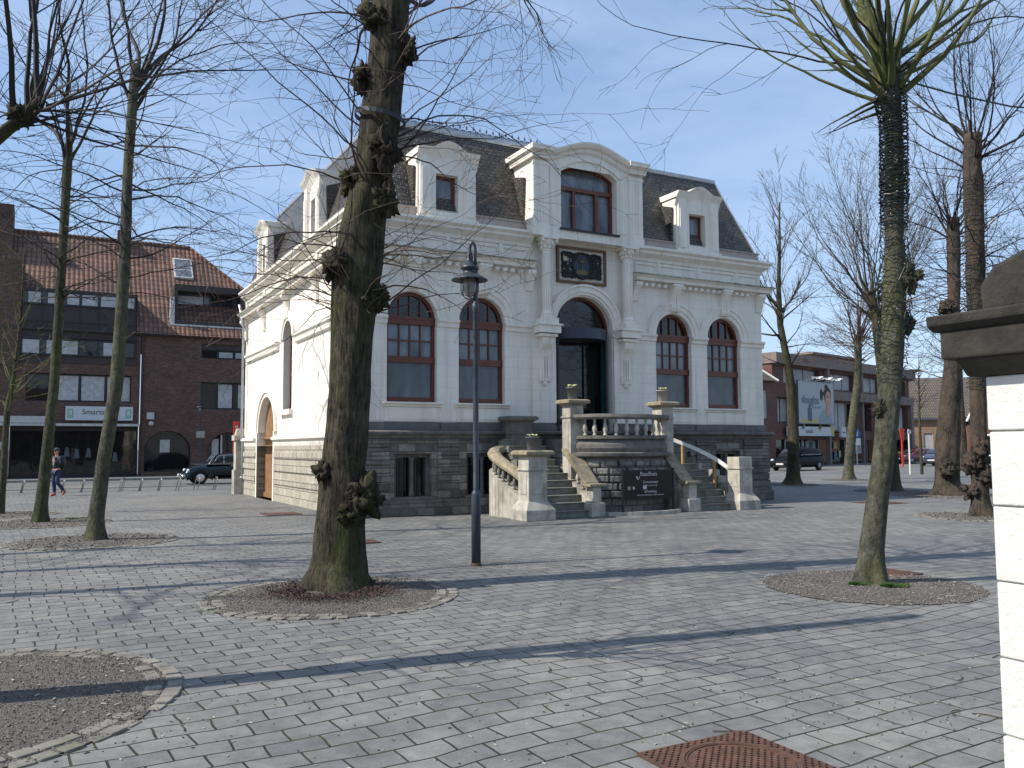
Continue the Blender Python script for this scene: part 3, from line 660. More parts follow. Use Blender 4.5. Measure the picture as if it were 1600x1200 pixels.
# --- dormers
def wavy_top(x0, x1, z, rise, half, n=14):
    c = (x0+x1)/2; R = []
    for k in range(n+1):
        t = k/n; x = c-half+2*half*t; R.append((x, z+rise*(.5*(1-cos(2*pi*t)))**.62))
    return [(x0, z)]+R+[(x1, z)]
def dormer(c, T, name, hw=.84):
    # T(s,d,z): s along wall, d inward
    mb = MB(); s0, s1 = c-hw, c+hw
    wall(mb, s0, s1, 7.62, 9.35, [(c-.32, c+.32, 7.86, 8.86, 0)], lambda s, d, z: T(s, -.02+d, z), .30)
    for s in (s0, s1): mb.quad(T(s, -.02, 7.62), T(s, .95, 7.62), T(s, .95, 9.35), T(s, -.02, 9.35))
    for q in (c-.72, c+.55-.0): 
        Bx(mb, T, q-.07, q+.24, -.10, -.02, 7.62, 9.3); Bx(mb, T, q-.03, q+.20, -.13, -.1, 7.75, 8.95)
    Bx(mb, T, s0-.03, s1+.03, -.12, -.02, 7.58, 7.70)
    # curved cornice
    lo = wavy_top(s0-.04, s1+.04, 9.30, .22, .5); hi = [(x, z+.10) for x, z in lo]; hi2 = [(x, z+.17) for x, z in lo]
    for (p, q), (r, t) in zip(zip(lo, lo[1:]), zip(hi, hi[1:])):
        mb.quad(T(p[0], -.12, p[1]), T(q[0], -.12, q[1]), T(t[0], -.20, t[1]), T(r[0], -.20, r[1]))
        mb.quad(T(p[0], -.12, p[1]), T(q[0], -.12, q[1]), T(q[0], 0, q[1]-.25), T(p[0], 0, p[1]-.25))
    for (p, q), (r, t) in zip(zip(hi, hi[1:]), zip(hi2, hi2[1:])):
        mb.quad(T(p[0], -.20, p[1]), T(q[0], -.20, q[1]), T(t[0], -.24, t[1]), T(r[0], -.24, r[1])); mb.quad(T(r[0], -.24, r[1]), T(t[0], -.24, t[1]), T(t[0], 1.0, t[1]), T(r[0], 1.0, r[1]))
    for e, sg in ((lo[0][0], -1), (lo[-1][0], 1)):
        mb.poly([T(e, -.12, 9.30), T(e, -.20, 9.40), T(e, -.24, 9.47), T(e, 1.0, 9.47), T(e, 1.0, 9.30)])
    d = mb.build('dormer', 'trim', hall)
    g = MB(); P = lambda s, dd, z: T(s, dd, z)
    Bx(g, P, c-.32, c-.25, .2, .28, 7.86, 8.86); Bx(g, P, c+.25, c+.32, .2, .28, 7.86, 8.86); Bx(g, P, c-.25, c+.25, .2, .28, 8.79, 8.86); Bx(g, P, c-.25, c+.25, .2, .28, 7.86, 7.94)
    g.build('dormer_window', 'wood', d)
    g = MB(); g.quad(T(c-.25, .25, 7.9), T(c+.25, .25, 7.9), T(c+.25, .25, 8.8), T(c-.25, .25, 8.8)); g.build('dormer_pane', 'reflpane', d)
    g = MB()
    for s, sg in ((s0, -1), (s1, 1)): g.prism([T(s+sg*.02, .12, 7.9), T(s+sg*.02, .08, 9.0), T(s+sg*.02, .95, 9.3), T(s+sg*.02, 1.0, 7.9)], Vector(T(sg*.06, 0, 0))-Vector(T(0, 0, 0)))
    g.build('dormer_cheek', 'sls', d, split=0)
TF = lambda s, d, z: (s, .06+d, z)
for c in (2.53, 2*CX-2.53-.02): dormer(c, TF, 'f')
for c in (3.75, 10.0): dormer(c, lambda s, d, z: (.04+d, s, z), 's', .80)
# --- central dormer
mb = MB(); a, b = CX-1.83, CX+1.83; y0 = -.31; PD = lambda s, d, z: (s, y0+d, z)
wall(mb, a, b, 7.46, 9.72, [(CX-.95, CX+.95, 7.76, 9.36, .30)], PD, .38)
for s in (a, b): mb.quad((s, y0, 7.46), (s, 1.3, 7.46), (s, 1.3, 9.8), (s, y0, 9.8))
mb.quad((a, y0, 7.46), (b, y0, 7.46), (b, .1, 7.46), (a, .1, 7.46))
for s0, s1 in ((a, a+.45), (b-.45, b)):
    mb.box(s0-.03, s1, y0-.05, y0, 7.70, 9.55); mb.box(s0-.06, s1+.02, y0-.08, y0, 7.46, 7.72); mb.box(s0-.05, s1+.02, y0-.07, y0, 9.42, 9.50)
    for q in (.09, .19, .29): mb.box(s0+q, s0+q+.05, y0-.065, y0-.05, 7.85, 9.35)
for s0 in (a+.52, b-.80): mb.box(s0, s0+.22, y0-.02, y0, 7.8, 9.45)
segarch = arch_top(CX-1.02, CX+1.02, 9.40, .34, 16); seg2 = arch_top(CX-1.16, CX+1.16, 9.42, .46, 16)
for (p, q), (r, t) in zip(zip(segarch, segarch[1:]), zip(seg2, seg2[1:])):
    mb.quad((p[0], y0-.05, p[1]), (q[0], y0-.05, q[1]), (t[0], y0-.05, t[1]), (r[0], y0-.05, r[1])); mb.quad((r[0], y0-.05, r[1]), (t[0], y0-.05, t[1]), (t[0], y0, t[1]), (r[0], y0, r[1])); mb.quad((p[0], y0-.05, p[1]), (q[0], y0-.05, q[1]), (q[0], y0+.05, q[1]), (p[0], y0+.05, p[1]))
lo = wavy_top(a-.02, b+.02, 9.60, .34, 1.25, 20)
steps_ = [(0, -.01), (.06, -.09), (.14, -.11), (.17, -.20), (.25, -.26), (.30, -.27)]
for (dz0, dy0), (dz1, dy1) in zip(steps_, steps_[1:]):
    for p, q in zip(lo, lo[1:]): mb.quad((p[0], y0+dy0, p[1]+dz0), (q[0], y0+dy0, q[1]+dz0), (q[0], y0+dy1, q[1]+dz1), (p[0], y0+dy1, p[1]+dz1))
for p, q in zip(lo, lo[1:]):
    mb.quad((p[0], y0-.27, p[1]+.30), (q[0], y0-.27, q[1]+.30), (q[0], 1.3, q[1]+.30), (p[0], 1.3, p[1]+.30)); mb.quad((p[0], y0-.01, p[1]), (q[0], y0-.01, q[1]), (q[0], y0-.01, 9.5), (p[0], y0-.01, 9.5))
# corner blocks of the cornice with returns
for s0, s1 in ((a-.06, a+.46), (b-.46, b+.06)):
    for (dz0, dy0), (dz1, dy1) in zip(steps_, steps_[1:]): mb.box(s0+dy1*.55, s1-dy1*.1, y0+dy1-.06, .95, 9.60+dz0, 9.60+dz1-.001)
cdm = mb.build('central_dormer', 'trim', hall)
g = MB(); arched_frame(g, PD, CX-.95, CX+.95, 7.76, 9.36, .30, .25, .36, .09); Bx(g, PD, CX-.95, CX+.95, .23, .36, 8.92, 9.03); Bx(g, PD, CX-.42, CX-.32, .24, .36, 7.8, 8.92); Bx(g, PD, CX+.35, CX+.46, .24, .36, 7.8, 8.92)
wn = g.build('dormer_window', 'wood', cdm)
g = MB(); g.poly([PD(x_, .33, z) for x_, z in [(CX-.95, 7.76)]+arch_top(CX-.95, CX+.95, 9.36, .30)+[(CX+.95, 7.76)]]); g.build('dormer_pane', 'reflpane', cdm)
g = MB(); Bx(g, PD, CX-1.0, CX+1.0, -.06, .3, 7.70, 7.755); g.build('dormer_sill', 'black', cdm)
g = MB()
for s, sg in ((a, -1), (b, 1)): g.prism([(s+sg*.01, .2, 7.9), (s+sg*.01, .1, 9.15), (s+sg*.01, 1.2, 9.45), (s+sg*.01, 1.2, 7.9)], (sg*.07, 0, 0))
g.build('dormer_cheek', 'sls', cdm, split=0)

# ================================================================== ENTRANCE STAIRS
stair = thing('entrance_staircase', 'double stone staircase with balustraded half-round landing before the town hall door', 'staircase', W(CX, 0), YAW)
def prism_xy(mb, pts, z0, z1): mb.prism([(x_, y_, z0) for x_, y_ in pts], (0, 0, z1-z0))
NS, RIS, Y0s, GO = 11, .173, -2.62, .215
mb = MB()
for sg in (-1, 1):
    for k in range(NS):
        y = Y0s+GO*k; fl = .0
        x0, x1 = (2.90, 1.52+.07*max(0, 5-k)*.0) if True else 0
        xo = 2.9+.12*max(0, 6-k)/6
        a, b = sorted((sg*xo, sg*(1.50-.0)))
        if k > 5: a, b = sorted((sg*2.85, sg*1.72))
        mb.box(a, b, y, -.12, RIS*k, RIS*(k+1)-.03); mb.box(a, b, y-.03, y+.2, RIS*(k+1)-.03, RIS*(k+1))
mb.build('steps', 'step', stair, bevel=.006)
# landing block and half-round bulge
def bow(r0, ry, n=18, yc=-1.35): return [(-r0*cos(pi*k/n), yc-ry*sin(pi*k/n)) for k in range(n+1)]
mb = MB(); base = bow(1.45, 1.0); prism_xy(mb, base+[(1.5, -.12), (-1.5, -.12)], 0, 1.52); mb.build('landing_base', 'rock', stair, fix=True)
mb = MB()   # rusticated stones on the bow
for j, z in enumerate((.98, 1.17, .79, .6, .41)):
    for k in range(9):
        t0 = pi*(k+.15+(.5 if j % 2 else 0))/9.6; t1 = t0+pi/9.6*.9
        p0, p1 = (-1.47*cos(t0), -1.35-1.02*sin(t0)), (-1.47*cos(t1), -1.35-1.02*sin(t1))
        c = ((p0[0]+p1[0])/2, (p0[1]+p1[1])/2); n_ = Vector((c[0], c[1]+1.35, 0)).normalized()*.06
        mb.prism([(p0[0], p0[1], z), (p1[0], p1[1], z), (p1[0], p1[1], z+.17), (p0[0], p0[1], z+.17)], n_)
mb.build('rusticated_stone', 'rock', stair, bevel=.02)
mb = MB()
bowp = [Vector((x_, y_, 0)) for x_, y_ in bow(1.45, 1.0, 24)]
mb.sweep(bowp, [(0, 1.40), (.04, 1.42), (.17, 1.46), (.18, 1.53), (.06, 1.56), (.10, 1.66), (.09, 1.76), (.0, 1.88), (.10, 1.90), (.10, 1.94), (-.1, 1.94), (-.1, 1.40)])
prism_xy(mb, bow(1.36, .9)+[(1.5, -.12), (-1.5, -.12)], 1.52, 1.9); mb.build('landing_cornice', 'mould', stair)
mb = MB(); mb.sweep(bowp, [(.14, 2.40), (.17, 2.45), (.15, 2.52), (-.12, 2.54), (-.14, 2.46), (-.12, 2.40)]); mb.sweep(bowp, [(-.08, 1.91), (-.08, 1.98), (.08, 1.98), (.08, 1.91)]); mb.build('handrail', 'mould', stair)
BAL = [(.055, 0), (.055, .03), (.035, .05), (.03, .07), (.06, .13), (.065, .18), (.045, .26), (.028, .34), (.04, .37), (.03, .39), (.055, .42), (.055, .44)]
for k in range(15):
    t = pi*(k+.5)/15; g = MB(); g.lathe(BAL, (-1.45*cos(t), -1.35-1.0*sin(t), 1.98), 10); g.build('baluster', 'stair', stair, smooth=True)
def pier(x, y, w_, z0, z1, cap=True, basez=.4, matn='stair', capm='cap', lean=False, name='pier'):
    mb = MB(); h = w_/2
    if basez: mb.box(x-h-.14, x+h+.14, y-h-.14, y+h+.14, z0, z0+basez*.6); mb.box(x-h-.14, x+h+.14, y-h-.14, y+h+.14, z0+basez*.6, z0+basez*1.1, .13)
    mb.box(x-h, x+h, y-h, y+h, z0+basez, z1); mb.box(x-h-.03, x+h+.03, y-h-.03, y+h+.03, z1-.32, z1-.28)
    for s_, t in (((x-h*.6, x+h*.6), (y-h-.012, y-h)), ):
        mb.box(s_[0], s_[1], t[0], t[1], z0+basez+.2, z1-.42)
    mb.box(x-h-.012, x-h, y-h*.6, y+h*.6, z0+basez+.2, z1-.42)
    o = mb.build(name, matn, stair, bevel=.01)
    if cap:
        g = MB(); g.box(x-h-.03, x+h+.03, y-h-.03, y+h+.03, z1, z1+.05, -.07); g.box(x-h-.13, x+h+.13, y-h-.13, y+h+.13, z1+.05, z1+.12); g.box(x-h-.13, x+h+.13, y-h-.13, y+h+.13, z1+.12, z1+.15, .05); g.build('pier_cap', capm, o, bevel=.008)
    return o
pier(-3.25, -2.62, .50, 0, 1.47)
pier(3.22, -2.62, .46, 0, 1.40, cap=False); 
pier(-1.40, -1.50, .40, .5, 2.76, basez=0); pier(1.52, -1.50, .40, .3, 2.76, basez=0, matn='stair')
pier(-2.35, -.2, .62, 1.0, 2.36, basez=0, matn='mould', capm='mould')
pier(2.35, -.2, .62, 1.0, 2.1, basez=0, matn='mould', capm='mould')
# inner sloping parapets with newels
for sg in (-1, 1):
    x = sg*1.50; xa, xb = x-.15, x+.15
    mb = MB(); pf = [(-2.45, 0), (-2.45, .42), (-1.35, 1.10), (-1.35, 0)]; mb.prism([(xa+.02, y_, z_) for y_, z_ in pf], (.26, 0, 0)); mb.build('parapet', 'stair', stair, bevel=.01)
    mb = MB(); mb.prism([(xa-.06, y_, z_) for y_, z_ in [(-2.5, .74), (-2.5, .82), (-1.55, 1.66), (-1.42, 1.66), (-1.42, 1.58)]], (.42, 0, 0)); mb.box(xa-.1, xb+.1, -2.78, -2.4, .72, .80); mb.build('coping', 'cap', stair, bevel=.02)
    for k in range(4):
        t = (k+.6)/4.4; y_ = -2.45+1.0*t; z_ = .42+.62*t; g = MB(); g.lathe([(r*.9, z*.75) for r, z in BAL], (x, y_, z_), 8); g.build('baluster', 'stair', stair, smooth=True)
    mb = MB(); mb.box(x-.2, x+.2, -2.78, -2.38, 0, .34); mb.box(x-.13, x+.13, -2.72, -2.44, .34, .72); mb.build('newel', 'stair', stair, bevel=.02)
# outer curved wing wall and its swept rail (left), stepped wall (right)
def bez(P, n=16):
    out_ = []
    for i in range(n+1):
        t = i/n; k = len(P)-1; q = [Vector(p) for p in P]
        while len(q) > 1: q = [q[j]*(1-t)+q[j+1]*t for j in range(len(q)-1)]
        out_.append(q[0])
    return out_
path = bez([(-2.45, -.35, 1.62), (-3.1, -.32, 1.62), (-3.72, -.75, 1.56), (-3.5, -1.5, 1.30), (-3.25, -2.0, 1.05), (-3.22, -2.45, .78)], 18)
mb = MB(); mb.sweep(path, [(-.15, -.03), (-.17, .04), (-.12, .12), (0, .16), (.12, .12), (.17, .04), (.15, -.03)]); mb.build('swept_rail', 'cap', stair, smooth=False)
wp = [Vector((q.x, q.y, 0)) for q in path]
for sg in (-1, 1):
    mb = MB()
    for i in range(len(path)-1):
        p, q = path[i], path[i+1]; zp, zq = p.z-.40, q.z-.40
        if sg > 0: zp = round(zp/RIS+.2)*RIS; zq = zp
        t = (q-p); nn = Vector((-t.y, t.x, 0)).normalized()*.13
        A, B = Vector((-sg*p.x if sg > 0 else p.x, p.y, 0)), Vector((-sg*q.x if sg > 0 else q.x, q.y, 0))
        if sg > 0: nn.x *= -1
        mb.prism([(A+nn)[:2]+(0,) if False else ((A+nn).x, (A+nn).y, 0), ((A+nn).x, (A+nn).y, zp), ((B+nn).x, (B+nn).y, zq), ((B+nn).x, (B+nn).y, 0)], -2*nn)
    mb.build('wing_wall', 'stair', stair)
for k in range(11):
    t = 3+k*1.35; i = int(t); q = path[i].lerp(path[i+1], t-i); g = MB(); g.lathe([(r*.85, z*.8) for r, z in BAL], (q.x, q.y, q.z-.40), 8); g.build('baluster', 'mould', stair, smooth=True)
# temporary white handrail on wooden posts (right flight)
hr = MB(); hp = bez([(1.75, -.9, 2.05), (2.5, -1.3, 1.75), (3.0, -1.9, 1.45), (3.15, -2.45, .98)], 10); hr.sweep(hp, [(-.03, -.05), (-.03, .05), (.03, .05), (.03, -.05)])
M['whitep'] = simple('white_painted_rail', (.72, .71, .66), .5, var=.08); M['post'] = simple('light_wooden_post', (.42, .25, .10), .7, var=.2)
rail = hr.build('temporary_handrail', 'whitep', None); rail.location = W(CX, 0); rail.rotation_euler = (0, 0, YAW); tag(rail, 'curved white handrail on wooden posts along the right flight of steps', 'handrail')
mb = MB()
for q in (hp[3], hp[7]): mb.box(q.x-.035, q.x+.035, q.y-.03, q.y+.03, q.z-1.0, q.z-.05)
mb.build('post', 'post', rail)
# flower pots
M['pot'] = simple('grey_planter', (.12, .12, .13), .6, var=.15); M['potp'] = simple('pale_grey_planter', (.30, .28, .25), .7, var=.12)
M['soil'] = simple('potting_soil', (.03, .02, .015), .95); M['leaf'] = simple('primula_leaf', (.06, .13, .03), .6, var=.3); M['petal'] = simple('cream_petal', (.75, .73, .35), .6, var=.1)
def pot(x, y, z, mat, label):
    t = thing('flower_pot', label, 'flower pot', W(CX+x, y, z), YAW, 'planters on the stair piers')
    mb = MB(); mb.lathe([(.105, 0), (.12, .02), (.158, .29), (.168, .29), (.168, .32), (.15, .32), (.145, .27)], (0, 0, 0), 20, cap=False); mb.lathe([(.105, .0), (.10, .005)], n=20); mb.build('pot', mat, t, smooth=True)
    g = MB(); g.lathe([(.148, .27), (.148, .275)], n=20); g.build('soil', 'soil', t)
    rnd = random.Random(x*7); lf = MB(); pt = MB()
    for k in range(34):
        a = rnd.uniform(0, 6.28); r = rnd.uniform(0, .13); c = Vector((r*cos(a), r*sin(a), .29+rnd.uniform(0, .05))); d = Vector((cos(a+rnd.uniform(-.6, .6)), sin(a), rnd.uniform(.1, .8))).normalized()*.075; s_ = d.cross(Vector((0, 0, 1))).normalized()*.028
        lf.quad(c, c+d*.5+s_, c+d, c+d*.5-s_)
    for k in range(17):
        a = rnd.uniform(0, 6.28); r = rnd.uniform(0, .125); c = Vector((r*cos(a), r*sin(a), .345+rnd.uniform(0, .045)))
        for j in range(5): b = j*1.257+a; pt.ball((c.x+.018*cos(b), c.y+.018*sin(b), c.z), .015, 5, 4, (1, 1, .6))
    lf.build('leaves', 'leaf', t); pt.build('flowers', 'petal', t)
pot(-3.25, -2.62, 1.62, 'pot', 'grey planter of cream primulas on the low left stair pier, lowest of three')
pot(-1.40, -1.50, 2.91, 'pot', 'dark grey planter on the tall pier in front of the dark doorway')
pot(1.52, -1.50, 2.91, 'potp', 'pale planter of primulas on the tall pier right of the landing balustrade')
# glass information board in front of the bow
brd = thing('information_board', 'black glass information board lettered Raadhuis before the stair landing', 'sign', W(CX+.14, -2.62, 0), YAW)
M['blackglass'] = glass_dark('black_glass_board', (.006, .006, .008), .08, .5); M['lett'] = simple('pale_grey_lettering', (.5, .5, .52), .6, var=.03, bmp=0); M['olive'] = simple('olive_logo', (.30, .28, .14), .6)
mb = MB(); mb.box(-.78, .78, 0, .02, .36, 1.10); mb.build('panel', 'blackglass', brd)
mb = MB()
for x in (-.80, .80): mb.box(x-.025, x+.025, -.01, .035, 0, 1.14)
mb.build('post', 'black', brd)
R90 = (pi/2, 0, 0)
text('lettering', 'Raadhuis', .15, (.0, -.006, 1.0), R90, 'lett', brd)
text('lettering', 'Concertzaal', .095, (.05, -.006, .80), R90, 'lett', brd); text('small_lettering', 'Inkom via de trap', .06, (.05, -.006, .715), R90, 'lett', brd)
text('lettering', 'Schenking', .095, (.05, -.006, .56), R90, 'lett', brd); text('small_lettering', 'Achterkant Marktplein en Zaal Gemeente', .05, (.05, -.006, .475), R90, 'lett', brd)
mb = MB(); mb.box(-.50, -.44, -.006, 0, .62, .69); mb.box(-.18, -.07, -.006, 0, .62, .71); mb.prism([(-.40, -.006, .95), (-.36, -.006, .95), (-.31, -.006, .86), (-.35, -.006, .86)], (0, .006, 0)); mb.prism([(-.30, -.006, .95), (-.27, -.006, .95), (-.30, -.006, .88)], (0, .006, 0)); mb.build('white_logo', 'lett', brd)
mb = MB(); mb.box(-.66, -.56, -.006, 0, .61, .70); mb.build('olive_logo', 'olive', brd)
M['gravel'] = None
kb = MB(); kb.sweep([Vector((-1.0*cos(pi*k/12)*1.25, -2.35-.62*sin(pi*k/12), 0)) for k in range(13)], [(-.05, 0), (-.05, .09), (.05, .09), (.05, 0)]); kb.build('bed_edging', 'stair', stair)
# ================================================================== GROUND
def paving():
    m, n, b, l = nodes('square_paving')
    t = n.nodes.new('ShaderNodeTexCoord'); mp = n.nodes.new('ShaderNodeMapping'); mp.inputs['Rotation'].default_value = (0, 0, -radians(30.5)); n.links.new(t.outputs['Object'], mp.inputs[0])
    # gentle waviness of the courses
    nw = n.nodes.new('ShaderNodeTexNoise'); nw.inputs['Scale'].default_value = .35; nw.inputs['Detail'].default_value = 3; n.links.new(t.outputs['Object'], nw.inputs['Vector'])
    nw2 = n.nodes.new('ShaderNodeTexNoise'); nw2.inputs['Scale'].default_value = 2.3; nw2.inputs['Detail'].default_value = 2; n.links.new(t.outputs['Object'], nw2.inputs['Vector'])
    def off(src, amt):
        s = n.nodes.new('ShaderNodeVectorMath'); s.operation = 'SUBTRACT'; s.inputs[1].default_value = (.5, .5, .5); n.links.new(src, s.inputs[0])
        k = n.nodes.new('ShaderNodeVectorMath'); k.operation = 'SCALE'; k.inputs['Scale'].default_value = amt; n.links.new(s.outputs[0], k.inputs[0]); return k.outputs[0]
    a1 = n.nodes.new('ShaderNodeVectorMath'); n.links.new(mp.outputs[0], a1.inputs[0]); n.links.new(off(nw.outputs['Color'], .42), a1.inputs[1])
    a2 = n.nodes.new('ShaderNodeVectorMath'); n.links.new(a1.outputs[0], a2.inputs[0]); n.links.new(off(nw2.outputs['Color'], .05), a2.inputs[1])
    v = a2.outputs[0]
    br = bricks(n, v, .325, .212, .0085, .5, .45)
    tone = ramp(n, br.outputs['Color'], [(0, (.172, .171, .172)), (.5, (.196, .194, .190)), (1, (.224, .219, .211))])
    ob = t.outputs['Object']
    tone = mixc(n, 1.0, tone, ramp(n, noisef(n, ob, 1.4, 9, .62), [(.3, (.80, .80, .80)), (.7, (1.14, 1.13, 1.10))]), 'MULTIPLY')
    tone = mixc(n, 1.0, tone, ramp(n, noisef(n, ob, .22, 6, .6), [(.35, (.80, .81, .83)), (.65, (1.14, 1.13, 1.09))]), 'MULTIPLY')
    tone = mixc(n, 1.0, tone, ramp(n, noisef(n, a2.outputs[0], 7, 7, .7), [(.36, (.78, .79, .80)), (.62, (1.10, 1.10, 1.10))]), 'MULTIPLY')
    tone = mixc(n, 1.0, tone, ramp(n, noisef(n, ob, 150, 3, .6), [(.3, (.80, .80, .80)), (.7, (1.12, 1.12, 1.12))]), 'MULTIPLY')
    # pale flecks (bird lime, catkin scales) and dark blotches
    sp = n.nodes.new('ShaderNodeTexVoronoi'); sp.inputs['Scale'].default_value = 3.2; n.links.new(a2.outputs[0], sp.inputs['Vector'])
    fleck = math_(n, 'LESS_THAN', sp.outputs['Distance'], math_(n, 'MULTIPLY', noisef(n, ob, 9, 3), .075))
    tone = mixc(n, math_(n, 'MULTIPLY', fleck, .7), tone, (.52, .51, .47))
    sp2 = n.nodes.new('ShaderNodeTexVoronoi'); sp2.inputs['Scale'].default_value = 7; n.links.new(ob, sp2.inputs['Vector'])
    tone = mixc(n, math_(n, 'MULTIPLY', math_(n, 'LESS_THAN', sp2.outputs['Distance'], .045), .6), tone, (.07, .055, .045))
    # joints: dark soil with moss in patches
    jn = mixc(n, ramp(n, noisef(n, ob, 1.1, 7, .6), [(.46, (0, 0, 0)), (.60, (1, 1, 1))]), (.024, .021, .018), (.045, .052, .020))
    tone = mixc(n, br.outputs['Fac'], tone, jn)
    l.new(tone, b.inputs['Base Color']); b.inputs['Roughness'].default_value = .78; b.inputs['Specular IOR Level'].default_value = .35
    h = math_(n, 'ADD', math_(n, 'MULTIPLY', br.outputs['Fac'], -1.0), math_(n, 'MULTIPLY', br.outputs['Color'], .5))
    h = math_(n, 'ADD', h, math_(n, 'MULTIPLY', noisef(n, ob, 60, 5, .6), .22))
    bump(n, b, h, .9, .012)
    return m
M['pave'] = paving()
M['asph'] = simple('grey_ground', (.14, .138, .135), .9, var=.2, scale=.8, bmp=.1)
M['gravel'] = simple('dark_gravel_bed', (.11, .10, .088), .95, var=.5, scale=45, bmp=1.0)
M['rust'] = simple('rusty_iron', (.10, .048, .030), .75, var=.5, scale=14, bmp=.3, stain=(.05, .03, .022), stain_amt=.8)
M['litter'] = simple('reddish_bud_scales', (.050, .030, .024), .9, var=.4, scale=20)
M['cob'] = simple('cobble_stone', (.19, .175, .15), .85, var=.4, scale=3, bmp=.4, stain=(.10, .105, .06), stain_amt=.6)
mb = MB(); mb.quad((-900, -300, -.012), (900, -300, -.012), (900, 1500, -.012), (-900, 1500, -.012)); tag(mb.build('ground', 'asph'), kind='structure')
mb = MB()
# gently uneven paved square, fine grid near the camera
rnd = random.Random(3)
def gz(x, y): 
    d = max(0, 1-abs(y-10)/60); return .030*noise.noise(Vector((x*.23, y*.23, 0)))*min(1, max(0, (y-1)/6))*(1 if y < 17 else max(0, 1-(y-17)/4))
xs = [-60+1.0*i for i in range(131)]; ys = [-12+1.0*i for i in range(113)]
idx = {}
for j, y in enumerate(ys):
    for i, x in enumerate(xs): idx[i, j] = len(mb.v); mb.v.append((x, y, gz(x, y)))
for j in range(len(ys)-1):
    for i in range(len(xs)-1): mb.f.append((idx[i, j], idx[i+1, j], idx[i+1, j+1], idx[i, j+1]))
tag(mb.build('square', 'pave', smooth=True, fix=False), kind='structure')
# tree pits: gravel disc, cobble ring, litter
def pit(x, y, r, seed, ring=True, litter=0, chips=30):
    rn = random.Random(seed); mb = MB(); n = 40; z0 = gz(x, y)+.006; zg = lambda px, py: gz(px, py)+.008
    pts = [(x+(r-.05+rn.uniform(-.04, .04))*cos(2*pi*k/n), y+(r-.05+rn.uniform(-.04, .04))*sin(2*pi*k/n)) for k in range(n)]
    for k in range(n):
        a, b = pts[k], pts[(k+1) % n]; am, bm_ = ((x+a[0])/2, (y+a[1])/2), ((x+b[0])/2, (y+b[1])/2); mb.tri((x, y, z0+.035), (am[0], am[1], zg(*am)+.018), (bm_[0], bm_[1], zg(*bm_)+.018)); mb.quad((am[0], am[1], zg(*am)+.018), (a[0], a[1], zg(*a)), (b[0], b[1], zg(*b)), (bm_[0], bm_[1], zg(*bm_)+.018))
    g = mb.build('tree_pit', 'gravel', fix=False, smooth=True); tag(g, kind='structure')
    mb = MB()   # loose gravel, many small stones: uncountable
    dens = 5200 if y < 12 else 500
    for k in range(int(dens*r*r)):
        a = rn.uniform(0, 2*pi); q = (r-.03)*sqrt(rn.random()); s_ = rn.uniform(.004, .0105)*(1 if y < 12 else 2.2); c = Vector((x+q*cos(a), y+q*sin(a), zg(x+q*cos(a), y+q*sin(a))+.032*(1-q/r)+s_*.3)); R = Matrix.Rotation(rn.uniform(0, 6), 3, Vector((rn.random(), rn.random(), rn.random())).normalized())
        P = [c+R@Vector(v_)*s_ for v_ in ((1, 0, -.4), (-.6, .8, -.4), (-.6, -.8, -.4), (.1, 0, .8))]
        mb.tri(P[0], P[1], P[3]); mb.tri(P[1], P[2], P[3]); mb.tri(P[2], P[0], P[3])
    o = mb.build('loose_gravel', 'gravelst', fix=False); tag(o, 'loose grey gravel lying in the tree pit', 'gravel', kind='stuff')
    if ring:
        mb = MB(); 
        for rk in range(2 if r > 1.2 else 1):
            R_ = r-.06-rk*.14; m_ = int(2*pi*R_/.15)
            for k in range(m_):
                if rn.random() < .14: continue
                a = 2*pi*(k+rn.uniform(-.15, .15))/m_; c = Vector((x+R_*cos(a), y+R_*sin(a), 0)); q = Vector((cos(a), sin(a), 0)); t = Vector((-sin(a), cos(a), 0)); hw, hl = rn.uniform(.045, .06), rn.uniform(.055, .072); zz = zg(c.x, c.y)+rn.uniform(.002, .014)
                tp = [c+q*hw*u_+t*hl*v_ for u_, v_ in ((-1, -.8), (-.8, -1), (.8, -1), (1, -.8), (1, .8), (.8, 1), (-.8, 1), (-1, .8))]
                mb.prism([(p_.x, p_.y, -.02) for p_ in tp], (0, 0, zz+.02))
        o = mb.build('cobble_edging', 'cob', bevel=.012); tag(o, kind='structure')
    if chips or litter:
        mb = MB()
        for k in range(chips):
            a = rn.uniform(0, 2*pi); q = (r+.1)*sqrt(rn.random()); c = Vector((x+q*cos(a), y+q*sin(a), zg(x+q*cos(a), y+q*sin(a))+.040*(1-min(1, q/r))+.006)); d = rn.uniform(0, pi); L = rn.uniform(.015, .05)*(1 if y < 12 else 1.5)
            mb.box(c.x-.5*L, c.x+.5*L, c.y-.006, c.y+.006, c.z, c.z+.004) if rn.random() < .4 else mb.prism([c, c+Vector((cos(d), sin(d), 0))*L, c+Vector((cos(d), sin(d), 0))*L+Vector((-sin(d), cos(d), 0))*.012, c+Vector((-sin(d), cos(d), 0))*.012], (0, 0, .004))
        if mb.f: o = mb.build('wood_chips', 'chip'); tag(o, 'pale dry wood chips scattered over the gravel', 'chips', kind='stuff')
    if litter:
        mb = MB()
        for k in range(litter):
            a = rn.uniform(0, 2*pi); q = .35+abs(rn.gauss(0, .22)); c = Vector((x+q*cos(a), y+q*sin(a), z0+.05+rn.uniform(0, .03))); s_ = rn.uniform(.005, .012); d = Vector((rn.uniform(-1, 1), rn.uniform(-1, 1), rn.uniform(-.4, .8))).normalized()*s_; e = d.orthogonal().normalized()*s_*.6
            mb.quad(c-d-e, c+d-e, c+d+e, c-d+e)
        o = mb.build('bud_litter', 'litter', fix=False); tag(o, 'reddish fallen bud scales heaped round the trunk foot', 'litter', kind='stuff')
M['gravelst'] = simple('gravel_stone', (.185, .162, .14), .9, var=.6, scale=40, bmp=0)
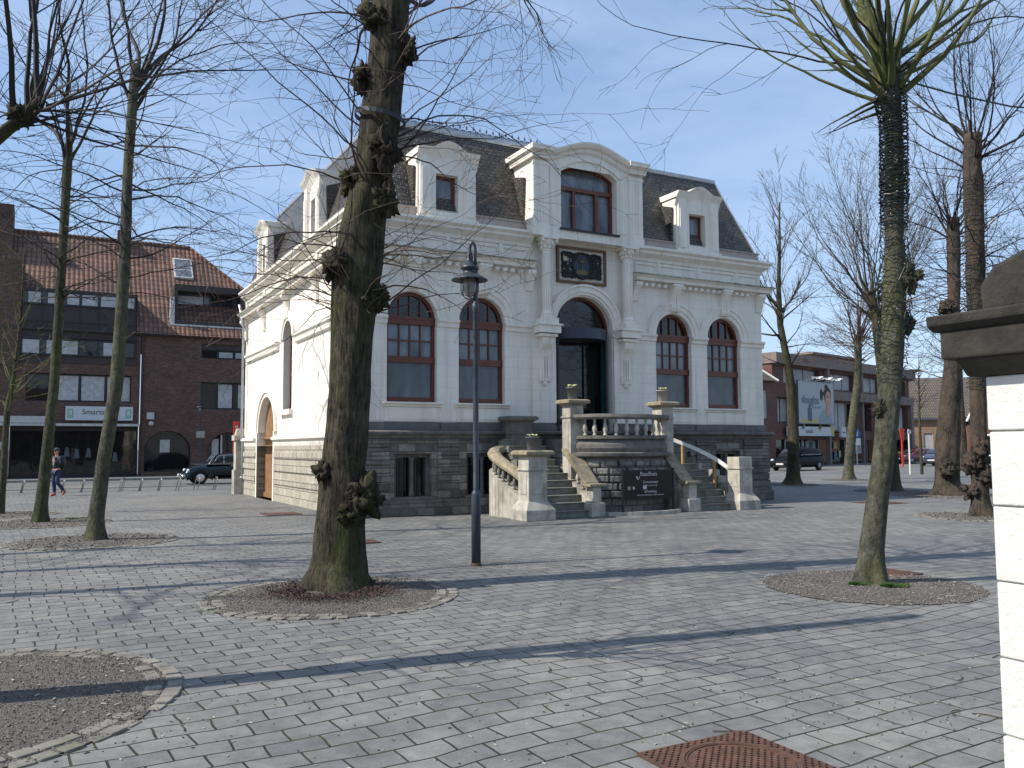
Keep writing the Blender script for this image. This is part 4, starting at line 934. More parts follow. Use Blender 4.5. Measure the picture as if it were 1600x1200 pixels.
M['chip'] = simple('pale_wood_chip', (.42, .38, .30), .8, var=.2)
pit(-4.0, 5.75, 1.72, 1, chips=110)
pit(-2.09, 10.05, 1.46, 2, litter=6000, chips=30)
pit(4.3, 10.45, 1.28, 3, ring=False, chips=110)
pit(-7.75, 16.0, 1.5, 4); pit(-10.9, 20.0, 1.5, 5, chips=5); pit(-13.3, 22.6, 1.3, 6, chips=5)
pit(11.0, 20.4, 1.4, 7, chips=8); pit(14.4, 28.8, 1.7, 8, litter=900, chips=8); pit(13.9, 31.8, 1.3, 9, ring=False, chips=0); pit(12.0, 37.2, 1.3, 10, ring=False, chips=0); pit(16.4, 42.2, 1.2, 11, ring=False, chips=0)
M['grass'] = simple('bright_spring_grass', (.05, .105, .02), .7, var=.3)
def tuft(x, y, r, n, seed, h=.05):
    rn = random.Random(seed); mb = MB()
    for k in range(n):
        a = rn.uniform(0, 6.28); q = r*sqrt(rn.random()); c = Vector((x+q*cos(a), y+q*sin(a)*.6, .045)); d = Vector((rn.uniform(-.03, .03), rn.uniform(-.03, .03), rn.uniform(.4, 1)*h)); s_ = Vector((cos(a)*.004, sin(a)*.004, 0)); mb.tri(c-s_, c+s_, c+d)
    tag(mb.build('grass_tuft', 'grass', fix=False), 'small tuft of bright green grass growing in the gravel', 'grass', kind='stuff')
tuft(4.12, 10.35, .13, 700, 1); tuft(4.47, 10.2, .17, 1100, 2); tuft(-10.4, 20.8, .35, 500, 3); tuft(-.35, 12.45, .15, 90, 4, .02)
# manhole covers
def manhole(x, y, s_, label, rz=YAW, round_=False, hgt=.012):
    t = thing('manhole_cover', label, 'manhole cover', (x, y, gz(x, y)+.004), rz, 'rusty covers set in the paving')
    mb = MB(); h = s_/2; mb.box(-h, h, -h, h, 0, hgt); mb.build('plate', 'rust', t)
    mb = MB()
    if round_:
        mb.sweep([Vector((h*.78*cos(2*pi*k/40), h*.78*sin(2*pi*k/40), hgt)) for k in range(40)], [(-.012, 0), (-.012, .006), (.012, .006), (.012, 0)], closed=True)
        mb.sweep([Vector((h*.72*cos(2*pi*k/40), h*.72*sin(2*pi*k/40), hgt)) for k in range(40)], [(-.004, 0), (-.004, .006), (.004, .006), (.004, 0)], closed=True)
        for i in range(-15, 16):
            for j in range(-15, 16):
                if (i+j) % 2 == 0: continue
                x_, y_ = i*h/16, j*h/16; r_ = sqrt(x_*x_+y_*y_)
                if abs(r_-h*.75) < .035: continue
                mb.box(x_-h*.022, x_+h*.022, y_-h*.012, y_+h*.012, hgt, hgt+.007)
    else:
        for i in range(-4, 5): mb.box(i*h/5-.012, i*h/5+.012, -h*.85, h*.85, hgt, hgt+.005)
    mb.build('relief', 'rust', t)
manhole(1.20, 4.68, .78, 'large rusty manhole cover with round rim, nearest the viewer', round_=True)
manhole(4.95, 11.5, .62, 'flat rusty cover just behind the leaning tree with string lights')
manhole(-2.75, 15.6, .60, 'flat rusty cover half hidden behind the big trunk, before the side wall')
manhole(-6.0, 22.4, .9, 'flat reddish cover in the paving beside the bright side wall'); manhole(10.8, 25.4, 1.1, 'flat reddish cover between the two thick trees on the right')

# ================================================================== TREES
M['bk_main'] = bark('bark_lime_mossy', (.012, .010, .008), (.100, .086, .062), (.050, .066, .016), .7, 2.1)
M['bk_smooth'] = bark('bark_smooth_lichen', (.040, .040, .030), (.135, .132, .10), (.12, .125, .045), .6, 1.3, None, 2.2)
M['bk_green'] = bark('bark_greenish', (.028, .028, .020), (.095, .092, .06), (.065, .082, .025), .6, 1.2, None, 2.5)
M['bk_old'] = bark('bark_old_brown', (.022, .018, .015), (.105, .090, .074), (.05, .055, .03), .45, 1.5, (.095, .066, .050), 4)
M['bk_dark'] = bark('bark_dark', (.03, .027, .02), (.09, .08, .055), (.07, .08, .03), .6, 1.0)
M['burl'] = simple('burl_bark', (.05, .042, .03), .95, var=.6, scale=14, bmp=1.0, stain=(.02, .018, .012), stain_amt=.8)
M['tw_dark'] = twigmat('twig_dark', (.014, .011, .009), (.042, .033, .027)); M['tw_mid'] = twigmat('twig_grey_brown', (.05, .042, .033), (.11, .095, .072)); M['tw_red'] = twigmat('twig_reddish', (.035, .020, .017), (.12, .075, .058)); M['tw_green'] = twigmat('twig_mossy', (.050, .058, .020), (.115, .125, .045))
def trunk(pts, mat, parent, n=28, rough=.05, flare=True, seed=0):
    pts = [(a, b, c_, r*(.85 if r > .25 or mat in ('bk_main', 'bk_old') else .82)) for a, b, c_, r in pts]
    # pts: (x,y,z,r) densified with noise
    mb = MB(); P = []
    for a, b in zip(pts, pts[1:]):
        m_ = max(2, int((Vector(b[:3])-Vector(a[:3])).length/.12))
        for k in range(m_): t = k/m_; P.append([a[i]*(1-t)+b[i]*t for i in range(4)])
    P.append(list(pts[-1]))
    for it in range(3): # smooth
        P = [P[0]]+[[(P[k-1][i]+2*P[k][i]+P[k+1][i])/4 for i in range(4)] for k in range(1, len(P)-1)]+[P[-1]]
    i0 = 0
    for k, (x, y, z, r) in enumerate(P):
        for a in range(n):
            an = 2*pi*a/n; fl = 1
            if flare and z < .5: fl = 1+((.5-z)/.5)**2*(.28+.22*sin(an*3+seed)+.15*sin(an*5+seed*2))
            nn = 1+rough*(noise.noise(Vector((cos(an)*2.2, sin(an)*2.2, z*1.1+seed)))*1.6+noise.noise(Vector((cos(an)*6, sin(an)*6, z*2.5+seed*3)))*.8)
            mb.v.append((x+r*nn*fl*cos(an), y+r*nn*fl*sin(an), z))
        if k:
            for a in range(n): b = (a+1) % n; mb.f.append(((k-1)*n+a, (k-1)*n+b, k*n+b, k*n+a))
    mb.f.append(tuple((len(P)-1)*n+a for a in range(n)))
    return mb.build('trunk', mat, parent, smooth=True, fix=False)
CUR_W = [0]
def grow(mb, rn, p, d, L, r, lev, cfg):
    """one branch and its side shoots; cfg: up (tropism), wig, kids, klen, rmin"""
    seg = cfg.get('seg', .2)*(1 if lev == 0 else .7); n = max(3, min(18, int(L/seg))); st = L/n
    pts = [p.copy()]; rad = [r]; cur = d.normalized(); q = p.copy(); up = cfg['up'][min(lev, len(cfg['up'])-1)]
    dirs = [cur.copy()]
    for k in range(n):
        j = Vector((rn.gauss(0, 1), rn.gauss(0, 1), rn.gauss(0, 1)))*cfg['wig']*(1+.3*lev)
        cur = (cur+j*st**.5*1.9+Vector((0, 0, up))*st).normalized(); q = q+cur*st
        pts.append(q.copy()); rad.append(max(cfg['rmin']*.7, r*(1-.9*((k+1)/n)**.75))); dirs.append(cur.copy())
    mb.tube(pts, rad, 8 if r > .04 else (5 if r > .012 else 3), cap=False)
    if lev < cfg['lev']:
        m_ = cfg['kids'][min(lev, len(cfg['kids'])-1)]*L; m_ = int(m_)+(rn.random() < m_-int(m_))
        for k in range(m_):
            t = rn.uniform(cfg.get('t0', .18), 1)**.9; i = min(n-1, int(t*n)); pp = pts[i].lerp(pts[i+1], t*n-i); dd = dirs[i+1]
            ax = dd.orthogonal().normalized(); ax = Matrix.Rotation(rn.uniform(0, 2*pi), 3, dd)@ax
            nd = Matrix.Rotation(radians(rn.uniform(*cfg['ang'])), 3, ax)@dd
            rk = rad[i]*rn.uniform(.45, .7)
            grow(mb, rn, pp, nd, L*rn.uniform(*cfg['klen'])*(1.15-.6*t), max(rk, cfg['rmin']), lev+1, cfg)
def at_tr(pts, z):
    for a, b in zip(pts, pts[1:]):
        if a[2] <= z <= b[2]: t = (z-a[2])/(b[2]-a[2]); return Vector((a[0]*(1-t)+b[0]*t, a[1]*(1-t)+b[1]*t, z)), a[3]*(1-t)+b[3]*t
    return Vector(pts[-1][:3]), pts[-1][3]
def tree(label, base, tr, mat, shoots, seed, twig='tw_dark', burls=(), group=None, cat='tree', flare=True, rough=.05, n=24, tops=(), burlm=None):
    t = thing('bare_tree', label, cat, (base[0], base[1], 0), 0, group); rn = random.Random(seed)
    trunk(tr, mat, t, n=n, rough=rough, flare=flare, seed=seed)
    for bz, ba, br_, sc in burls:
        c, r = at_tr(tr, bz); g = MB(); k_ = c+Vector((cos(ba), sin(ba), 0))*(r*.85)
        g.ball(k_, br_, 30, 20, (1, 1, sc), .75, seed+bz)
        for q in range(7): g.ball(k_+Vector((rn.gauss(0, .42), rn.gauss(0, .42), rn.gauss(0, .5)))*br_, br_*rn.uniform(.35, .6), 20, 13, (1, 1, 1), .9, q+seed)
        k_o = g.build('burl', burlm or mat, t, smooth=True)
        hg = MB()
        for q in range(9):
            a_ = rn.uniform(0, 6.28); d_ = Vector((cos(a_), sin(a_), rn.uniform(-.3, 1.2))).normalized(); hg.tube([k_+d_*br_*.7, k_+d_*br_*1.1+Vector((0, 0, .01)), k_+d_*(br_*1.1+rn.uniform(.02, .09))+Vector((0, 0, rn.uniform(0, .05)))], [.006, .004, .002], 4)
        hg.build('sprouts', 'tw_red', k_o, fix=False)
    groups = {}
    for sp in shoots:
        mt = sp.get('mat', twig); mb = groups.setdefault(mt, MB())
        for k in range(sp['n']):
            z = rn.uniform(*sp['z']); c, r = at_tr(tr, z); a = rn.uniform(*sp.get('az', (0, 2*pi))); el = radians(rn.uniform(*sp['el']))
            d = Vector((cos(a)*cos(el), sin(a)*cos(el), sin(el))); off = min(1, cos(el)+.2); p = c+Vector((cos(a), sin(a), 0))*(r*.8*off)
            grow(mb, rn, p, d, rn.uniform(*sp['L']), rn.uniform(*sp['r']), 0, sp['cfg'])
    for mt, mb in groups.items(): mb.build('crown', mt, t, fix=False, smooth=False)
    return t
def C(up=(0.15, .1), wig=.12, kids=(2.2, 2.5), klen=(.28, .5), ang=(22, 55), rmin=.004, lev=2, **k): return dict(up=up, wig=wig, kids=kids, klen=klen, ang=ang, rmin=rmin, lev=lev, **k)

# 1 the big burled lime in front
X0, Y0_ = -2.09, 10.4
tr = [(0, 0, -.05, .43), (0, 0, .3, .37), (.03, 0, 1.0, .315), (.09, 0, 2.0, .30), (.13, 0, 2.8, .285), (.17, 0, 3.4, .31), (.20, 0, 3.95, .36), (.27, 0, 4.5, .30), (.40, 0, 5.1, .28), (.47, 0, 5.75, .285), (.55, 0, 6.6, .27), (.60, 0, 7.4, .28), (.62, 0, 8.6, .25), (.7, 0, 10.0, .2), (.75, .1, 12, .12)]
M['burl_main'] = M['burl']
tree('thick mossy burled tree standing before the town hall, left of the lamp post', (X0, Y0_), tr, 'bk_main', [
    dict(n=48, z=(3.3, 4.6), el=(-8, 45), L=(1.0, 2.8), r=(.005, .013), mat='tw_red', cfg=C((-.12, -.25), .18, (1.5, 1.5), (.3, .5), (25, 60), .0034)),
    dict(n=62, z=(4.6, 7.4), el=(0, 50), L=(1.4, 3.5), r=(.006, .016), mat='tw_red', cfg=C((-.08, -.22), .16, (1.7, 1.6), (.3, .5), (25, 60), .0034)),
    dict(n=24, z=(7.2, 9.0), el=(5, 45), L=(2.4, 4.4), r=(.016, .036), cfg=C((-.16, -.26), .12, (1.8, 1.8), (.3, .5), (25, 55), .004)),
    dict(n=16, z=(9, 12), el=(30, 75), L=(2, 4.2), r=(.03, .05), cfg=C((0, -.05), .10, (1.3, 1.2), (.3, .5), (25, 55), .004)),
], 11, burls=[(1.15, radians(-25), .19, 1.35), (1.42, radians(215), .10, 1.1), (.98, radians(-60), .13, 1.1), (3.9, radians(225), .14, 1.2), (4.75, radians(-30), .15, 1.3), (5.0, radians(190), .12, 1.2), (5.3, radians(-60), .17, 1.5), (6.25, radians(200), .14, 1.2), (6.6, radians(-20), .13, 1.5), (7.0, radians(220), .14, 1.2), (3.5, radians(-15), .13, 1.2)], rough=.09, n=40)
mb = MB(); c, r = at_tr(tr, 5.72)
mb.sweep([Vector((c.x+(r+.015)*1.04*cos(2*pi*k/24), c.y+(r+.015)*1.04*sin(2*pi*k/24), 5.78-.06*cos(2*pi*k/24))) for k in range(24)], [(-.006, -.028), (-.006, .028), (.006, .028), (.006, -.028)], closed=True)
M['strapm'] = simple('dark_strap', (.035, .037, .042), .5, .3); o = mb.build('trunk_strap', 'strapm'); o.location = (X0, Y0_, 0); tag(o, 'dark metal strap buckled round the big burled trunk', 'strap')

# 2 pollard with mossy crown and string lights
X1, Y1 = 4.31, 10.5
tr = [(0, 0, -.05, .22), (.0, 0, .3, .175), (.12, 0, 1.0, .155), (.225, 0, 1.6, .155), (.30, 0, 2.1, .165), (.36, 0, 2.6, .155), (.40, 0, 3.2, .165), (.44, 0, 3.7, .175), (.45, 0, 4.2, .14), (.48, 0, 5.0, .135), (.50, 0, 5.7, .13), (.46, 0, 6.25, .17), (.47, 0, 6.6, .16)]
tr2 = tr
tree('leaning pollard wound with string lights, mossy green limbs fanning out overhead', (X1, Y1), tr, 'bk_smooth', [
    dict(n=12, z=(6.05, 6.6), el=(12, 50), L=(2.2, 3.8), r=(.030, .05), mat='tw_green', cfg=C((.32, .1), .12, (1.3, 1.8), (.3, .5), (20, 50), .005, 2, t0=.3)),
    dict(n=15, z=(6.2, 6.75), el=(42, 85), L=(2.4, 3.6), r=(.03, .055), mat='tw_green', cfg=C((.05, .05), .14, (.8, 1.5), (.3, .5), (20, 45), .005, 2, t0=.35)),
    dict(n=5, z=(6.0, 6.3), el=(8, 28), L=(1.2, 2.6), az=(2.6, 4.0), r=(.028, .04), mat='tw_green', cfg=C((.12, .0), .10, (.9, 1.5), (.25, .4), (20, 50), .006, 1, t0=.3)),
    dict(n=4, z=(5.9, 6.2), el=(-30, 5), L=(.5, 1.0), r=(.02, .03), mat='bk_green', cfg=C((0, 0), .1, (0, 0), lev=0)),
    dict(n=13, z=(6.2, 6.6), el=(18, 50), L=(2.8, 4.6), r=(.012, .02), cfg=C((.0, -.16), .13, (1.8, 2.2), (.3, .5), (25, 55), .0036, 2)),
    dict(n=10, z=(3.0, 3.8), el=(-10, 40), L=(.3, .8), r=(.005, .01), mat='tw_red', cfg=C((0, -.1), .15, (1, 1), (.3, .5), (25, 50), .003, 1)),
], 23, burls=[(3.75, radians(-20), .11, 1.6), (3.2, radians(10), .09, 1.3), (2.15, radians(200), .06, 1.6)], rough=.06, n=30)
M['wire'] = simple('dark_green_cable', (.012, .022, .020), .5, var=.2)
sl = thing('string_lights', 'dark cable of string lights wound tightly round the leaning pollard', 'string lights', (X1, Y1, 0))
rn = random.Random(5)
def wind(parent, tr, z0, z1, pitch, seed, rad=.0055, extra=.012, jit=1.0):
    rn = random.Random(seed); mb = MB(); pts = []; z = z0; a = 0
    while z < z1:
        c, r = at_tr(tr, z); off = r*1.03+extra+rn.uniform(0, .008); pts.append(Vector((c.x+off*cos(a), c.y+off*sin(a), z+rn.uniform(-1, 1)*pitch*.22*jit))); a += 2*pi/14; z += pitch/14*rn.uniform(.6, 1.4)
    mb.tube(pts, rad, 4); 
    g = MB()
    for k in range(0, len(pts), 17): g.ball(pts[k]+Vector((0, 0, -.012)), .006, 5, 4, (1, 1, 1.5))
    mb.build('cable', 'wire', parent, fix=False); g.build('bulbs', 'bulb', parent, fix=False)
wind(sl, tr, 2.45, 5.3, .095, 1, jit=2.2); wind(sl, tr, 2.9, 5.2, .17, 9, jit=4); wind(sl, tr, 4.4, 6.1, .045, 2, .008, .02, 1.4); wind(sl, tr, 4.7, 6.05, .05, 3, .009, .03, 1.8)
mb = MB(); pts = [Vector((X1+.6, Y1, 6.30-.00)), Vector((X1+1.4, Y1+.3, 6.235)), Vector((X1+2.4, Y1+.7, 6.22)), Vector((X1+4.5, Y1+1.5, 6.4))]
mb.tube(pts, .012, 5); o = mb.build('overhead_cable', 'wire'); tag(o, 'thin black cable strung across the sky from the lit pollard to the right', 'cable')

# 3..5 left row
def lime_left(label, x, y, tr, seed, mat, low, top, n, Lr=(1.8, 3.4), twig='tw_dark', grp='bare trees on the square'):
    H = tr[-1][2]
    return tree(label, (x, y), tr, mat, [
        dict(n=int(n*.95), z=(low, top), el=(-5, 42), L=Lr, r=(.010, .024), cfg=C((-.12, -.26), .14, (2.5, 2.2), (.28, .5), (22, 55), .004)),
        dict(n=9, z=(top-.4, top+.3), el=(45, 84), L=(3.6, 5.4), r=(.03, .055), cfg=C((.04, 0), .10, (2.4, 2.0), (.28, .45), (22, 50), .005)),
    ], seed, twig, rough=.05, n=18)
lime_left('slim leaning tree, first one left of the big burled tree', -7.75, 16.04, [(0, 0, -.05, .2), (.02, 0, .4, .17), (.12, 0, 1.4, .15), (.33, 0, 2.9, .15), (.38, 0, 4.2, .13), (.42, 0, 5.3, .13), (.43, 0, 7.0, .11), (.5, 0, 8.7, .11), (.52, 0, 9.1, .1)], 31, 'bk_smooth', 4.6, 8.6, 42)
lime_left('slim mossy tree just left of the walking person', -10.95, 20.0, [(0, 0, -.05, .19), (.05, 0, .6, .165), (.24, 0, 3.2, .13), (.30, 0, 5.0, .13), (.34, 0, 6.6, .12), (.38, 0, 8.6, .13), (.4, 0, 9.0, .1)], 32, 'bk_green', 5.2, 8.7, 40, (1.6, 3.2))
tree('young yellow-green tree with low upswept branches at the far left edge', (-13.4, 22.6), [(0, 0, -.05, .13), (.04, 0, 1.2, .10), (.08, 0, 2.8, .095), (.2, 0, 3.4, .07), (.35, 0, 5.0, .05), (.4, 0, 7.4, .02)], 'bk_green', [
    dict(n=20, z=(2.6, 4.6), el=(15, 60), L=(1.2, 2.8), r=(.012, .03), mat='tw_green', cfg=C((.06, .02), .12, (2.4, 2.5), (.3, .5), (22, 50), .005)),
    dict(n=10, z=(4.6, 7), el=(30, 70), L=(1.0, 1.8), r=(.008, .02), mat='tw_green', cfg=C((.06, .02), .12, (2.4, 2.5), (.3, .5), (22, 50), .005)),
], 33, n=12, flare=False)
# foreground pollard just outside the left edge: its knobbed limb and branches hang into the picture
x, y = -4.0, 5.75
tree('near pollard whose dark knobbed limb enters at the upper left edge', (x, y), [(0, 0, -.05, .22), (0, 0, 2.0, .17), (.1, 0, 3.2, .14), (.34, -.03, 3.72, .075), (.66, -.05, 3.95, .055), (.76, -.05, 4.02, .085), (.79, -.05, 4.10, .03)], 'bk_dark', [
    dict(n=15, z=(3.9, 4.1), az=(-.9, 1.3), el=(-5, 62), L=(.9, 2.1), r=(.006, .015), cfg=C((.05, -.05), .10, (1.8, 2.0), (.3, .5), (22, 50), .0026)),
    dict(n=8, z=(3.9, 4.1), az=(1.3, 5), el=(35, 85), L=(1.5, 2.6), r=(.014, .024), cfg=C((.03, 0), .10, (1.6, 2.0), (.3, .5), (22, 50), .0026)),
    dict(n=6, z=(2.9, 3.4), az=(1.9, 4.2), el=(40, 80), L=(1.6, 3), r=(.012, .024), cfg=C((.03, 0), .10, (1.6, 2.0), (.3, .5), (22, 50), .004)),
], 35, burls=[(3.98, radians(170), .07, 1.0)], n=18, flare=False)
nt_ = MB(); nt_.tube([(x, y, 2.6), (x-.05, y, 4.5), (x-.1, y, 6.5), (x-.08, y, 8.3)], [.16, .14, .12, .09], 12); o = nt_.build('stem', 'bk_dark', smooth=True); o.parent = [q for q in bpy.data.objects if q.name.startswith('bare_tree') and abs(q.location.x-x) < .01 and abs(q.location.y-y) < .01][0]; o.location = (-x, -y, 0)
# off-frame neighbours whose long shadows cross the square
for k, (x, y, h) in enumerate([(-13.5, 9.75, 9.5), (-12.2, 7.9, 10.0), (-15.5, 11.5, 11)]):
    tree(['off-picture tree left of the square, first of three in its row', 'off-picture tree left of the square, nearest the viewer in its row', 'off-picture tree left of the square, farthest in its row'][k], (x, y), [(0, 0, -.05, .24), (0, 0, .5, .2), (.1, 0, h*.5, .17), (.15, .1, h, .12)], 'bk_dark', [
        dict(n=18, z=(h*.6, h), el=(0, 50), L=(1.8, 3.4), r=(.015, .035), cfg=C((0, -.1), .12, (1.6, 1.6), (.3, .5), (22, 55), .006)),
        dict(n=5, z=(h-.3, h), el=(45, 80), L=(3, 4), r=(.05, .07), cfg=C((0.04, 0), .08, (1.6, 1.6), (.3, .5), (22, 55), .006))], 50+k, n=12)
# right group
old = 'old brown pollard'
tr6 = [(0, 0, -.05, .30), (0, 0, .4, .21), (.0, 0, 1.0, .22), (.03, 0, 2.2, .20), (.06, 0, 3.3, .21), (.1, 0, 5.2, .24), (.14, 0, 6.5, .25), (.16, 0, 8.0, .26), (.2, 0, 9.2, .23)]
tree('tall sawn-topped pollard wound with lights, beside the white pillar', (11.0, 20.3), tr6, 'bk_old', [
    dict(n=20, z=(8.3, 9.2), el=(30, 84), L=(2.6, 4.6), r=(.018, .042), cfg=C((.14, .03), .09, (2.8, 2.5), (.28, .45), (20, 45), .005)),
    dict(n=60, z=(4.6, 9.1), el=(-5, 45), L=(1.4, 3.6), r=(.008, .018), cfg=C((-.08, -.16), .12, (2.2, 2.2), (.3, .5), (22, 55), .0045)),
    dict(n=9, z=(2.6, 4.6), el=(-5, 40), L=(.8, 1.8), r=(.008, .016), cfg=C((-.02, -.1), .12, (1.8, 1.8), (.3, .5), (22, 55), .0045)),
], 61, burls=[(1.3, radians(200), .20, 1.2), (.95, radians(-70), .19, 1.2), (1.6, radians(250), .15, 1.2), (.6, radians(190), .14, 1.1)], rough=.09, n=26)
sl2 = thing('string_lights', 'dark string-light cable wound round the old pollard beside the white pillar', 'string lights', (11.0, 20.3, 0)); wind(sl2, tr6, 3.0, 8.2, .12, 7, .008)
mb = MB(); mb.sweep([Vector((.45+.0*k, -.27, 6.95))+Vector((.07*cos(2*pi*k/14), 0, .09*sin(2*pi*k/14))) for k in range(12)], [(-.012, -.012), (-.012, .012), (.012, .012), (.012, -.012)], up=Vector((0, 1, 0))); o = mb.build('hose_loop', 'whitep'); o.location = (11.0, 20.3, 0); tag(o, 'small white curl of hose hanging high on the wound old pollard', 'hose')
tree('old cracked brown pollard with swollen foot, just left of the sawn-topped one', (14.45, 28.7), [(0, 0, -.05, .55), (.02, 0, .5, .44), (.08, 0, 1.8, .43), (.25, 0, 3.4, .36), (.36, 0, 4.8, .25), (.42, 0, 5.8, .30), (.5, 0, 6.6, .21), (.55, 0, 7.6, .26), (.6, 0, 9.4, .22)], 'bk_old', [
    dict(n=26, z=(8.6, 9.4), el=(25, 80), L=(2.0, 4.2), r=(.02, .04), cfg=C((.04, .0), .09, (2.0, 1.8), (.3, .45), (20, 50), .006)),
    dict(n=46, z=(4.4, 8.8), el=(-10, 40), L=(1.4, 3.4), r=(.010, .022), cfg=C((-.02, -.08), .12, (1.7, 1.7), (.3, .5), (22, 55), .0055)),
], 62, burls=[(6.3, radians(190), .2, 1.2), (5.4, radians(-20), .2, 1.3), (.9, radians(-110), .22, 1.1)], rough=.10, n=26)
tree('tall round-crowned tree standing directly behind the leaning lit pollard', (13.9, 31.6), [(0, 0, -.05, .42), (0, 0, .5, .34), (-.1, 0, 2.5, .30), (-.2, 0, 5.0, .26), (-.35, 0, 6.6, .24), (-.6, 0, 7.4, .2)], 'bk_dark', [
    dict(n=34, z=(6.3, 7.4), el=(30, 88), L=(3.4, 6.4), r=(.02, .045), mat='tw_mid', cfg=C((.14, .08), .07, (2.6, 2.4), (.25, .42), (18, 40), .0065)),
    dict(n=34, z=(5.2, 7.3), el=(0, 45), L=(2.0, 3.8), r=(.012, .024), mat='tw_mid', cfg=C((.08, .0), .11, (2.4, 2.2), (.25, .42), (18, 45), .006)),
], 63, n=18)
tree('forked tree with dark lower trunk beside the right corner of the town hall', (12.03, 37.1), [(0, 0, -.05, .42), (.05, 0, .5, .33), (.12, 0, 2.2, .28), (.05, 0, 4.4, .24), (-.1, 0, 5.6, .20), (-.33, 0, 7.0, .165), (-.35, 0, 8.6, .12), (-.25, 0, 10.4, .08), (-.2, 0, 12.4, .03)], 'bk_dark', [
    dict(n=11, z=(6.4, 8.2), el=(30, 62), L=(2.6, 4.2), r=(.026, .05), mat='tw_mid', cfg=C((.2, .08), .09, (3.0, 2.6), (.3, .45), (22, 45), .0075)),
    dict(n=20, z=(7.6, 12), el=(35, 78), L=(1.8, 3.6), r=(.014, .032), mat='tw_mid', cfg=C((.10, .05), .07, (3.0, 2.6), (.25, .42), (18, 40), .0075)),
    dict(n=8, z=(4.8, 6.8), el=(-10, 40), L=(1.4, 2.4), r=(.03, .05), cfg=C((.1, .0), .12, (2.2, 2.0), (.3, .45), (22, 45), .007)),
], 64, n=18)
tree('pale-barked tree before the shops, right of the black people carrier', (16.42, 42.2), [(0, 0, -.05, .36), (.05, 0, .6, .27), (.3, 0, 2.6, .26), (.62, 0, 4.6, .24), (.72, 0, 6.0, .2), (.7, 0, 6.6, .22), (.75, 0, 7.0, .16)], 'bk_smooth', [
    dict(n=36, z=(5.6, 7.0), el=(0, 50), L=(1.8, 3.6), r=(.016, .035), mat='tw_red', cfg=C((.05, .0), .10, (2.4, 2.2), (.3, .45), (20, 50), .0075)),
    dict(n=14, z=(6.6, 7.0), el=(50, 88), L=(2.4, 4.0), r=(.03, .06), mat='tw_red', cfg=C((.05, .05), .07, (2.4, 2.2), (.3, .42), (18, 40), .0075)),
], 65, n=16)
tree('thin sapling between the leaning lit pollard and the cracked old tree', (23.66, 49.8), [(0, 0, -.05, .12), (-.02, 0, 3.0, .09), (0, 0, 4.2, .07), (.05, 0, 5.6, .04), (.1, 0, 7.0, .02)], 'bk_green', [
    dict(n=22, z=(3.2, 6.5), el=(20, 65), L=(.8, 1.8), r=(.012, .025), cfg=C((.05, .0), .10, (2.2, 2.2), (.3, .45), (20, 50), .008)),
], 66, n=10, flare=False)
tree('distant old tree behind the cracked pollard near the parked cars', (29.7, 56.8), [(0, 0, -.05, .5), (0, 0, .6, .42), (-.1, 0, 5, .36), (0, 0, 9, .3), (0, 0, 13, .25)], 'bk_old', [
    dict(n=50, z=(6, 13), el=(-5, 50), L=(2.0, 4.5), r=(.02, .05), cfg=C((.02, .0), .10, (1.8, 1.8), (.3, .45), (20, 50), .01)),
], 67, n=14)
tree('background tree rising right of the white pillar cap', (19.5, 30.5), [(0, 0, -.05, .35), (0, 0, 4, .28), (.1, 0, 8.5, .22)], 'bk_dark', [
    dict(n=34, z=(4.5, 8.5), el=(-5, 80), L=(2.4, 5.0), r=(.02, .05), cfg=C((.03, .0), .09, (1.8, 1.8), (.28, .45), (20, 50), .006)),
], 69, n=12)

# loose twigs, leaves and pale scales on the paving
rn = random.Random(77); mb = MB(); mp2 = MB()
for k in range(900):
    y = 3.8+(rn.random()**1.6)*14; x = rn.uniform(-.62, .60)*y; z = gz(x, y)+.003; a = rn.uniform(0, pi); L = rn.uniform(.008, .03)
    d = Vector((cos(a), sin(a), 0))*L; e = Vector((-sin(a), cos(a), 0))*rn.uniform(.003, .009)
    (mb if rn.random() < .55 else mp2).prism([Vector((x, y, z)), Vector((x, y, z))+d, Vector((x, y, z))+d+e, Vector((x, y, z))+e], (0, 0, .004))
for k in range(46):
    y = 3.9+(rn.random()**1.5)*9; x = rn.uniform(-.6, .58)*y; z = gz(x, y)+.008; a = rn.uniform(0, 6); pts = [Vector((x, y, z))]
    for j in range(5): a += rn.uniform(-.5, .5); pts.append(pts[-1]+Vector((cos(a), sin(a), rn.uniform(-.02, .03)))*rn.uniform(.02, .045))
    mp2.tube(pts, [.004]*6, 4)
tag(mb.build('paving_litter', 'chip'), 'pale bud scales and chips scattered on the paving', 'litter', kind='stuff'); M['lit2'] = simple('brown_leaf_scraps', (.07, .045, .03), .9, var=.4, scale=20)
tag(mp2.build('twig_litter', 'lit2'), 'dark twigs and leaf scraps scattered on the paving', 'litter', kind='stuff')
mb = MB()   # moss and weeds in the joints near the pit and stairs
for k in range(520):
    cx, cy, sp = rn.choice([(-1.2, 5.4, 1.1), (.5, 7.0, 2.0), (-2.8, 8.6, 1.0), (2.8, 9.6, 1.2), (-.2, 12.5, .4), (.4, 20.0, 1.4), (2.2, 5.6, .9)]); x = cx+rn.gauss(0, sp); y = cy+rn.gauss(0, sp*.5)
    if y < 3.9: continue
    z = gz(x, y); c = Vector((x, y, z)); 
    for j in range(3): a = rn.uniform(0, 6.28); s_ = Vector((cos(a), sin(a), 0))*.004; mb.tri(c-s_, c+s_, c+Vector((rn.uniform(-.012, .012), rn.uniform(-.012, .012), rn.uniform(.006, .018))))
M['moss'] = simple('joint_moss', (.06, .085, .02), .9, var=.3); tag(mb.build('joint_weeds', 'moss', fix=False), 'tiny weeds and moss sprouting in the paving joints', 'moss', kind='stuff')

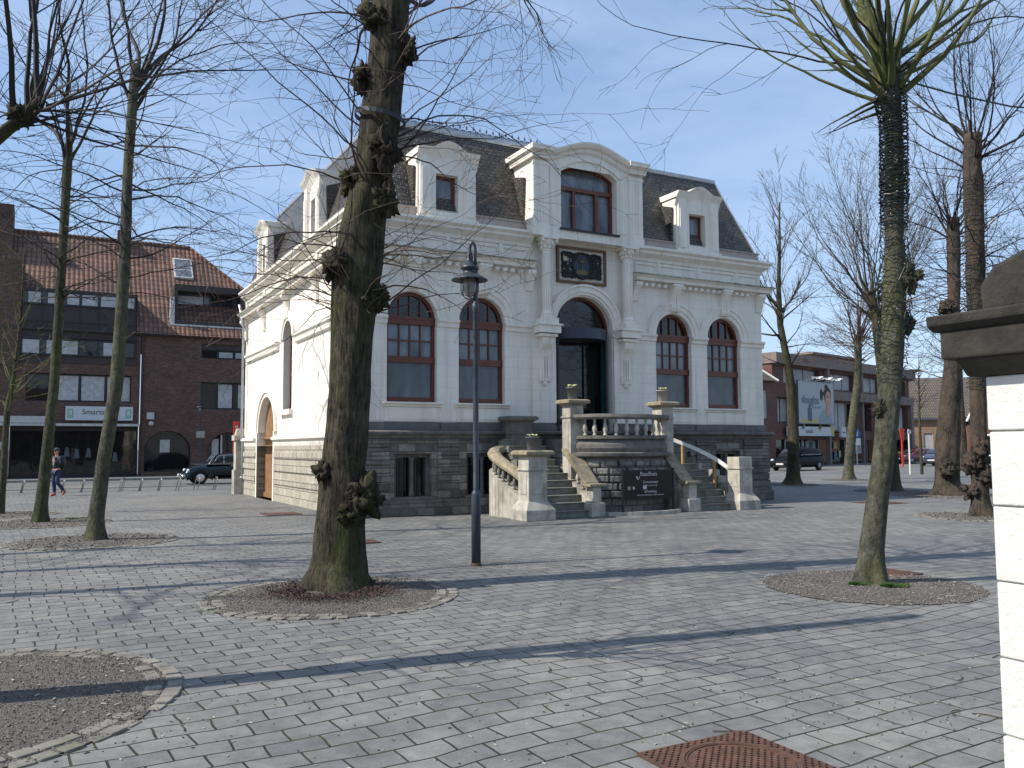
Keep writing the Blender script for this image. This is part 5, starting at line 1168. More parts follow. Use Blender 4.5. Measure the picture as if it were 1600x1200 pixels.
# ================================================================== LAMP POST
def lamp(x, y, label, rz=0, sc=1.0, side=-1):
    t = thing('street_lamp', label, 'street lamp', (x, y, 0), rz, 'lamp posts of the square'); t.scale = (sc,)*3
    mb = MB(); mb.lathe([(.068, 0), (.068, 1.02), (.06, 1.05), (.042, 1.08), (.041, 3.68), (.05, 3.70), (.05, 3.80), (.034, 3.82), (.034, 4.35)], n=20); mb.build('pole', 'lampgrey', t, smooth=True)
    mb = MB(); mb.lathe([(.075, 0), (.075, .03), (.068, .04)], n=20); mb.build('foot', 'rust', t)
    # swan-neck arch from the pole over to the hood
    mb = MB(); hx = side*.085
    A = [(-hx*.0+.0, 0, 4.2), (0, 0, 4.5)]+[(hx*.5*(1-cos(pi*k/10)), 0, 4.58+.14*sin(pi*k/10)) for k in range(11)]+[(hx, 0, 4.50)]
    mb.tube(A, .022, 8); mb.tube([(hx, .05, 4.48), (hx, .045, 4.60), (hx, 0, 4.70), (hx, -.045, 4.60), (hx, -.05, 4.48)], .012, 6); mb.build('bracket', 'lampgrey', t, smooth=True)
    mb = MB(); mb.lathe([(.02, 4.60), (.03, 4.58), (.05, 4.50), (.052, 4.44), (.07, 4.43), (.09, 4.37), (.13, 4.36), (.135, 4.32), (.10, 4.31), (.10, 4.275), (.11, 4.255), (.265, 4.165), (.27, 4.150), (.26, 4.150), (.11, 4.235)], (hx, 0, 0), 28, cap=False); mb.build('hood', 'lampgrey', t, smooth=True)
    mb = MB(); mb.lathe([(.02, 4.24), (.085, 4.2), (.105, 4.1), (.10, 4.0), (.07, 3.93), (.02, 3.905)], (hx, 0, 0), 16); mb.build('globe', 'bulbg', t, smooth=True)
    mb = MB()
    for k in range(3):
        an = pi*k/3+.4; mb.tube([(hx+.135*cos(an)*c_, .135*sin(an)*c_, z) for c_, z in [(1, 4.2), (1, 4.0), (.85, 3.93), (.5, 3.885), (0, 3.87), (-.5, 3.885), (-.85, 3.93), (-1, 4.0), (-1, 4.2)]], .0075, 5)
    mb.build('cage', 'lampgrey', t)
    return t
M['bulbg'] = simple('clear_lamp_globe', (.30, .30, .26), .1, var=.3, scale=8)
lamp(-.53, 12.49, 'tall blue-grey lamp post with caged bell lamp before the town hall')
lamp(-18.5, 51.0, 'distant pale lamp post behind the old car, small sign on its pole', sc=1.0)
mb = MB(); mb.box(-.25, .25, -.06, -.04, 2.35, 2.75); o = mb.build('pole_sign', 'potp'); o.location = (-18.5, 51.0, 0); tag(o, 'small reddish-white plate fixed on the distant lamp pole', 'sign')

# ================================================================== WHITE GATE PILLAR (right edge)
def pw(x, y, z=0): return (x, y, z)
pil = thing('gate_pillar', 'white painted block pillar with dark weathered stone cap at the right edge', 'pillar', (1.665, 3.0, 0), YAW)
M['paintblk'] = simple('white_painted_block', (.63, .62, .58), .75, var=.07, scale=9, bmp=.7, stain=(.40, .38, .32), stain_amt=.6)
M['mortar'] = simple('grey_joint_mortar', (.33, .32, .29), .9); M['capst'] = simple('blackened_limestone', (.030, .027, .022), .95, var=.5, scale=9, bmp=.8, stain=(.065, .056, .036), stain_amt=.5)
mb = MB(); z = -.06; rnp = random.Random(4)
while z < 1.93:
    h = min(.258, 1.94-z); mb.box(rnp.uniform(-.003, .003), .9, -1.6, rnp.uniform(-.003, .003), z+.0035, z+h-.003); z += .258
mb.build('blocks', 'paintblk', pil, bevel=.005)
mb = MB(); mb.box(.008, .88, -1.58, -.008, -.05, 1.95); mb.build('joints', 'mortar', pil)
mb = MB(); mb.prism([(-.0, y_, z_) for y_, z_ in [(.0, 1.935), (.03, 1.965), (.07, 2.0), (-1.72, 2.0), (-1.65, 1.935)]], (.93, 0, 0)); mb.prism([(x_, -1.7, z_) for x_, z_ in [(-.02, 1.94), (-.05, 1.97), (-.09, 2.0), (.95, 2.0), (.9, 1.94)]], (0, 1.76, 0))
mb.box(-.105, .98, -1.72, .10, 2.0, 2.10); mb.prism([(x_, -1.75, z_) for x_, z_ in [(-.105, 2.10), (-.135, 2.12), (-.14, 2.155), (.0, 2.17), (.9, 2.17), (1.05, 2.15), (1.0, 2.10)]], (0, 1.88, 0)); mb.build('cornice_stone', 'capst', pil, bevel=.008)
mb = MB(); mb.prism([(.03, y_, z_) for y_, z_ in [(.03, 2.165), (.035, 2.27), (-.02, 2.335), (-.12, 2.37), (-1.5, 2.52), (-1.5, 2.165)]], (.80, 0, 0)); mb.build('capstone', 'capst', pil, bevel=.02)
# ================================================================== BRICK SHOPS ON THE LEFT
SY = 34.5
M['brk'] = brick_wall('dark_red_brick', (0, 2, 1), (.080, .040, .030), (.175, .085, .062), (.10, .085, .072))
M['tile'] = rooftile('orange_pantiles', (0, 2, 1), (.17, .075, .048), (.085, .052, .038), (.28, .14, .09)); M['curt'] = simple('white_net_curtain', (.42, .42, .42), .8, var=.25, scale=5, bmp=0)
M['dark'] = simple('dark_brown_cladding', (.035, .026, .024), .6, var=.2, bmp=.05)
M['canopy'] = simple('pale_canopy_edge', (.45, .45, .43), .6); M['signw'] = simple('pale_sign_panel', (.52, .54, .56), .5, var=.04, bmp=0); M['signg'] = simple('green_phone_symbol', (.10, .38, .22), .5, var=.05, bmp=0); M['txt'] = simple('dark_grey_lettering', (.07, .07, .08), .5, var=.02, bmp=0)
M['red'] = simple('bright_red_orange', (.70, .05, .02), .5, var=.1); M['leadw'] = simple('pale_lead_flashing', (.5, .5, .48), .6, var=.2)
sh = thing('shop_building', 'long dark brick building with orange tiled roof and glazed shopfront on the left', 'building', W(0, SY), YAW)
PW = lambda s, d, z: (s, d, z)
mb = MB(); XR = 9.5
wallrows(mb, -1.6, XR, [(0, 3.6, [(-1.45, 1.15, .35, 1.75, 1.05), (2.1, 4.7, .25, 1.7, 1.0)]), (3.6, 6.5, [(1.65, 5.6, 4.1, 5.75, 0), (6.2, 9.0, 4.1, 5.75, 0)]), (6.5, 8.5, [(1.65, 5.6, 7.2, 8.1, 0)])], PW, .4)
wall(mb, -30, -1.75, 3.1, 8.5, [(-7.6, -2.2, 4.4, 6.0, 0), (-16, -9.5, 4.4, 6.0, 0), (-26, -19, 4.4, 6.0, 0)], PW, .35)
mb.quad((-1.75, 0, 0), (-1.6, 0, 0), (-1.6, 0, 3.1), (-1.75, 0, 3.1)); mb.quad((XR, 0, 0), (XR, 12, 0), (XR, 12, 8.5), (XR, 0, 8.5)); mb.quad((-30, 0, 3.1), (-30, 12, 3.1), (-30, 12, 8.5), (-30, 0, 8.5))
mb.quad((-30, .02, 0), (-8.3, .02, 0), (-8.3, .02, 3.1), (-30, .02, 3.1)); mb.build('brick_wall', 'brk', sh, fix=False)
mb = MB(); archring(mb, PW, -.15, 1.40, 1.38, 1.62, -.012, 0, 22, .2, pi-.2); archring(mb, PW, 3.4, 1.35, 1.36, 1.60, -.012, 0, 22, .2, pi-.2); mb.build('brick_arch', 'brk', sh, split=0)
def shop_win(P, a, b, z0, z1, n, mat='glassd', curtain=True, parent=sh, fr='black', d=.3):
    mb = MB()
    for k in range(n+1): s_ = a+(b-a)*k/n; Bx(mb, P, max(a, s_-.04), min(b, s_+.04), d-.08, d, z0, z1)
    Bx(mb, P, a, b, d-.08, d, z0, z0+.07); Bx(mb, P, a, b, d-.08, d, z1-.07, z1)
    o = mb.build('window', fr, parent)
    g = MB(); g.quad(P(a, d-.02, z0), P(b, d-.02, z0), P(b, d-.02, z1), P(a, d-.02, z1)); g.build('pane', mat, o)
    if curtain:
        rn = random.Random(a*3+z0); g = MB()
        for k in range(n):
            if rn.random() < .8:
                s0 = a+(b-a)*k/n+.08; s1 = a+(b-a)*(k+1)/n-.08; c0 = rn.choice((0, 0, .25)); Bx(g, P, s0+(s1-s0)*c0, s1, d-.035, d-.03, z0+.1, z1-.1)
        if g.f: g.build('curtain', 'curt', o, split=0)
    return o
shop_win(PW, 1.65, 5.6, 4.1, 5.75, 4); shop_win(PW, 1.65, 5.6, 7.2, 7.75, 4); shop_win(PW, 6.2, 9.0, 4.1, 5.75, 3)
mb = MB(); Bx(mb, PW, 1.65, 5.6, .1, .3, 7.75, 8.1); Bx(mb, PW, -30, XR, -.25, 0.0, 8.42, 8.55); mb.build('eaves_board', 'dark', sh)
shop_win(PW, -7.6, -2.2, 4.4, 6.0, 4); shop_win(PW, -16, -9.5, 4.4, 6.0, 4); shop_win(PW, -26, -19, 4.4, 6, 4)
mb = MB(); mb.poly([PW(x_, .3, z) for x_, z in [(-1.45, .35)]+arch_top(-1.45, 1.15, 1.75, 1.05)+[(1.15, .35)]]); mb.poly([PW(x_, .3, z) for x_, z in [(2.1, .25)]+arch_top(2.1, 4.7, 1.7, 1.0)+[(4.7, .25)]]); o = mb.build('arched_window', 'glassd', sh)
mb = MB(); arched_frame(mb, PW, -1.45, 1.15, .35, 1.75, 1.05, .2, .3, .06); arched_frame(mb, PW, 2.1, 4.7, .25, 1.7, 1.0, .2, .3, .06); Bx(mb, PW, 3.3, 3.4, .2, .3, .25, 2.6); mb.build('frame', 'black', o)
mb = MB(); mb.box(-.55, .0, .26, .28, 1.5, 2.25); mb.build('poster', 'curt', o)
mb = MB(); mb.box(2.9, 3.0, .12, .2, .25, 2.55); mb.box(3.9, 4.0, .12, .2, .25, 2.5); mb.box(2.4, 2.8, .24, .28, .3, 2.3); mb.build('white_frame', 'canopy', o)
# glazed shopfront
mb = MB(); mb.quad((-8.3, .5, .25), (-1.75, .5, .25), (-1.75, .5, 3.0), (-8.3, .5, 3.0)); o = mb.build('shopfront_glass', 'glassd', sh)
mb = MB()
for x_ in (-8.3, -6.4, -6.2, -3.6, -1.85): mb.box(x_, x_+.1, .42, .52, 0, 3.05)
mb.box(-8.3, -1.75, .4, .55, 0, .28); mb.box(-8.3, -1.75, .4, .55, 2.75, 3.05); mb.build('frame', 'black', o)
mb = MB(); mb.box(-9.6, -9.3, -.02, .01, 1.9, 2.1); mb.box(-8.9, -8.6, -.02, .01, 1.7, 2.15)
mb.build('notice', 'curt', o)
mb = MB()
for k, (x_, z_) in enumerate([(-5.6, 1.3), (-5.1, 1.2), (-4.5, 1.25), (-3.1, 1.0)]): mb.quad((x_, .46, z_), (x_+.3, .46, z_), (x_+.24, .46, z_+.5), (x_+.08, .46, z_+.55))
M['para'] = simple('dim_folded_parasol', (.09, .11, .12), .8); mb.build('shop_display', 'para', o, split=0)
mb = MB(); mb.box(-8.3, -1.75, .5, 2.5, .0, .24); mb.quad((-8.3, 2.4, 0), (-1.75, 2.4, 0), (-1.75, 2.4, 3.1), (-8.3, 2.4, 3.1)); mb.build('shop_interior', 'inner', o)
mb = MB(); mb.box(-8.8, -1.75, -.55, .05, 3.02, 3.16); mb.box(-9.5, -6.4, -.58, .05, 3.18, 3.55); mb.build('canopy', 'canopy', sh)
mb = MB(); mb.tube([(-1.66, -.08, 0), (-1.66, -.08, 8.4)], .06, 8); mb.build('downpipe', 'dark', sh)
mb = MB(); mb.box(-1.35, -.95, -.2, 0, 3.45, 3.85); mb.ball((-1.1, -.15, 3.2), .15, 8, 6); mb.build('outdoor_unit', 'canopy', sh)
# sign
sg = thing('shop_sign', 'pale shop sign reading Smartshop with green phone symbols', 'sign', W(-3.85, SY-.12), YAW)
mb = MB(); mb.box(-1.75, 1.75, -.1, .1, 3.35, 4.15); mb.build('panel', 'signw', sg, bevel=.02)
text('lettering', 'Smartshop', .42, (.0, -.11, 3.82), R90, 'txt', sg); text('small_lettering', 'phones and repair', .12, (0, -.11, 3.52), R90, 'txt', sg) if False else None
mb = MB()
for x_ in (-1.5, 1.5):
    for a, b, c_, d_ in ((-.14, .14, 3.5, 3.56), (-.14, .14, 3.94, 4.0), (-.14, -.09, 3.56, 3.94), (.09, .14, 3.56, 3.94), (-.05, .05, 3.6, 3.66)): mb.box(x_+a, x_+b, -.115, -.10, c_, d_)
mb.build('phone_symbol', 'signg', sg)
# upper glazed storeys under the roof (set back brown cladding with strips of windows)
mb = MB(); mb.quad((-8.0, -.06, 6.6), (-2.0, -.06, 6.6), (-2.0, -.06, 10.8), (-8.0, -.06, 10.8)); mb.quad((-24, -.06, 6.6), (-9.4, -.06, 6.6), (-9.4, -.06, 10.8), (-24, -.06, 10.8))
mb.quad((-2, -.06, 6.6), (-2, 2.5, 6.6), (-2, 2.5, 10.8), (-2, -.06, 10.8)); mb.quad((-8, -.06, 6.6), (-2, -.06, 6.6), (-2, .02, 6.6), (-8, .02, 6.6))
mb.build('brown_cladding', 'dark', sh, fix=False)
PU = lambda s, d, z: (s, -.36+d, z)
shop_win(PU, -7.9, -2.1, 7.0, 7.95, 6); shop_win(PU, -7.9, -2.1, 9.85, 10.65, 6); shop_win(PU, -23, -9.6, 7.0, 7.95, 9); shop_win(PU, -23, -9.6, 9.85, 10.65, 9)
mb = MB()
for k in range(7): x_ = -7.9+5.8*k/6; mb.box(x_-.03, x_+.03, -.1, -.06, 7.95, 9.85)
mb.box(-7.9, -2.1, -.1, -.06, 8.9, 8.96); mb.box(-5.5, -2.0, -.25, -.06, 8.0, 8.06); mb.build('mullions', 'black', sh)
# roof
def roofz(y): return 8.5+(y+.35)*1.22
yr = 5.0; zr = roofz(yr)
mb = MB()
mb.quad((-2.0, -.35, 8.5), (XR+.2, -.35, 8.5), (5.2, yr, zr), (-2.0, yr, zr)) if False else None
def sl(x0, x1, y0, y1): mb.quad((x0, y0, roofz(y0)), (x1, y0, roofz(y0)), (x1, y1, roofz(y1)), (x0, y1, roofz(y1)))
hipx = lambda y: 8.2-(y+.35)*1.25
mb.poly([(-2, -.35, 8.5), (hipx(-.35), -.35, 8.5), (hipx(yr), yr, zr), (-2, yr, zr)])
y_u = (10.8-8.5)/1.22-.35; sl(-30, -2.0, y_u-.25, yr)
mb.poly([(hipx(-.35), -.35, 8.5), (hipx(-.35)+.0, 12, 8.5), (hipx(yr), yr, zr)]); mb.poly([(hipx(yr), yr, zr), (hipx(-.35), 12, 8.5), (-30, 12, 8.5), (-30, yr, zr)])
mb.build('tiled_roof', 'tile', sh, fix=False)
mb = MB(); mb.tube([(-30, yr, zr+.03), (hipx(yr), yr, zr+.03)], .12, 6); mb.tube([(hipx(yr), yr, zr+.03), (hipx(-.35), -.35, 8.55)], .1, 6); mb.build('ridge_tiles', 'tile', sh)
mb = MB(); mb.box(-8.0, -2.0, y_u-.55, y_u+.2, 10.72, 10.86); mb.box(-30, -9, y_u-.55, y_u+.2, 10.72, 10.86); mb.prism([(-2.0, -.06, 8.5), (-2.0, y_u, 10.8), (-2.0, -.06, 10.8)], (-.1, 0, 0)); mb.build('eaves_board', 'dark', sh)
mb = MB(); mb.box(-9.6, -8.0, -.2, 2.6, 6.4, 12.3); mb.box(-11.6, -8.6, 3.6, 5.6, 12, 16.3); mb.box(-2.9, -2.3, 4.3, 4.9, 13.5, 15.6); mb.build('brick_chimney', 'brk', sh, split=0)
dm = MB(); dm.box(.1, 4.2, .5, 3.2, 11.35, 11.75); dm.box(.1, .3, .5, 2.8, 9.5, 11.4); dm.box(4.0, 4.2, .5, 2.8, 9.5, 11.4); dm.box(.1, 4.2, .3, 1.4, 9.25, 9.45); d = dm.build('roof_dormer', 'dark', sh)
g = MB(); g.quad((.3, 1.5, 9.45), (4.0, 1.5, 9.45), (4.0, 1.5, 11.35), (.3, 1.5, 11.35)); g.build('pane', 'film', d)
g = MB(); g.box(2.35, 3.7, 1.42, 1.5, 9.45, 11.3); g.build('open_door', 'inner', d)
g = MB(); g.box(.4, 1.9, 1.44, 1.49, 9.5, 11.2); g.build('curtain', 'curt', d)
g = MB()
for x_ in (.3, 1.9, 2.3, 3.75, 3.95): g.box(x_, x_+.08, 1.4, 1.5, 9.45, 11.35)
for x_ in (.35, 1.3, 2.2, 3.1, 3.95): g.tube([(x_, .5, 9.45), (x_, .5, 10.25)], .02, 5)
g.tube([(.3, .5, 10.25), (4.0, .5, 10.25)], .025, 5); g.tube([(.3, .5, 9.85), (4.0, .5, 9.85)], .015, 5); g.build('railing', 'black', d)
g = MB(); g.box(-.15, .1, .25, .55, 9.2, 10.9); g.box(-.1, 4.3, .15, .35, 9.14, 9.24); g.build('flashing', 'leadw', d)
sk = MB()
P_ = lambda x_, y_, o_=.06: (x_, y_-.04, roofz(y_)+o_)
def slab(mb, x0, x1, y0, y1, o0, o1): mb.prism([P_(x0, y0, o0), P_(x1, y0, o0), P_(x1, y1, o0), P_(x0, y1, o0)], (0, -.06, o1-o0))
slab(sk, .35, 1.5, 2.95, 4.15, .0, .10); s_ = sk.build('skylight', 'leadw', sh); sk = MB(); slab(sk, .45, 1.4, 3.45, 4.05, .10, .12); slab(sk, .45, 1.4, 3.0, 3.4, .10, .12); sk.build('pane', 'reflpane', s_)
# kerbed pavement in front of the shops
M['kerb'] = simple('kerb_stone', (.20, .195, .185), .85, var=.25)
def ground_box(name, x0, x1, y0, y1, z1, mat):
    mb = MB(); mb.prism([W(x0, y0, -.05), W(x1, y0, -.05), W(x1, y1, -.05), W(x0, y1, -.05)], (0, 0, z1+.05)); return tag(mb.build(name, mat), kind='structure')
ground_box('pavement', -45, 12, 31.2, SY-.02, .12, 'kerb')
# shrub line of red paving joints (edge band) in front of racks
ground_box('gutter', -45, 9, 21.4, 21.6, .03, 'kerb')
# second low building further left
sh2 = thing('brick_house', 'dark brick building continuing past the left edge behind the shop building', 'building', W(-31, SY+.5), YAW)
mb = MB(); wallrows(mb, -22, .9, [(0, 3.5, [(-5, -2, 1, 2.6, 0), (-10, -7, 1, 2.6, 0)]), (3.5, 7.5, [(-5, -2, 4.2, 6, 0), (-10, -7, 4.2, 6, 0)])], PW, .3); mb.quad((.9, 0, 0), (.9, 11, 0), (.9, 11, 7.5), (.9, 0, 7.5)); mb.build('wall', 'brk', sh2, fix=False)
for a, z0 in ((-5, 1), (-10, 1), (-5, 4.2), (-10, 4.2)): shop_win(PW, a, a+3, z0, z0+1.6+(.2 if z0 > 2 else 0), 2, parent=sh2)
mb = MB(); mb.quad((-22, -.3, 7.4), (.95, -.3, 7.4), (.95, 5, 13), (-22, 5, 13)); mb.quad((-22, 5, 13), (.95, 5, 13), (.95, 11, 7.4), (-22, 11, 7.4)); mb.build('roof', 'tile', sh2, fix=False)
# red vertical banner sign
bn = thing('banner_sign', 'tall narrow red vertical sign by the arched window behind the old car', 'sign', W(3.3, SY-2.6), YAW)
mb = MB(); mb.box(-.17, .17, -.04, .04, .5, 3.3); mb.build('panel', 'red', bn); mb = MB(); mb.box(.2, .27, -.03, .03, 0, 3.0); mb.build('post', 'canopy', bn)
mb = MB()
for k in range(7): mb.box(-.08, .08, -.05, -.04, 1.3+k*.27, 1.42+k*.27)
mb.build('marks', 'leadw', bn)
# ------------------------------------------------------------------ bicycle racks
M['galv'] = simple('galvanised_tube', (.26, .26, .25), .4, .7, var=.2)
def rack():
    t = thing('bicycle_rack', 'galvanised hoop bicycle rack', 'bicycle rack', (0, 0, 0), 0, 'row of hoop bicycle racks before the shops')
    for q in (0, .11):
        mb = MB(); mb.tube([(q*.3-.10+.0, q-.25, 0), (q*.3-.0, q-.25, .42), (q*.3, q-.2, .52), (q*.3, q+.15, .54), (q*.3+.0, q+.2, .44), (q*.3-.10, q+.2, 0)], .012, 6); mb.build('hoop', 'galv', t, smooth=True)
    return t
r0 = rack(); first = True; RN = ['rightmost', 'second from the right', 'third from the right', 'fourth from the right', 'fifth from the right', 'sixth from the right', 'seventh from the right', 'eighth from the right', 'ninth from the right', 'tenth from the right', 'eleventh from the right', 'leftmost']
rn = random.Random(8)
for k in range(12):
    o = r0 if k == 0 else copy_tree(r0); x = -.25-k*.70; o.location = W(x, 17.2+.16*k); o.rotation_euler = (0, 0, YAW+rn.choice((-.3, 0, .2, .1)))
    o['label'] = 'hoop bicycle rack before the brick shops, %s in its row' % RN[k]

# ================================================================== CARS
M['beetle'] = simple('dark_blue_green_car_paint', (.002, .010, .014), .25, 0, var=.05, bmp=0, coat=.35, spec=.3); M['chrome'] = simple('chrome', (.6, .6, .6), .12, 1, var=.02, bmp=0)
M['tyre'] = simple('tyre_rubber', (.015, .015, .016), .9, var=.2); M['carglass'] = glass_dark('car_glass', (.03, .035, .04), .03, .9); M['headl'] = simple('headlamp_glass', (.65, .68, .68), .08, var=.02, bmp=0)
M['navycar'] = simple('black_blue_car_paint', (.003, .004, .006), .5, var=.05, bmp=0, coat=.05, spec=.12); M['greycar'] = simple('blue_grey_car_paint', (.05, .065, .10), .22, .3, var=.05, bmp=0, coat=1); M['redcar'] = simple('dark_red_car_paint', (.07, .006, .008), .22, var=.05, bmp=0, coat=1)
M['plate'] = simple('number_plate', (.62, .62, .60), .4, var=.03, bmp=0); M['taill'] = simple('red_tail_lamp', (.35, .01, .01), .15, var=.05, bmp=0)
def loft(mb, secs, n=10, exp=2.6):
    """secs: (x, halfwidth, zbot, ztop, topscale): rounded cross sections along x"""
    i0 = len(mb.v); m = 2*n
    for x, hw, z0, z1, ts in secs:
        for k in range(m):
            t = 2*pi*k/m; c_, s_ = cos(t), sin(t); cc = math.copysign(abs(c_)**(2/exp), c_); ss = math.copysign(abs(s_)**(2/exp), s_)
            z = (z0+z1)/2+(z1-z0)/2*ss; wv = hw*(1-(1-ts)*max(0, ss)**1.5); mb.v.append((x, cc*wv, z))
    for j in range(len(secs)-1):
        for k in range(m): b = (k+1) % m; mb.f.append((i0+j*m+k, i0+j*m+b, i0+(j+1)*m+b, i0+(j+1)*m+k))
    mb.f.append(tuple(i0+k for k in range(m))); mb.f.append(tuple(i0+(len(secs)-1)*m+k for k in range(m))[::-1])
def wheel(t, x, y, r, wd=.15, hub='chrome'):
    g = MB(); pr = [(r*.62, -wd/2), (r*.9, -wd/2), (r, -wd*.3), (r, wd*.3), (r*.9, wd/2), (r*.62, wd/2)]
    n = 24; i0 = 0
    for rr_, yy in pr:
        for k in range(n): a = 2*pi*k/n; g.v.append((x+rr_*cos(a), y+yy, r+rr_*sin(a)))
    for j in range(len(pr)-1):
        for k in range(n): b = (k+1) % n; g.f.append((j*n+k, j*n+b, (j+1)*n+b, (j+1)*n+k))
    w_ = g.build('wheel', 'tyre', t, smooth=True)
    h = MB(); sg = 1 if y > 0 else -1
    for rr_, yy in ((r*.63, .0), (r*.60, .03), (r*.45, .02), (r*.25, .06), (r*.02, .07)):
        for k in range(n): a = 2*pi*k/n; h.v.append((x+rr_*cos(a), y+sg*(wd/2-.03+yy), r+rr_*sin(a)))
    for j in range(4):
        for k in range(n): b = (k+1) % n; h.f.append((j*n+k, j*n+b, (j+1)*n+b, (j+1)*n+k))
    h.build('hubcap', hub, w_, smooth=True)
# --- the old rounded car, front to -x
bt = thing('vintage_car', 'dark green-blue vintage rounded car with chrome hubcaps before the brick shops', 'car', W(-.70+1.95, 23.75), YAW+.0)
mb = MB()
loft(mb, [(-1.98, .30, .34, .52, .9), (-1.93, .42, .30, .62, .85), (-1.80, .52, .28, .74, .8), (-1.55, .60, .26, .87, .78), (-1.2, .66, .25, .95, .8), (-.85, .70, .25, .99, .85), (-.4, .73, .25, .99, .92), (.2, .74, .25, .99, .92), (.8, .73, .25, 1.0, .9), (1.3, .68, .26, .96, .8), (1.7, .58, .30, .80, .75), (1.95, .42, .34, .60, .8), (2.0, .3, .38, .5, .8)], 12, 2.8)
loft(mb, [(-.95, .60, .88, .97, .9), (-.72, .63, .88, 1.16, .88), (-.50, .62, .88, 1.36, .84), (-.25, .61, .88, 1.45, .82), (.1, .61, .88, 1.49, .80), (.45, .60, .88, 1.47, .80), (.8, .58, .88, 1.38, .80), (1.15, .54, .88, 1.22, .8), (1.5, .46, .80, 1.0, .85)], 12, 3.0)
bt_b = mb.build('body', 'beetle', bt, smooth=True)
for sx, L_ in ((-1.27, .60), (1.22, .56)):
    for sy in (-1, 1):
        mb = MB(); prof = []
        for k in range(15):
            a = pi*k/14; rx = L_*(1.0 if True else 1); x_ = sx-rx*cos(a); z_ = .30+.50*sin(a)**.8
            prof.append((x_, z_))
        for (xa, za), (xb, zb2) in zip(prof, prof[1:]):
            yi, yo = sy*.50, sy*.775
            mb.quad((xa, yi, za+.03), (xb, yi, zb2+.03), (xb, yo*.95, zb2-.02), (xa, yo*.95, za-.02)); mb.quad((xa, yo*.95, za-.02), (xb, yo*.95, zb2-.02), (xb, yo, zb2-.12), (xa, yo, za-.12))
            ka = (Vector((xa-sx, 0, za-.31))*.60); kb_ = (Vector((xb-sx, 0, zb2-.31))*.60)
            mb.quad((xa, yo, za-.12), (xb, yo, zb2-.12), (sx+kb_.x*1.02, yo-.0, .31+max(0, kb_.z)), (sx+ka.x*1.02, yo-.0, .31+max(0, ka.z)))
        mb.build('fender', 'beetle', bt, smooth=True)
        wheel(bt, sx+.02, sy*.66, .315)
for sy in (-1, 1):
    g = MB(); g.ball((-1.79, sy*.63, .66), .095, 12, 8, (.8, 1, 1)); g.build('headlight', 'headl', bt, smooth=True)
    g = MB(); g.box(-.62, 1.05, sy*.735-.04, sy*.735+.04, .24, .30); g.build('running_board', 'black', bt)
    g = MB(); g.box(-1.5, 1.5, sy*.735-.005, sy*.735+.012, .955, .972); g.build('chrome_strip', 'chrome', bt)
    g = MB(); y_ = sy*.612; yt = sy*.545
    g.quad((-.62, y_, .99), (-.18, y_, .99), (-.18, yt, 1.36), (-.38, yt, 1.34)); g.quad((-.14, y_, .99), (.38, y_, .99), (.36, yt, 1.38), (-.14, yt, 1.37)); g.quad((.46, y_, .99), (1.12, y_-sy*.04, .99), (.85, yt-sy*.02, 1.27), (.45, yt, 1.37))
    g.build('side_window', 'carglass', bt)
    g = MB(); g.tube([(-.66, y_*1.02, .98), (-.40, yt*1.03, 1.37), (.4, yt*1.03, 1.40), (.9, yt*1.01, 1.28), (1.2, y_*.97, .98)], .013, 5); g.tube([(.42, y_*1.02, .98), (.40, yt*1.03, 1.39)], .013, 5); g.tube([(-.16, y_*1.02, .98), (-.16, yt*1.03, 1.38)], .01, 5); g.build('window_trim', 'chrome', bt)
    g = MB(); g.box(.15, .33, sy*.76-.01, sy*.76+.02, .88, .91); g.build('door_handle', 'chrome', bt)
g = MB(); g.quad((-.80, -.50, 1.03), (-.80, .50, 1.03), (-.53, .44, 1.36), (-.53, -.44, 1.36)); g.build('windscreen', 'carglass', bt)
g = MB(); g.tube([(-.84, -.53, 1.0), (-.55, -.47, 1.38), (-.55, .47, 1.38), (-.84, .53, 1.0)], .016, 5); g.build('windscreen_trim', 'chrome', bt)
for sx, sg_ in ((-2.08, -1), (2.08, 1)):
    g = MB(); g.tube([(sx*.93, -.74, .42), (sx, -.5, .42), (sx*1.02, 0, .42), (sx, .5, .42), (sx*.93, .74, .42)], .055, 8); g.box(sx*1.0-.04, sx*1.0+.04, -.45, -.37, .35, .52); g.box(sx-.04, sx+.04, .37, .45, .35, .52); g.build('bumper', 'chrome', bt, smooth=True)
g = MB(); g.box(-2.17, -2.14, -.2, .2, .38, .49); g.build('number_plate', 'plate', bt)
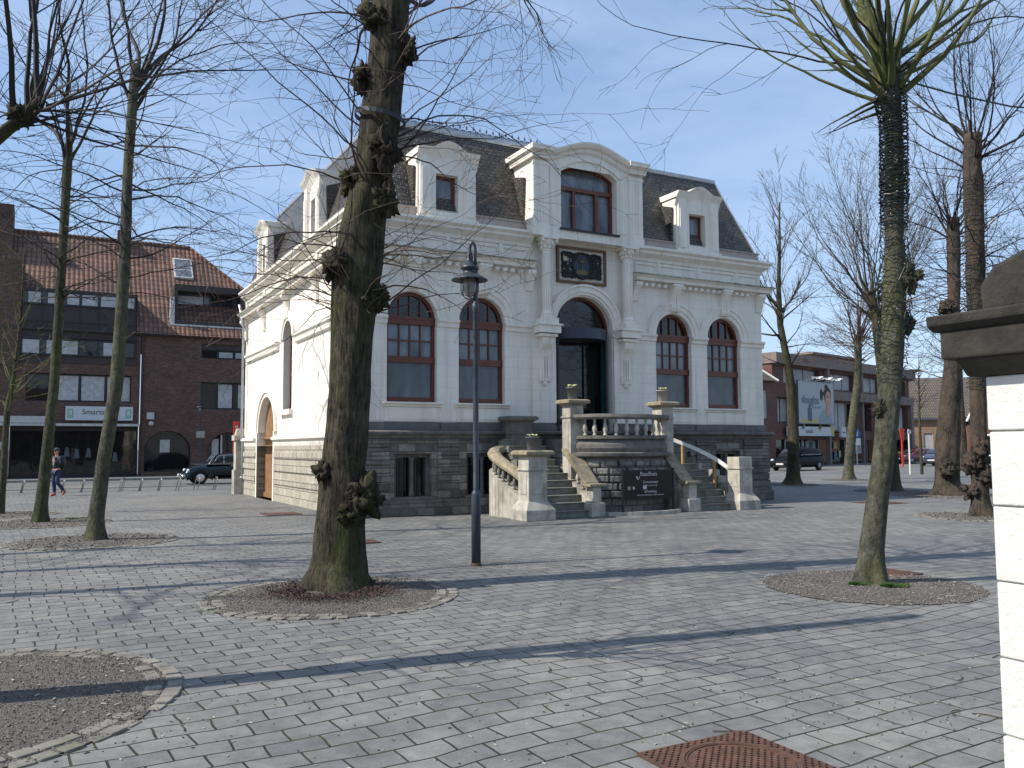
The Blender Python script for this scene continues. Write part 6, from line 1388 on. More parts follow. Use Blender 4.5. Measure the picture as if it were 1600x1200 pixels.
# --- modern cars
def modern(name, label, x, y, rz, paint, H=1.55, Lg=4.4, mpv=True, group=None):
    t = thing(name, label, 'car', (x, y, 0), rz, group); k_ = Lg/4.4; mb = MB(); h = H
    loft(mb, [(-2.2*k_, .62, .32, .56, .9), (-2.12*k_, .78, .24, .70, .9), (-1.8*k_, .86, .22, .86, .88), (-1.2*k_, .88, .22, .99, .9), (-.6*k_, .89, .22, 1.02, .95), (.8*k_, .89, .22, 1.03, .95), (1.7*k_, .88, .24, 1.04, .95), (2.1*k_, .82, .30, 1.0, .95), (2.2*k_, .74, .36, .9, .95)], 12, 4.5)
    if mpv: secs = [(-1.35*k_, .70, .9, 1.0, .9), (-.75*k_, .76, .9, h*.90, .82), (-.3*k_, .76, .9, h*.985, .80), (.4*k_, .76, .9, h, .8), (1.3*k_, .76, .9, h*.985, .8), (1.85*k_, .74, .9, h*.93, .8), (2.1*k_, .72, .9, 1.05, .9)]
    else: secs = [(-1.2*k_, .70, .9, .98, .9), (-.6*k_, .74, .9, h*.93, .8), (.1*k_, .74, .9, h, .8), (.9*k_, .74, .9, h*.97, .8), (1.5*k_, .72, .9, h*.85, .8), (1.95*k_, .70, .88, .98, .9)]
    loft(mb, secs, 12, 4.0); mb.build('body', paint, t, smooth=True)
    for sx in (-1.38*k_, 1.32*k_):
        for sy in (-1, 1): wheel(t, sx, sy*.80, .32, .2, 'steel')
    for sy in (-1, 1):
        g = MB(); yo, yt = sy*.775, sy*.665; zt_ = h*.90
        e = 1.8*k_ if mpv else 1.35*k_
        g.quad((-.85*k_, yo, 1.03), (-.05*k_, yo, 1.04), (-.05*k_, yt, zt_), (-.45*k_, yt, zt_*.97)); g.quad((.02*k_, yo, 1.04), (.85*k_, yo, 1.05), (.85*k_, yt, zt_), (.02*k_, yt, zt_)); g.quad((.92*k_, yo, 1.05), (e, yo, 1.06), (e-.15*k_, yt, zt_*.95), (.92*k_, yt, zt_)); g.build('side_window', 'carglass', t)
        g = MB(); g.ball((-2.02*k_, sy*.66, .72), .15, 10, 7, (.9, .8, .55)); g.build('headlight', 'headl', t, smooth=True)
        g = MB(); g.ball((2.14*k_, sy*.68, .85), .12, 8, 6, (.4, .8, 1.3)); g.build('tail_light', 'taill', t, smooth=True)
        g = MB(); g.ball((-.75*k_, sy*.95, 1.05), .09, 8, 6, (.6, 1, .7)); g.build('wing_mirror', paint, t, smooth=True)
    g = MB(); x0_, x1_ = -1.28*k_, -.78*k_; g.quad((x0_, -.62, 1.02), (x0_, .62, 1.02), (x1_, .56, h*.90), (x1_, -.56, h*.90)); g.build('windscreen', 'carglass', t)
    g = MB(); g.box(-2.25*k_, -2.19*k_, -.26, .26, .42, .53); g.build('number_plate', 'plate', t)
    g = MB(); g.box(-2.22*k_, -2.14*k_, -.55, .55, .56, .64); g.box(-2.22*k_, -2.14*k_, -.5, .5, .28, .38); g.build('grille', 'black', t)
    return t
c = W(37.4+1.0, 21.6)
modern('parked_car', 'black people carrier parked behind the forked tree by the shops', 19.4, 58.6, YAW+radians(13), 'navycar', 1.60, 4.4)
modern('parked_car', 'small blue-grey car seen from the front beside the cracked old tree', 34.6, 69.8, radians(48), 'greycar', 1.42, 4.2, False)
modern('parked_car', 'dark red car parked farther back behind the blue-grey car', 36.5, 77.5, radians(15), 'redcar', 1.42, 4.2, False)
modern('parked_car', 'dark parked car between the two thick trees at the right', 43.0, 76.0, radians(60), 'navycar', 1.45, 4.2, False)
modern('parked_car', 'grey parked car half hidden behind the thick tree by the pillar', 46.8, 75.5, radians(60), 'greycar', 1.45, 4.2, False)

# ================================================================== SHOPS ON THE RIGHT
R0 = Vector((27.6, 75.89, 0)); RY = radians(43)
rb = thing('shop_building', 'brown three-storey flat-roofed shop building carrying the billboard', 'building', R0, RY)
M['brkr'] = brick_wall('brown_red_brick', (0, 2, 1), (.115, .048, .036), (.20, .085, .06), (.10, .085, .07))
M['conc'] = simple('brown_grey_concrete', (.20, .155, .135), .85, var=.15, scale=1.5, stain=(.12, .095, .08), stain_amt=.5)
mb = MB(); XL, XE = -8.6, 18.3
wallrows(mb, XL, XE, [(2.2, 6.1, [(-7.9, -5.6, 3.6, 5.7, 0), (.6, 6.4, 3.0, 5.6, 0), (7.2, 9.4, 3.0, 5.6, 0), (10.2, 17.6, 3.0, 5.6, 0)]), (6.1, 9.0, [(-6.8, -.6, 6.9, 8.3, 0), (1.4, 6.0, 6.7, 8.2, 0), (7.5, 11.5, 6.7, 8.2, 0), (13, 17.4, 6.7, 8.2, 0)])], PW, .6)
mb.quad((XE, 0, 0), (XE, 14, 0), (XE, 14, 9), (XE, 0, 9)); mb.quad((XL, 0, 0), (XL, 14, 0), (XL, 14, 9), (XL, 0, 9)); mb.build('brick_wall', 'brkr', rb, fix=False)
mb = MB(); mb.box(XL-.1, XE+.6, -.5, 6, 8.45, 9.35); mb.box(.3, XE+.1, -.45, .0, 5.7, 6.5); mb.box(XE-.6, XE+.02, -.4, 0, 0, 5.7); mb.box(.15, .5, -.4, 0, 0, 8.5)
for x_ in (7.0, 12.2): mb.box(x_, x_+.3, -.3, 0, 0, 8.5)
mb.build('concrete_band', 'conc', rb, bevel=.02)
mb = MB(); mb.box(3, 13, 2.5, 8, 9.35, 10.2); mb.box(2.6, 13.4, 2.2, 8.4, 10.2, 10.4); mb.build('penthouse', 'conc', rb)
mb = MB(); mb.prism([(XE, -1.0, 9.45), (XE+1.2, -1.0, 9.45), (XE, -.5, 9.0)], (0, 5, 0)); mb.build('roof_edge', 'dark', rb)
for a, b, z0, z1, n in ((.6, 6.4, 3.0, 5.6, 4), (7.2, 9.4, 3, 5.6, 2), (10.2, 17.6, 3, 5.6, 5), (-6.8, -.6, 6.9, 8.3, 3), (1.4, 6.0, 6.7, 8.2, 3), (7.5, 11.5, 6.7, 8.2, 3), (13, 17.4, 6.7, 8.2, 3), (-7.9, -5.6, 3.6, 5.7, 2)): shop_win(PW, a, b, z0, z1, n, mat='film' if z0 > 6 else 'glassd', parent=rb, fr='steel', d=.5)
mb = MB(); mb.quad((XL, .9, 0), (XE, .9, 0), (XE, .9, 2.4), (XL, .9, 2.4)); mb.quad((XL, 0, 2.3), (XE, 0, 2.3), (XE, .9, 2.3), (XL, .9, 2.3)); o = mb.build('shopfront', 'glassd', rb, fix=False)
mb = MB()
for x_ in (-8.5, -5.6, -2.7, .2, 2.6, 5.2, 7.1, 9.8, 12.4, 15, 17.8): mb.box(x_, x_+.14, .75, .9, 0, 2.3)
mb.build('frame', 'steel', o)
rn = random.Random(12); M['dispy'] = simple('yellow_window_display', (.45, .42, .22), .6); M['dispb'] = simple('blue_window_display', (.08, .16, .30), .6); M['dispg'] = simple('pale_green_window_display', (.30, .36, .28), .6)
for mt, sp in (('dispg', ((-4.9, -3.4, .2, 2.1), (-1.9, -.2, .2, 2.1))), ('dispy', ((-3.3, -2.9, .4, 2.0), (3.2, 3.8, 1.4, 2.0), (4.2, 4.6, .6, 1.2))), ('dispb', ((-1.4, -.7, 1.2, 2.0), (3.3, 3.8, .4, 1.1))), ('red', ((-2.6, -2.3, .9, 1.5), (14.2, 14.9, 1.0, 2.1))), ('curt', ((-2.6, -2.2, 1.6, 2.1), (7.5, 9.4, .9, 1.9), (15.4, 16.4, .3, 2.0)))):
    mb = MB()
    for a, b, z0, z1 in sp: mb.box(a, b, .80, .86, z0, z1)
    mb.build('window_display', mt, o, split=0)
bb = thing('billboard', 'large pale billboard with a smiling face, mounted on the shop building', 'billboard', R0+Vector((cos(RY)*-2.7+sin(RY)*.75, sin(RY)*-2.7-cos(RY)*.75, 0)), RY)
M['bbw'] = simple('pale_billboard_print', (.36, .38, .40), .5, var=.06, scale=1, bmp=0); M['skin'] = simple('skin', (.50, .27, .19), .55, var=.06, bmp=0); M['hair'] = simple('dark_brown_hair', (.035, .02, .015), .6, bmp=.1)
mb = MB(); mb.box(-3.1, 3.1, 0, .12, 3.6, 7.1); mb.build('panel', 'bbw', bb)
mb = MB(); mb.box(-3.16, -3.08, -.03, .14, 3.5, 7.18); mb.box(3.08, 3.16, -.03, .14, 3.5, 7.18); mb.box(-3.1, 3.1, -.03, .14, 3.52, 3.6); mb.box(-3.1, 3.1, -.03, .14, 7.1, 7.16)
for x_ in (-2.3, .6): mb.box(x_, x_+.1, 0, .7, 3.1, 3.55)
mb.build('frame', 'steel', bb)
def disc(mb, cx, cz, rx, rz_, y, n=24, th=.008): mb.prism([(cx+rx*cos(2*pi*k/n), y, cz+rz_*sin(2*pi*k/n)) for k in range(n)], (0, th, 0))
M['blouse'] = simple('pale_blue_grey_print', (.24, .29, .32), .5, bmp=0); M['bottle'] = simple('blue_bottle_print', (.06, .10, .17), .5, bmp=0); M['bby'] = simple('ochre_print', (.50, .38, .10), .5, bmp=0); M['lip'] = simple('lip_print', (.30, .06, .06), .5, bmp=0)
mb = MB(); mb.prism([(x_, -.010, z_) for x_, z_ in [(.2, 3.62), (2.7, 3.62), (2.5, 4.4), (2.1, 4.9), (1.6, 4.95), (.9, 4.6), (.4, 4.2)]], (0, .008, 0)); mb.build('blouse', 'blouse', bb)
mb = MB(); disc(mb, 1.95, 6.05, .62, .72, -.018); disc(mb, .85, 6.05, .26, .52, -.018); disc(mb, 1.75, 6.75, .3, .25, -.018); mb.prism([(x_, -.018, z_) for x_, z_ in [(.95, 6.2), (1.6, 6.5), (1.6, 6.2), (.95, 5.9)]], (0, .008, 0)); mb.build('hair', 'hair', bb)
mb = MB(); disc(mb, 2.02, 5.72, .50, .68, -.028); mb.prism([(x_, -.027, z_) for x_, z_ in [(1.75, 5.3), (2.25, 5.3), (2.35, 4.5), (1.9, 4.1), (1.65, 4.7)]], (0, .006, 0)); mb.build('face', 'skin', bb)
mb = MB(); disc(mb, 1.80, 5.88, .10, .045, -.034, th=.004); disc(mb, 2.24, 5.86, .10, .045, -.034, th=.004); mb.prism([(x_, -.034, z_) for x_, z_ in [(1.66, 6.02), (1.94, 6.05), (1.94, 6.01), (1.66, 5.98)]], (0, .004, 0)); mb.prism([(x_, -.034, z_) for x_, z_ in [(2.10, 6.05), (2.38, 6.0), (2.38, 5.96), (2.1, 6.01)]], (0, .004, 0)); mb.build('eyes', 'hair', bb)
mb = MB(); disc(mb, 2.03, 5.40, .19, .085, -.034, th=.004); mb.build('lips', 'lip', bb); mb = MB(); disc(mb, 2.03, 5.42, .14, .035, -.040, th=.004); mb.build('teeth', 'plate', bb)
mb = MB(); mb.box(-1.6, -.9, -.02, 0, 3.75, 4.9); mb.box(-1.4, -1.1, -.02, 0, 4.9, 5.2); mb.build('bottle', 'bottle', bb); mb = MB(); mb.box(-2.6, .1, -.014, 0, 3.62, 3.9); mb.build('ochre_band', 'bby', bb)
text('lettering', 'douglas', 1.0, (-1.1, -.02, 5.55), R90, 'bottle', bb); text('small_lettering', 'parfumerie', .3, (.0, -.02, 4.95), R90, 'blouse', bb)
for k, x_ in enumerate((-1.7, .0, 1.7)):
    g = MB(); g.box(x_-.9, x_+.3, -1.0, -.96, 7.35, 7.42); g.prism([(x_+.1, -1.25, 7.25), (x_+.6, -1.25, 7.42), (x_+.6, -.8, 7.42), (x_+.1, -.8, 7.25)], (0, 0, .07)); g.tube([(x_, -.9, 7.38), (x_, .1, 7.2)], .03, 5); g.build('floodlight', 'whitep', bb)
s2 = thing('shop_sign', 'white and yellow fascia sign below the billboard', 'sign', R0+Vector((cos(RY)*-2.5+sin(RY)*.6, sin(RY)*-2.5-cos(RY)*.6, 0)), RY)
mb = MB(); mb.box(-4.6, 3.1, 0, .3, 2.5, 3.3); mb.build('panel', 'signw', s2); text('lettering', 'uvack', .55, (-1.35, -.015, 2.9), R90, 'txt', s2)
mb = MB(); mb.prism([(2.4, -.012, 3.28), (3.0, -.012, 3.28), (3.1, -.012, 2.6), (2.7, -.012, 2.52)], (0, .01, 0)); mb.prism([(.2, -.012, 3.28), (1.0, -.012, 3.28), (.5, -.012, 2.9)], (0, .01, 0)); mb.build('yellow_swoosh', 'bby', s2)
for nm, x_, z_, rx, mt, lb in (('projecting_sign', 1.6, 2.85, .45, 'signw', 'square white projecting box sign right of the fascia sign'), ('round_sign', 3.0, 2.55, .42, 'plate', 'round white projecting sign with dark bar above the shop door'), ('round_sign', 8.9, 4.35, .55, 'plate', 'white rimmed round beer sign on the upper wall'), ('round_sign', 10.2, 2.95, .55, 'black', 'black round sign above the dark doorway')):
    o = thing(nm, lb, 'sign', R0+Vector((cos(RY)*x_+sin(RY)*.9, sin(RY)*x_-cos(RY)*.9, z_)), RY); g = MB()
    if nm[0] == 'p': g.box(-rx, rx, -.1, .1, -rx, rx)
    else: disc(g, 0, 0, rx, rx, -.05, th=.1)
    g.build('panel', mt, o); g = MB()
    if mt == 'plate': g.box(-rx*.7, rx*.7, -.065, -.05, -.1, .1); disc(g, 0, .0, rx*.8, rx*.8, -.06, th=.01) if x_ > 5 else None
    else: g.box(-rx*.6, rx*.6, -.115, -.10, -.08, .02)
    g.build('mark', 'txt' if mt != 'black' else 'whitep', o); g = MB(); g.box(-.04, .04, .1, .9, -.04, .04); g.build('bracket', 'black', o)
# brick house to the left of it, with a pale-edged gable
hs = thing('brick_house', 'red brick house with pale-edged gable just right of the town hall', 'house', R0+Vector((cos(RY)*-8.8, sin(RY)*-8.8, 0)), RY)
mb = MB(); wallrows(mb, -9, 0, [(0, 3.2, [(-2.3, -1.2, .8, 2.6, 0)]), (3.2, 7.0, [(-2.3, -1.2, 3.9, 6.1, 0), (-5, -4, 3.9, 6.1, 0)])], lambda s, d, z: (s, -.3+d, z), .2); mb.quad((0, -.3, 0), (0, 9, 0), (0, 9, 7), (0, -.3, 7)); mb.build('wall', 'brkr', hs, fix=False)
for a, z0, z1 in ((-2.3, 3.9, 6.1), (-5, 3.9, 6.1), (-2.3, .8, 2.6)): shop_win(lambda s, d, z: (s, -.3+d, z), a, a+1.1 if a > -4 else a+1, z0, z1, 2, parent=hs, fr='plate', d=.15)
M['tgrey'] = rooftile('grey_brown_tiles', (0, 2, 1), (.13, .105, .085), (.09, .08, .065), (.17, .13, .10))
mb = MB(); mb.quad((-9, -.6, 6.9), (.1, -.6, 6.9), (-2.2, 3.5, 10.2), (-9, 3.5, 10.2)); mb.poly([(.1, -.6, 6.9), (.1, 9, 6.9), (-2.2, 3.5, 10.2)]); mb.build('roof', 'tgrey', hs, fix=False)
mb = MB(); mb.tube([(.12, -.62, 6.95), (-2.2, 3.5, 10.25)], .09, 5); mb.build('verge', 'whitep', hs)
# orange-brick house with the hipped brown roof at the far right
M['brko'] = brick_wall('orange_brick', (0, 2, 1), (.30, .16, .085), (.42, .24, .14), (.30, .25, .2))
oh = thing('brick_house', 'orange brick house with long brown roof behind the blue-grey car', 'house', (43.2, 96.0, 0), radians(-8))
mb = MB(); wall(mb, -8, 9.5, 0, 4.6, [(-3.2, -2.3, .4, 3.0, 0), (2.6, 3.6, .4, 3.0, 0), (-6, -5, .4, 3, 0)], PW, .2); mb.quad((9.5, 0, 0), (9.5, 10, 0), (9.5, 10, 4.6), (9.5, 0, 4.6)); mb.build('wall', 'brko', oh, fix=False)
for a in (-3.2, 2.6, -6): shop_win(PW, a, a+1, .4, 3.0, 1, parent=oh, fr='plate', d=.15, curtain=True)
mb = MB(); mb.box(-8, 9.6, -.25, 0, 4.5, 4.75); mb.build('gutter', 'plate', oh)
mb = MB(); mb.quad((-8.4, -.5, 4.7), (10, -.5, 4.7), (11.5, 6, 9.6), (-3, 6, 9.6)); mb.poly([(10, -.5, 4.7), (12.5, 8, 4.7), (11.5, 6, 9.6)]); mb.poly([(-8.4, -.5, 4.7), (-8.4, 12, 4.7), (-3, 6, 9.6)]); mb.build('roof', 'tgrey', oh, fix=False)
mb = MB(); mb.box(1.2, 2.4, 5, 6, 9, 10.6); mb.build('chimney', 'brkr', oh)
oh2 = thing('brick_house', 'gabled brick house with white porch, partly behind the cracked old tree', 'house', (53.5, 92, 0), radians(-20))
mb = MB(); mb.quad((-4, 0, 0), (6, 0, 0), (6, 0, 4.4), (-4, 0, 4.4)); mb.poly([(-4, 0, 4.4), (6, 0, 4.4), (1.0, 0, 9.2), (-1.5, 0, 8.4), (-3.2, 0, 6.2)]); mb.quad((-4, 0, 0), (-4, 8, 0), (-4, 8, 4.4), (-4, 0, 4.4)); mb.build('wall', 'brkr', oh2, fix=False)
mb = MB(); mb.quad((-4.3, -.4, 4.2), (-3.3, -.4, 6.4), (-3.3, 9, 6.4), (-4.3, 9, 4.2)); mb.quad((-3.3, -.4, 6.4), (1, -.4, 9.6), (1, 9, 9.6), (-3.3, 9, 6.4)); mb.quad((1, -.4, 9.6), (6.4, -.4, 4.2), (6.4, 9, 4.2), (1, 9, 9.6)); mb.build('roof', 'tgrey', oh2, fix=False)
mb = MB(); mb.tube([(-4.3, -.45, 4.2), (-3.3, -.45, 6.4), (1, -.45, 9.6)], .14, 5); mb.box(-3.6, -.5, -1.6, -1.5, 2.6, 2.8); mb.box(-3.6, -3.4, -1.6, -1.4, 0, 2.7); mb.box(-1.9, -1.7, -1.6, -1.4, 0, 2.7); mb.build('white_trim', 'whitep', oh2)
mb = MB(); mb.quad((-3.4, -1.5, .9), (-.5, -1.5, .9), (-.5, -1.5, 2.6), (-3.4, -1.5, 2.6)); mb.build('porch_window', 'glassd', oh2)
oh3 = thing('brick_house', 'low pale orange house closing the square behind the two thick trees', 'house', (66, 100, 0), radians(-15))
mb = MB(); wall(mb, -8, 26, 0, 4.4, [(-5, -4, 1, 3, 0), (-1, 0, 1, 3, 0), (4, 5, 1, 3, 0), (9, 10, 1, 3, 0)], PW, .2); mb.build('wall', 'brko', oh3, fix=False)
for a in (-5, -1, 4, 9): shop_win(PW, a, a+1, 1, 3, 1, parent=oh3, fr='plate', d=.15)
mb = MB(); mb.quad((-8.3, -.4, 4.3), (26, -.4, 4.3), (26, 6, 9), (-8.3, 6, 9)); mb.build('roof', 'tgrey', oh3, fix=False)
ground_box('pavement', 38, 90, 33.5, 60, .0, 'kerb') if False else None
# street signs at the right
def post_sign(name, label, x, y, h, panels, mat='galv', r=.035):
    t = thing(name, label, 'sign', (x, y, 0), radians(25)); mb = MB(); mb.tube([(0, 0, 0), (0, 0, h)], r, 8); mb.build('post', mat, t)
    for kind, z, s_, mt in panels:
        g = MB()
        if kind == 'disc': disc(g, 0, z, s_, s_, -.07, th=.02)
        else: g.box(-s_, s_, -.07, -.05, z-s_*.75, z+s_*.75)
        g.build('panel', mt, t)
    return t
M['bluesign'] = simple('blue_road_sign', (.02, .09, .32), .4, bmp=0)
s_ = post_sign('road_sign', 'blue round road sign with white plate below on a grey post by the shops', 25.6, 63.9, 2.95, [('disc', 2.55, .34, 'bluesign'), ('box', 1.95, .34, 'plate')])
g = MB(); g.box(-.05, .05, -.08, -.072, 2.38, 2.72); g.prism([(-.14, -.08, 2.6), (.14, -.08, 2.6), (0, -.08, 2.78)], (0, .008, 0)); g.build('arrow', 'plate', s_)
post_sign('street_sign', 'slim pale pole with small white plate between the lit pollard and the sapling', 23.05, 49.95, 2.6, [('box', 2.45, .14, 'plate')], 'whitep', .04)
bn2 = thing('banner_sign', 'tall red tapering banner pole right of the leaning lit pollard', 'sign', (30.4, 67.0, 0), radians(25))
mb = MB(); mb.prism([(-.20, 0, 3.0), (-.55+.1, 0, 4.1), (.55, 0, 4.1), (.25, 0, 2.7)], (0, .05, 0)); mb.box(-.12, .14, 0, .06, 0, 3.0); mb.build('panel', 'red', bn2)
bn2.scale = (.55, 1, .72)
mb = MB()
for q in (0, 1.6): mb.box(q-.05, q+.05, 0, .08, 0, 1.0); 
mb.box(-.3, 1.9, -.02, .0, .75, .95); mb.box(-.3, 1.9, -.02, 0, .35, .55); o = mb.build('road_barrier', 'bby'); o.location = (36.0, 82.0, .12); tag(o, 'low yellow and white road barrier behind the pale pole', 'barrier')

# ------------------------------------------------------------------ unseen houses and trees added behind the viewer for the window reflections
bh = thing('brick_house', 'row of plain houses added behind the viewer, mirrored in the town hall windows', 'house', (-6, -24, 0), radians(8))
mb = MB(); wallrows(mb, 0, 46, [(0, 3.2, [(3+6*k, 5+6*k, .9, 2.5, 0) for k in range(7)]), (3.2, 6.6, [(3+6*k, 5+6*k, 4.0, 5.6, 0) for k in range(7)])], lambda s, d, z: (s, -d, z), .2); mb.build('wall', 'brkr', bh, fix=False)
mb = MB()
for k in range(7):
    for z in (.9, 4.0): mb.quad((3+6*k, -.15, z), (5+6*k, -.15, z), (5+6*k, -.15, z+1.6), (3+6*k, -.15, z+1.6))
mb.build('window', 'glassd', bh, fix=False)
mb = MB(); mb.quad((-.3, .4, 6.5), (46.3, .4, 6.5), (46.3, -5, 10.5), (-.3, -5, 10.5)); mb.build('roof', 'tile', bh, fix=False)
for k, (x, y) in enumerate([(8.5, -5.5), (15.5, -2.5), (21, 3.0)]):
    tree('bare tree added behind the viewer, %s in the window reflections' % ('first', 'second', 'third')[k], (x, y), [(0, 0, -.05, .3), (0, 0, 4, .24), (.1, 0, 8, .2)], 'bk_dark', [
        dict(n=26, z=(4.5, 8), el=(5, 80), L=(2.4, 4.6), r=(.03, .06), cfg=C((.05, .0), .12, (1.8, 1.8), (.28, .45), (20, 50), .01))], 90+k, n=10)

# ================================================================== PEOPLE
M['jacket'] = simple('dark_blue_jacket', (.010, .014, .024), .75, var=.3, bmp=.2); M['jeans'] = simple('dark_blue_jeans', (.018, .032, .085), .85, var=.3, bmp=.2); M['boot'] = simple('tan_leather_boot', (.26, .07, .03), .6, var=.2); M['shirt'] = simple('grey_shirt', (.16, .18, .18), .8); M['capm'] = simple('dark_grey_cap', (.04, .045, .05), .8); M['skinp'] = simple('warm_skin', (.50, .24, .17), .55, var=.06, bmp=0)
def skinobj(name, mat, parent, V, E, R, sub=2, root=0):
    me = bpy.data.meshes.new(name); me.from_pydata(V, E, []); o = bpy.data.objects.new(name, me); COL.objects.link(o); o.parent = parent
    sk_ = me.skin_vertices if len(me.skin_vertices) else None
    md = o.modifiers.new('skin', 'SKIN'); md.use_smooth_shade = True
    if not len(me.skin_vertices):
        bm = bmesh.new(); bm.from_mesh(me); bm.verts.layers.skin.verify(); bm.to_mesh(me); bm.free()
    for i, r in enumerate(R): me.skin_vertices[0].data[i].radius = (r, r) if not hasattr(r, '__len__') else r
    me.skin_vertices[0].data[root].use_root = True
    s_ = o.modifiers.new('sub', 'SUBSURF'); s_.levels = sub; s_.render_levels = sub; me.materials.append(M[mat]); return o
def person(label, loc, rz, J, sit=False, hat=True):
    t = thing('person', label, 'person', loc, rz)
    # joints dict -> body (one continuous skin)
    names = list(J); V = [J[k][0] for k in names]; R = [J[k][1] for k in names]; ix_ = {k: i for i, k in enumerate(names)}
    E = [(ix_[a], ix_[b]) for a, b in EDG if a in ix_ and b in ix_]
    skinobj('body', 'skinp', t, V, E, R)
    def part(name, mat, chain, grow_, sub=2):
        ks = []
        for c_ in chain:
            for k in c_:
                if k not in ks: ks.append(k)
        ii = {k: i for i, k in enumerate(ks)}; ed = [(ii[a], ii[b]) for c_ in chain for a, b in zip(c_, c_[1:])]
        return skinobj(name, mat, t, [J[k][0] for k in ks], ed, [tuple(q*grow_+.012 for q in (J[k][1] if hasattr(J[k][1], '__len__') else (J[k][1],)*2)) for k in ks], sub)
    part('jacket', 'jacket', [('hips', 'waist', 'chest', 'collar'), ('chest', 'shL', 'elL', 'cuffL'), ('chest', 'shR', 'elR', 'cuffR')], 1.12)
    part('jeans', 'jeans', [('hips', 'hipL', 'knL', 'anL'), ('hips', 'hipR', 'knR', 'anR')], 1.12)
    if not sit:
        part('boot', 'boot', [('anL', 'heL', 'toL')], 1.1); part('boot', 'boot', [('anR', 'heR', 'toR')], 1.1)
    return t
EDG = [('hips', 'waist'), ('waist', 'chest'), ('chest', 'collar'), ('collar', 'neck'), ('neck', 'jaw'), ('jaw', 'head'), ('head', 'crown'), ('chest', 'shL'), ('shL', 'elL'), ('elL', 'cuffL'), ('cuffL', 'waL'), ('waL', 'haL'), ('chest', 'shR'), ('shR', 'elR'), ('elR', 'cuffR'), ('cuffR', 'waR'), ('waR', 'haR'), ('hips', 'hipL'), ('hipL', 'knL'), ('knL', 'anL'), ('anL', 'heL'), ('heL', 'toL'), ('hips', 'hipR'), ('hipR', 'knR'), ('knR', 'anR'), ('anR', 'heR'), ('heR', 'toR')]
for s_ in 'LR':
    for f_ in range(4): EDG.append(('ha'+s_, 'f%d%s' % (f_, s_))); EDG.append(('f%d%s' % (f_, s_), 'g%d%s' % (f_, s_)))
    EDG.append(('wa'+s_, 'th'+s_))
# walking towards the viewer's left; person's facing is -y (local); R = picture left
J = dict(hips=((0, 0, .95), (.13, .10)), waist=((0, 0, 1.08), (.125, .095)), chest=((0, -.01, 1.30), (.155, .11)), collar=((0, 0, 1.44), (.07, .06)), neck=((0, -.01, 1.50), .05), jaw=((0, -.035, 1.56), (.06, .065)), head=((0, -.02, 1.64), (.078, .092)), crown=((0, -.01, 1.71), (.062, .075)),
    shR=((-.19, 0, 1.40), .055), elR=((-.27, .03, 1.13), .044), cuffR=((-.285, -.05, .93), .034), waR=((-.285, -.065, .88), .027), haR=((-.285, -.085, .82), (.022, .036)),
    shL=((.19, 0, 1.40), .055), elL=((.25, -.05, 1.15), .044), cuffL=((.11, -.20, 1.27), .034), waL=((.07, -.215, 1.30), .027), haL=((.03, -.20, 1.33), (.022, .036)),
    hipR=((-.09, 0, .88), .085), knR=((-.09, -.03, .50), .06), anR=((-.10, .03, .10), .04), heR=((-.10, .05, .05), .042), toR=((-.11, -.14, .04), .038),
    hipL=((.09, 0, .88), .085), knL=((.12, -.06, .50), .06), anL=((.17, .20, .19), .04), heL=((.175, .24, .15), .042), toL=((.20, .10, .05), .038))
for s_, b_, dz, dy in (('R', Vector((-.285, -.085, .82)), -1, 0), ('L', Vector((.03, -.20, 1.33)), .3, .0)):
    for f_ in range(4):
        if s_ == 'R': J['f%d%s' % (f_, s_)] = ((b_.x, b_.y-.03+.02*f_, b_.z-.05+.004*abs(f_-1)), .0095); J['g%d%s' % (f_, s_)] = ((b_.x+.015, b_.y-.03+.02*f_, b_.z-.09+.006*abs(f_-1)), .008)
        else: J['f%d%s' % (f_, s_)] = ((b_.x-.035, b_.y-.02, b_.z-.03+.02*f_), .0095); J['g%d%s' % (f_, s_)] = ((b_.x-.03, b_.y+.02, b_.z-.03+.02*f_), .008)
    J['th'+s_] = ((b_.x+(.02 if s_ == 'R' else -.0), b_.y-.03, b_.z+(.0 if s_ == 'R' else .05)), .010)
pp = person('person walking in dark jacket, blue jeans, tan boots and a grey cap', (-16.78, 31.7, 0), radians(-22), J)
g = MB(); g.ball((0, -.012, 1.70), .10, 16, 10, (.95, 1.08, .72)); g.prism([(.07*cos(pi*k/8), -.10-.085*sin(pi*k/8), 1.685-.01*sin(pi*k/8)) for k in range(9)], (0, 0, .012)); g.build('cap', 'capm', pp, smooth=True)
g = MB(); g.ball((0, .01, 1.64), .088, 14, 10, (.93, 1.0, 1.05)); g.build('hair', 'hair', pp, smooth=True)
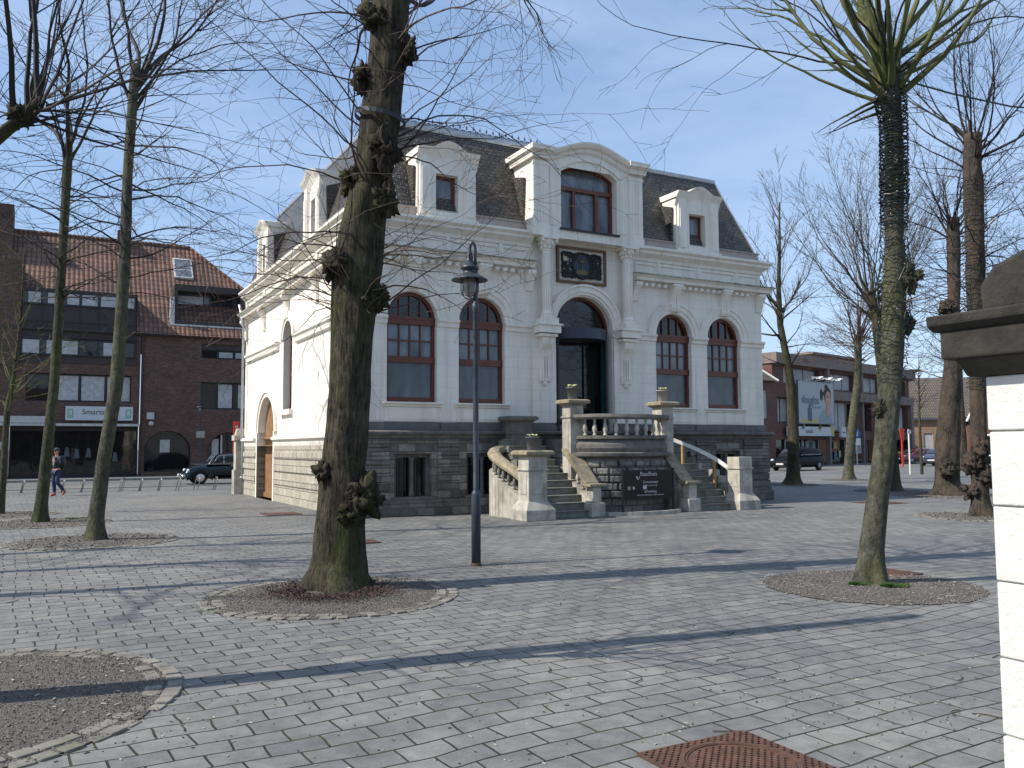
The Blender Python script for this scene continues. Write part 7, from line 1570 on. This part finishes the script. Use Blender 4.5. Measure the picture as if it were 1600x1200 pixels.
g = MB(); g.ball((0, -.118, 1.625), .014, 8, 6, (.8, 1, 1.4)); g.ball((-.078, -.015, 1.625), .02, 6, 5, (.5, .8, 1.3)); g.ball((.078, -.015, 1.625), .02, 6, 5, (.5, .8, 1.3)); g.build('nose_and_ears', 'skinp', pp, smooth=True)
g = MB(); g.ball((-.03, -.108, 1.65), .009, 6, 5); g.ball((.03, -.108, 1.65), .009, 6, 5); g.box(-.022, .022, -.107, -.10, 1.575, 1.582); g.build('eyes_and_mouth', 'hair', pp)
g = MB(); g.prism([(-.05, -.135, 1.44), (.05, -.135, 1.44), (.035, -.145, 1.12), (-.035, -.145, 1.12)], (0, .03, 0)); g.build('shirt', 'shirt', pp)
bp = MB(); bp.ball((.05, .17, 1.22), .20, 14, 10, (.9, .6, 1.3)); o = bp.build('backpack', 'black', smooth=True); o.location = (-16.78, 31.7, 0); o.rotation_euler = (0, 0, radians(-22)); tag(o, 'black backpack worn by the walking person', 'backpack')
# driver of the old car
J2 = dict(hips=((0, 0, .55), (.13, .11)), waist=((.0, 0, .68), (.125, .10)), chest=((.02, 0, .90), (.15, .10)), collar=((.02, 0, 1.06), (.07, .06)), neck=((.02, 0, 1.11), .05), jaw=((-.01, 0, 1.16), (.06, .065)), head=((.0, 0, 1.24), (.08, .088)), crown=((.01, 0, 1.30), (.06, .07)),
    shR=((.02, -.19, 1.0), .055), elR=((-.15, -.22, .84), .043), cuffR=((-.33, -.15, .93), .033), waR=((-.37, -.14, .95), .027), haR=((-.42, -.13, .97), (.03, .022)),
    shL=((.02, .19, 1.0), .055), elL=((-.15, .22, .84), .043), cuffL=((-.33, .15, .93), .033), waL=((-.37, .14, .95), .027), haL=((-.42, .13, .97), (.03, .022)),
    hipR=((-.06, -.1, .52), .085), knR=((-.45, -.12, .58), .06), anR=((-.62, -.12, .38), .04), hipL=((-.06, .1, .52), .085), knL=((-.45, .12, .58), .06), anL=((-.62, .12, .38), .04))
dr = person('person in a blue top seated at the wheel of the vintage car', bt.location+UX*.15+VX*-.25, YAW, J2, sit=True)
g = MB(); g.ball((.02, 0, 1.27), .095, 12, 8, (1, .95, .95)); g.build('hair', 'hair', dr, smooth=True)
bpy.context.view_layer.update()
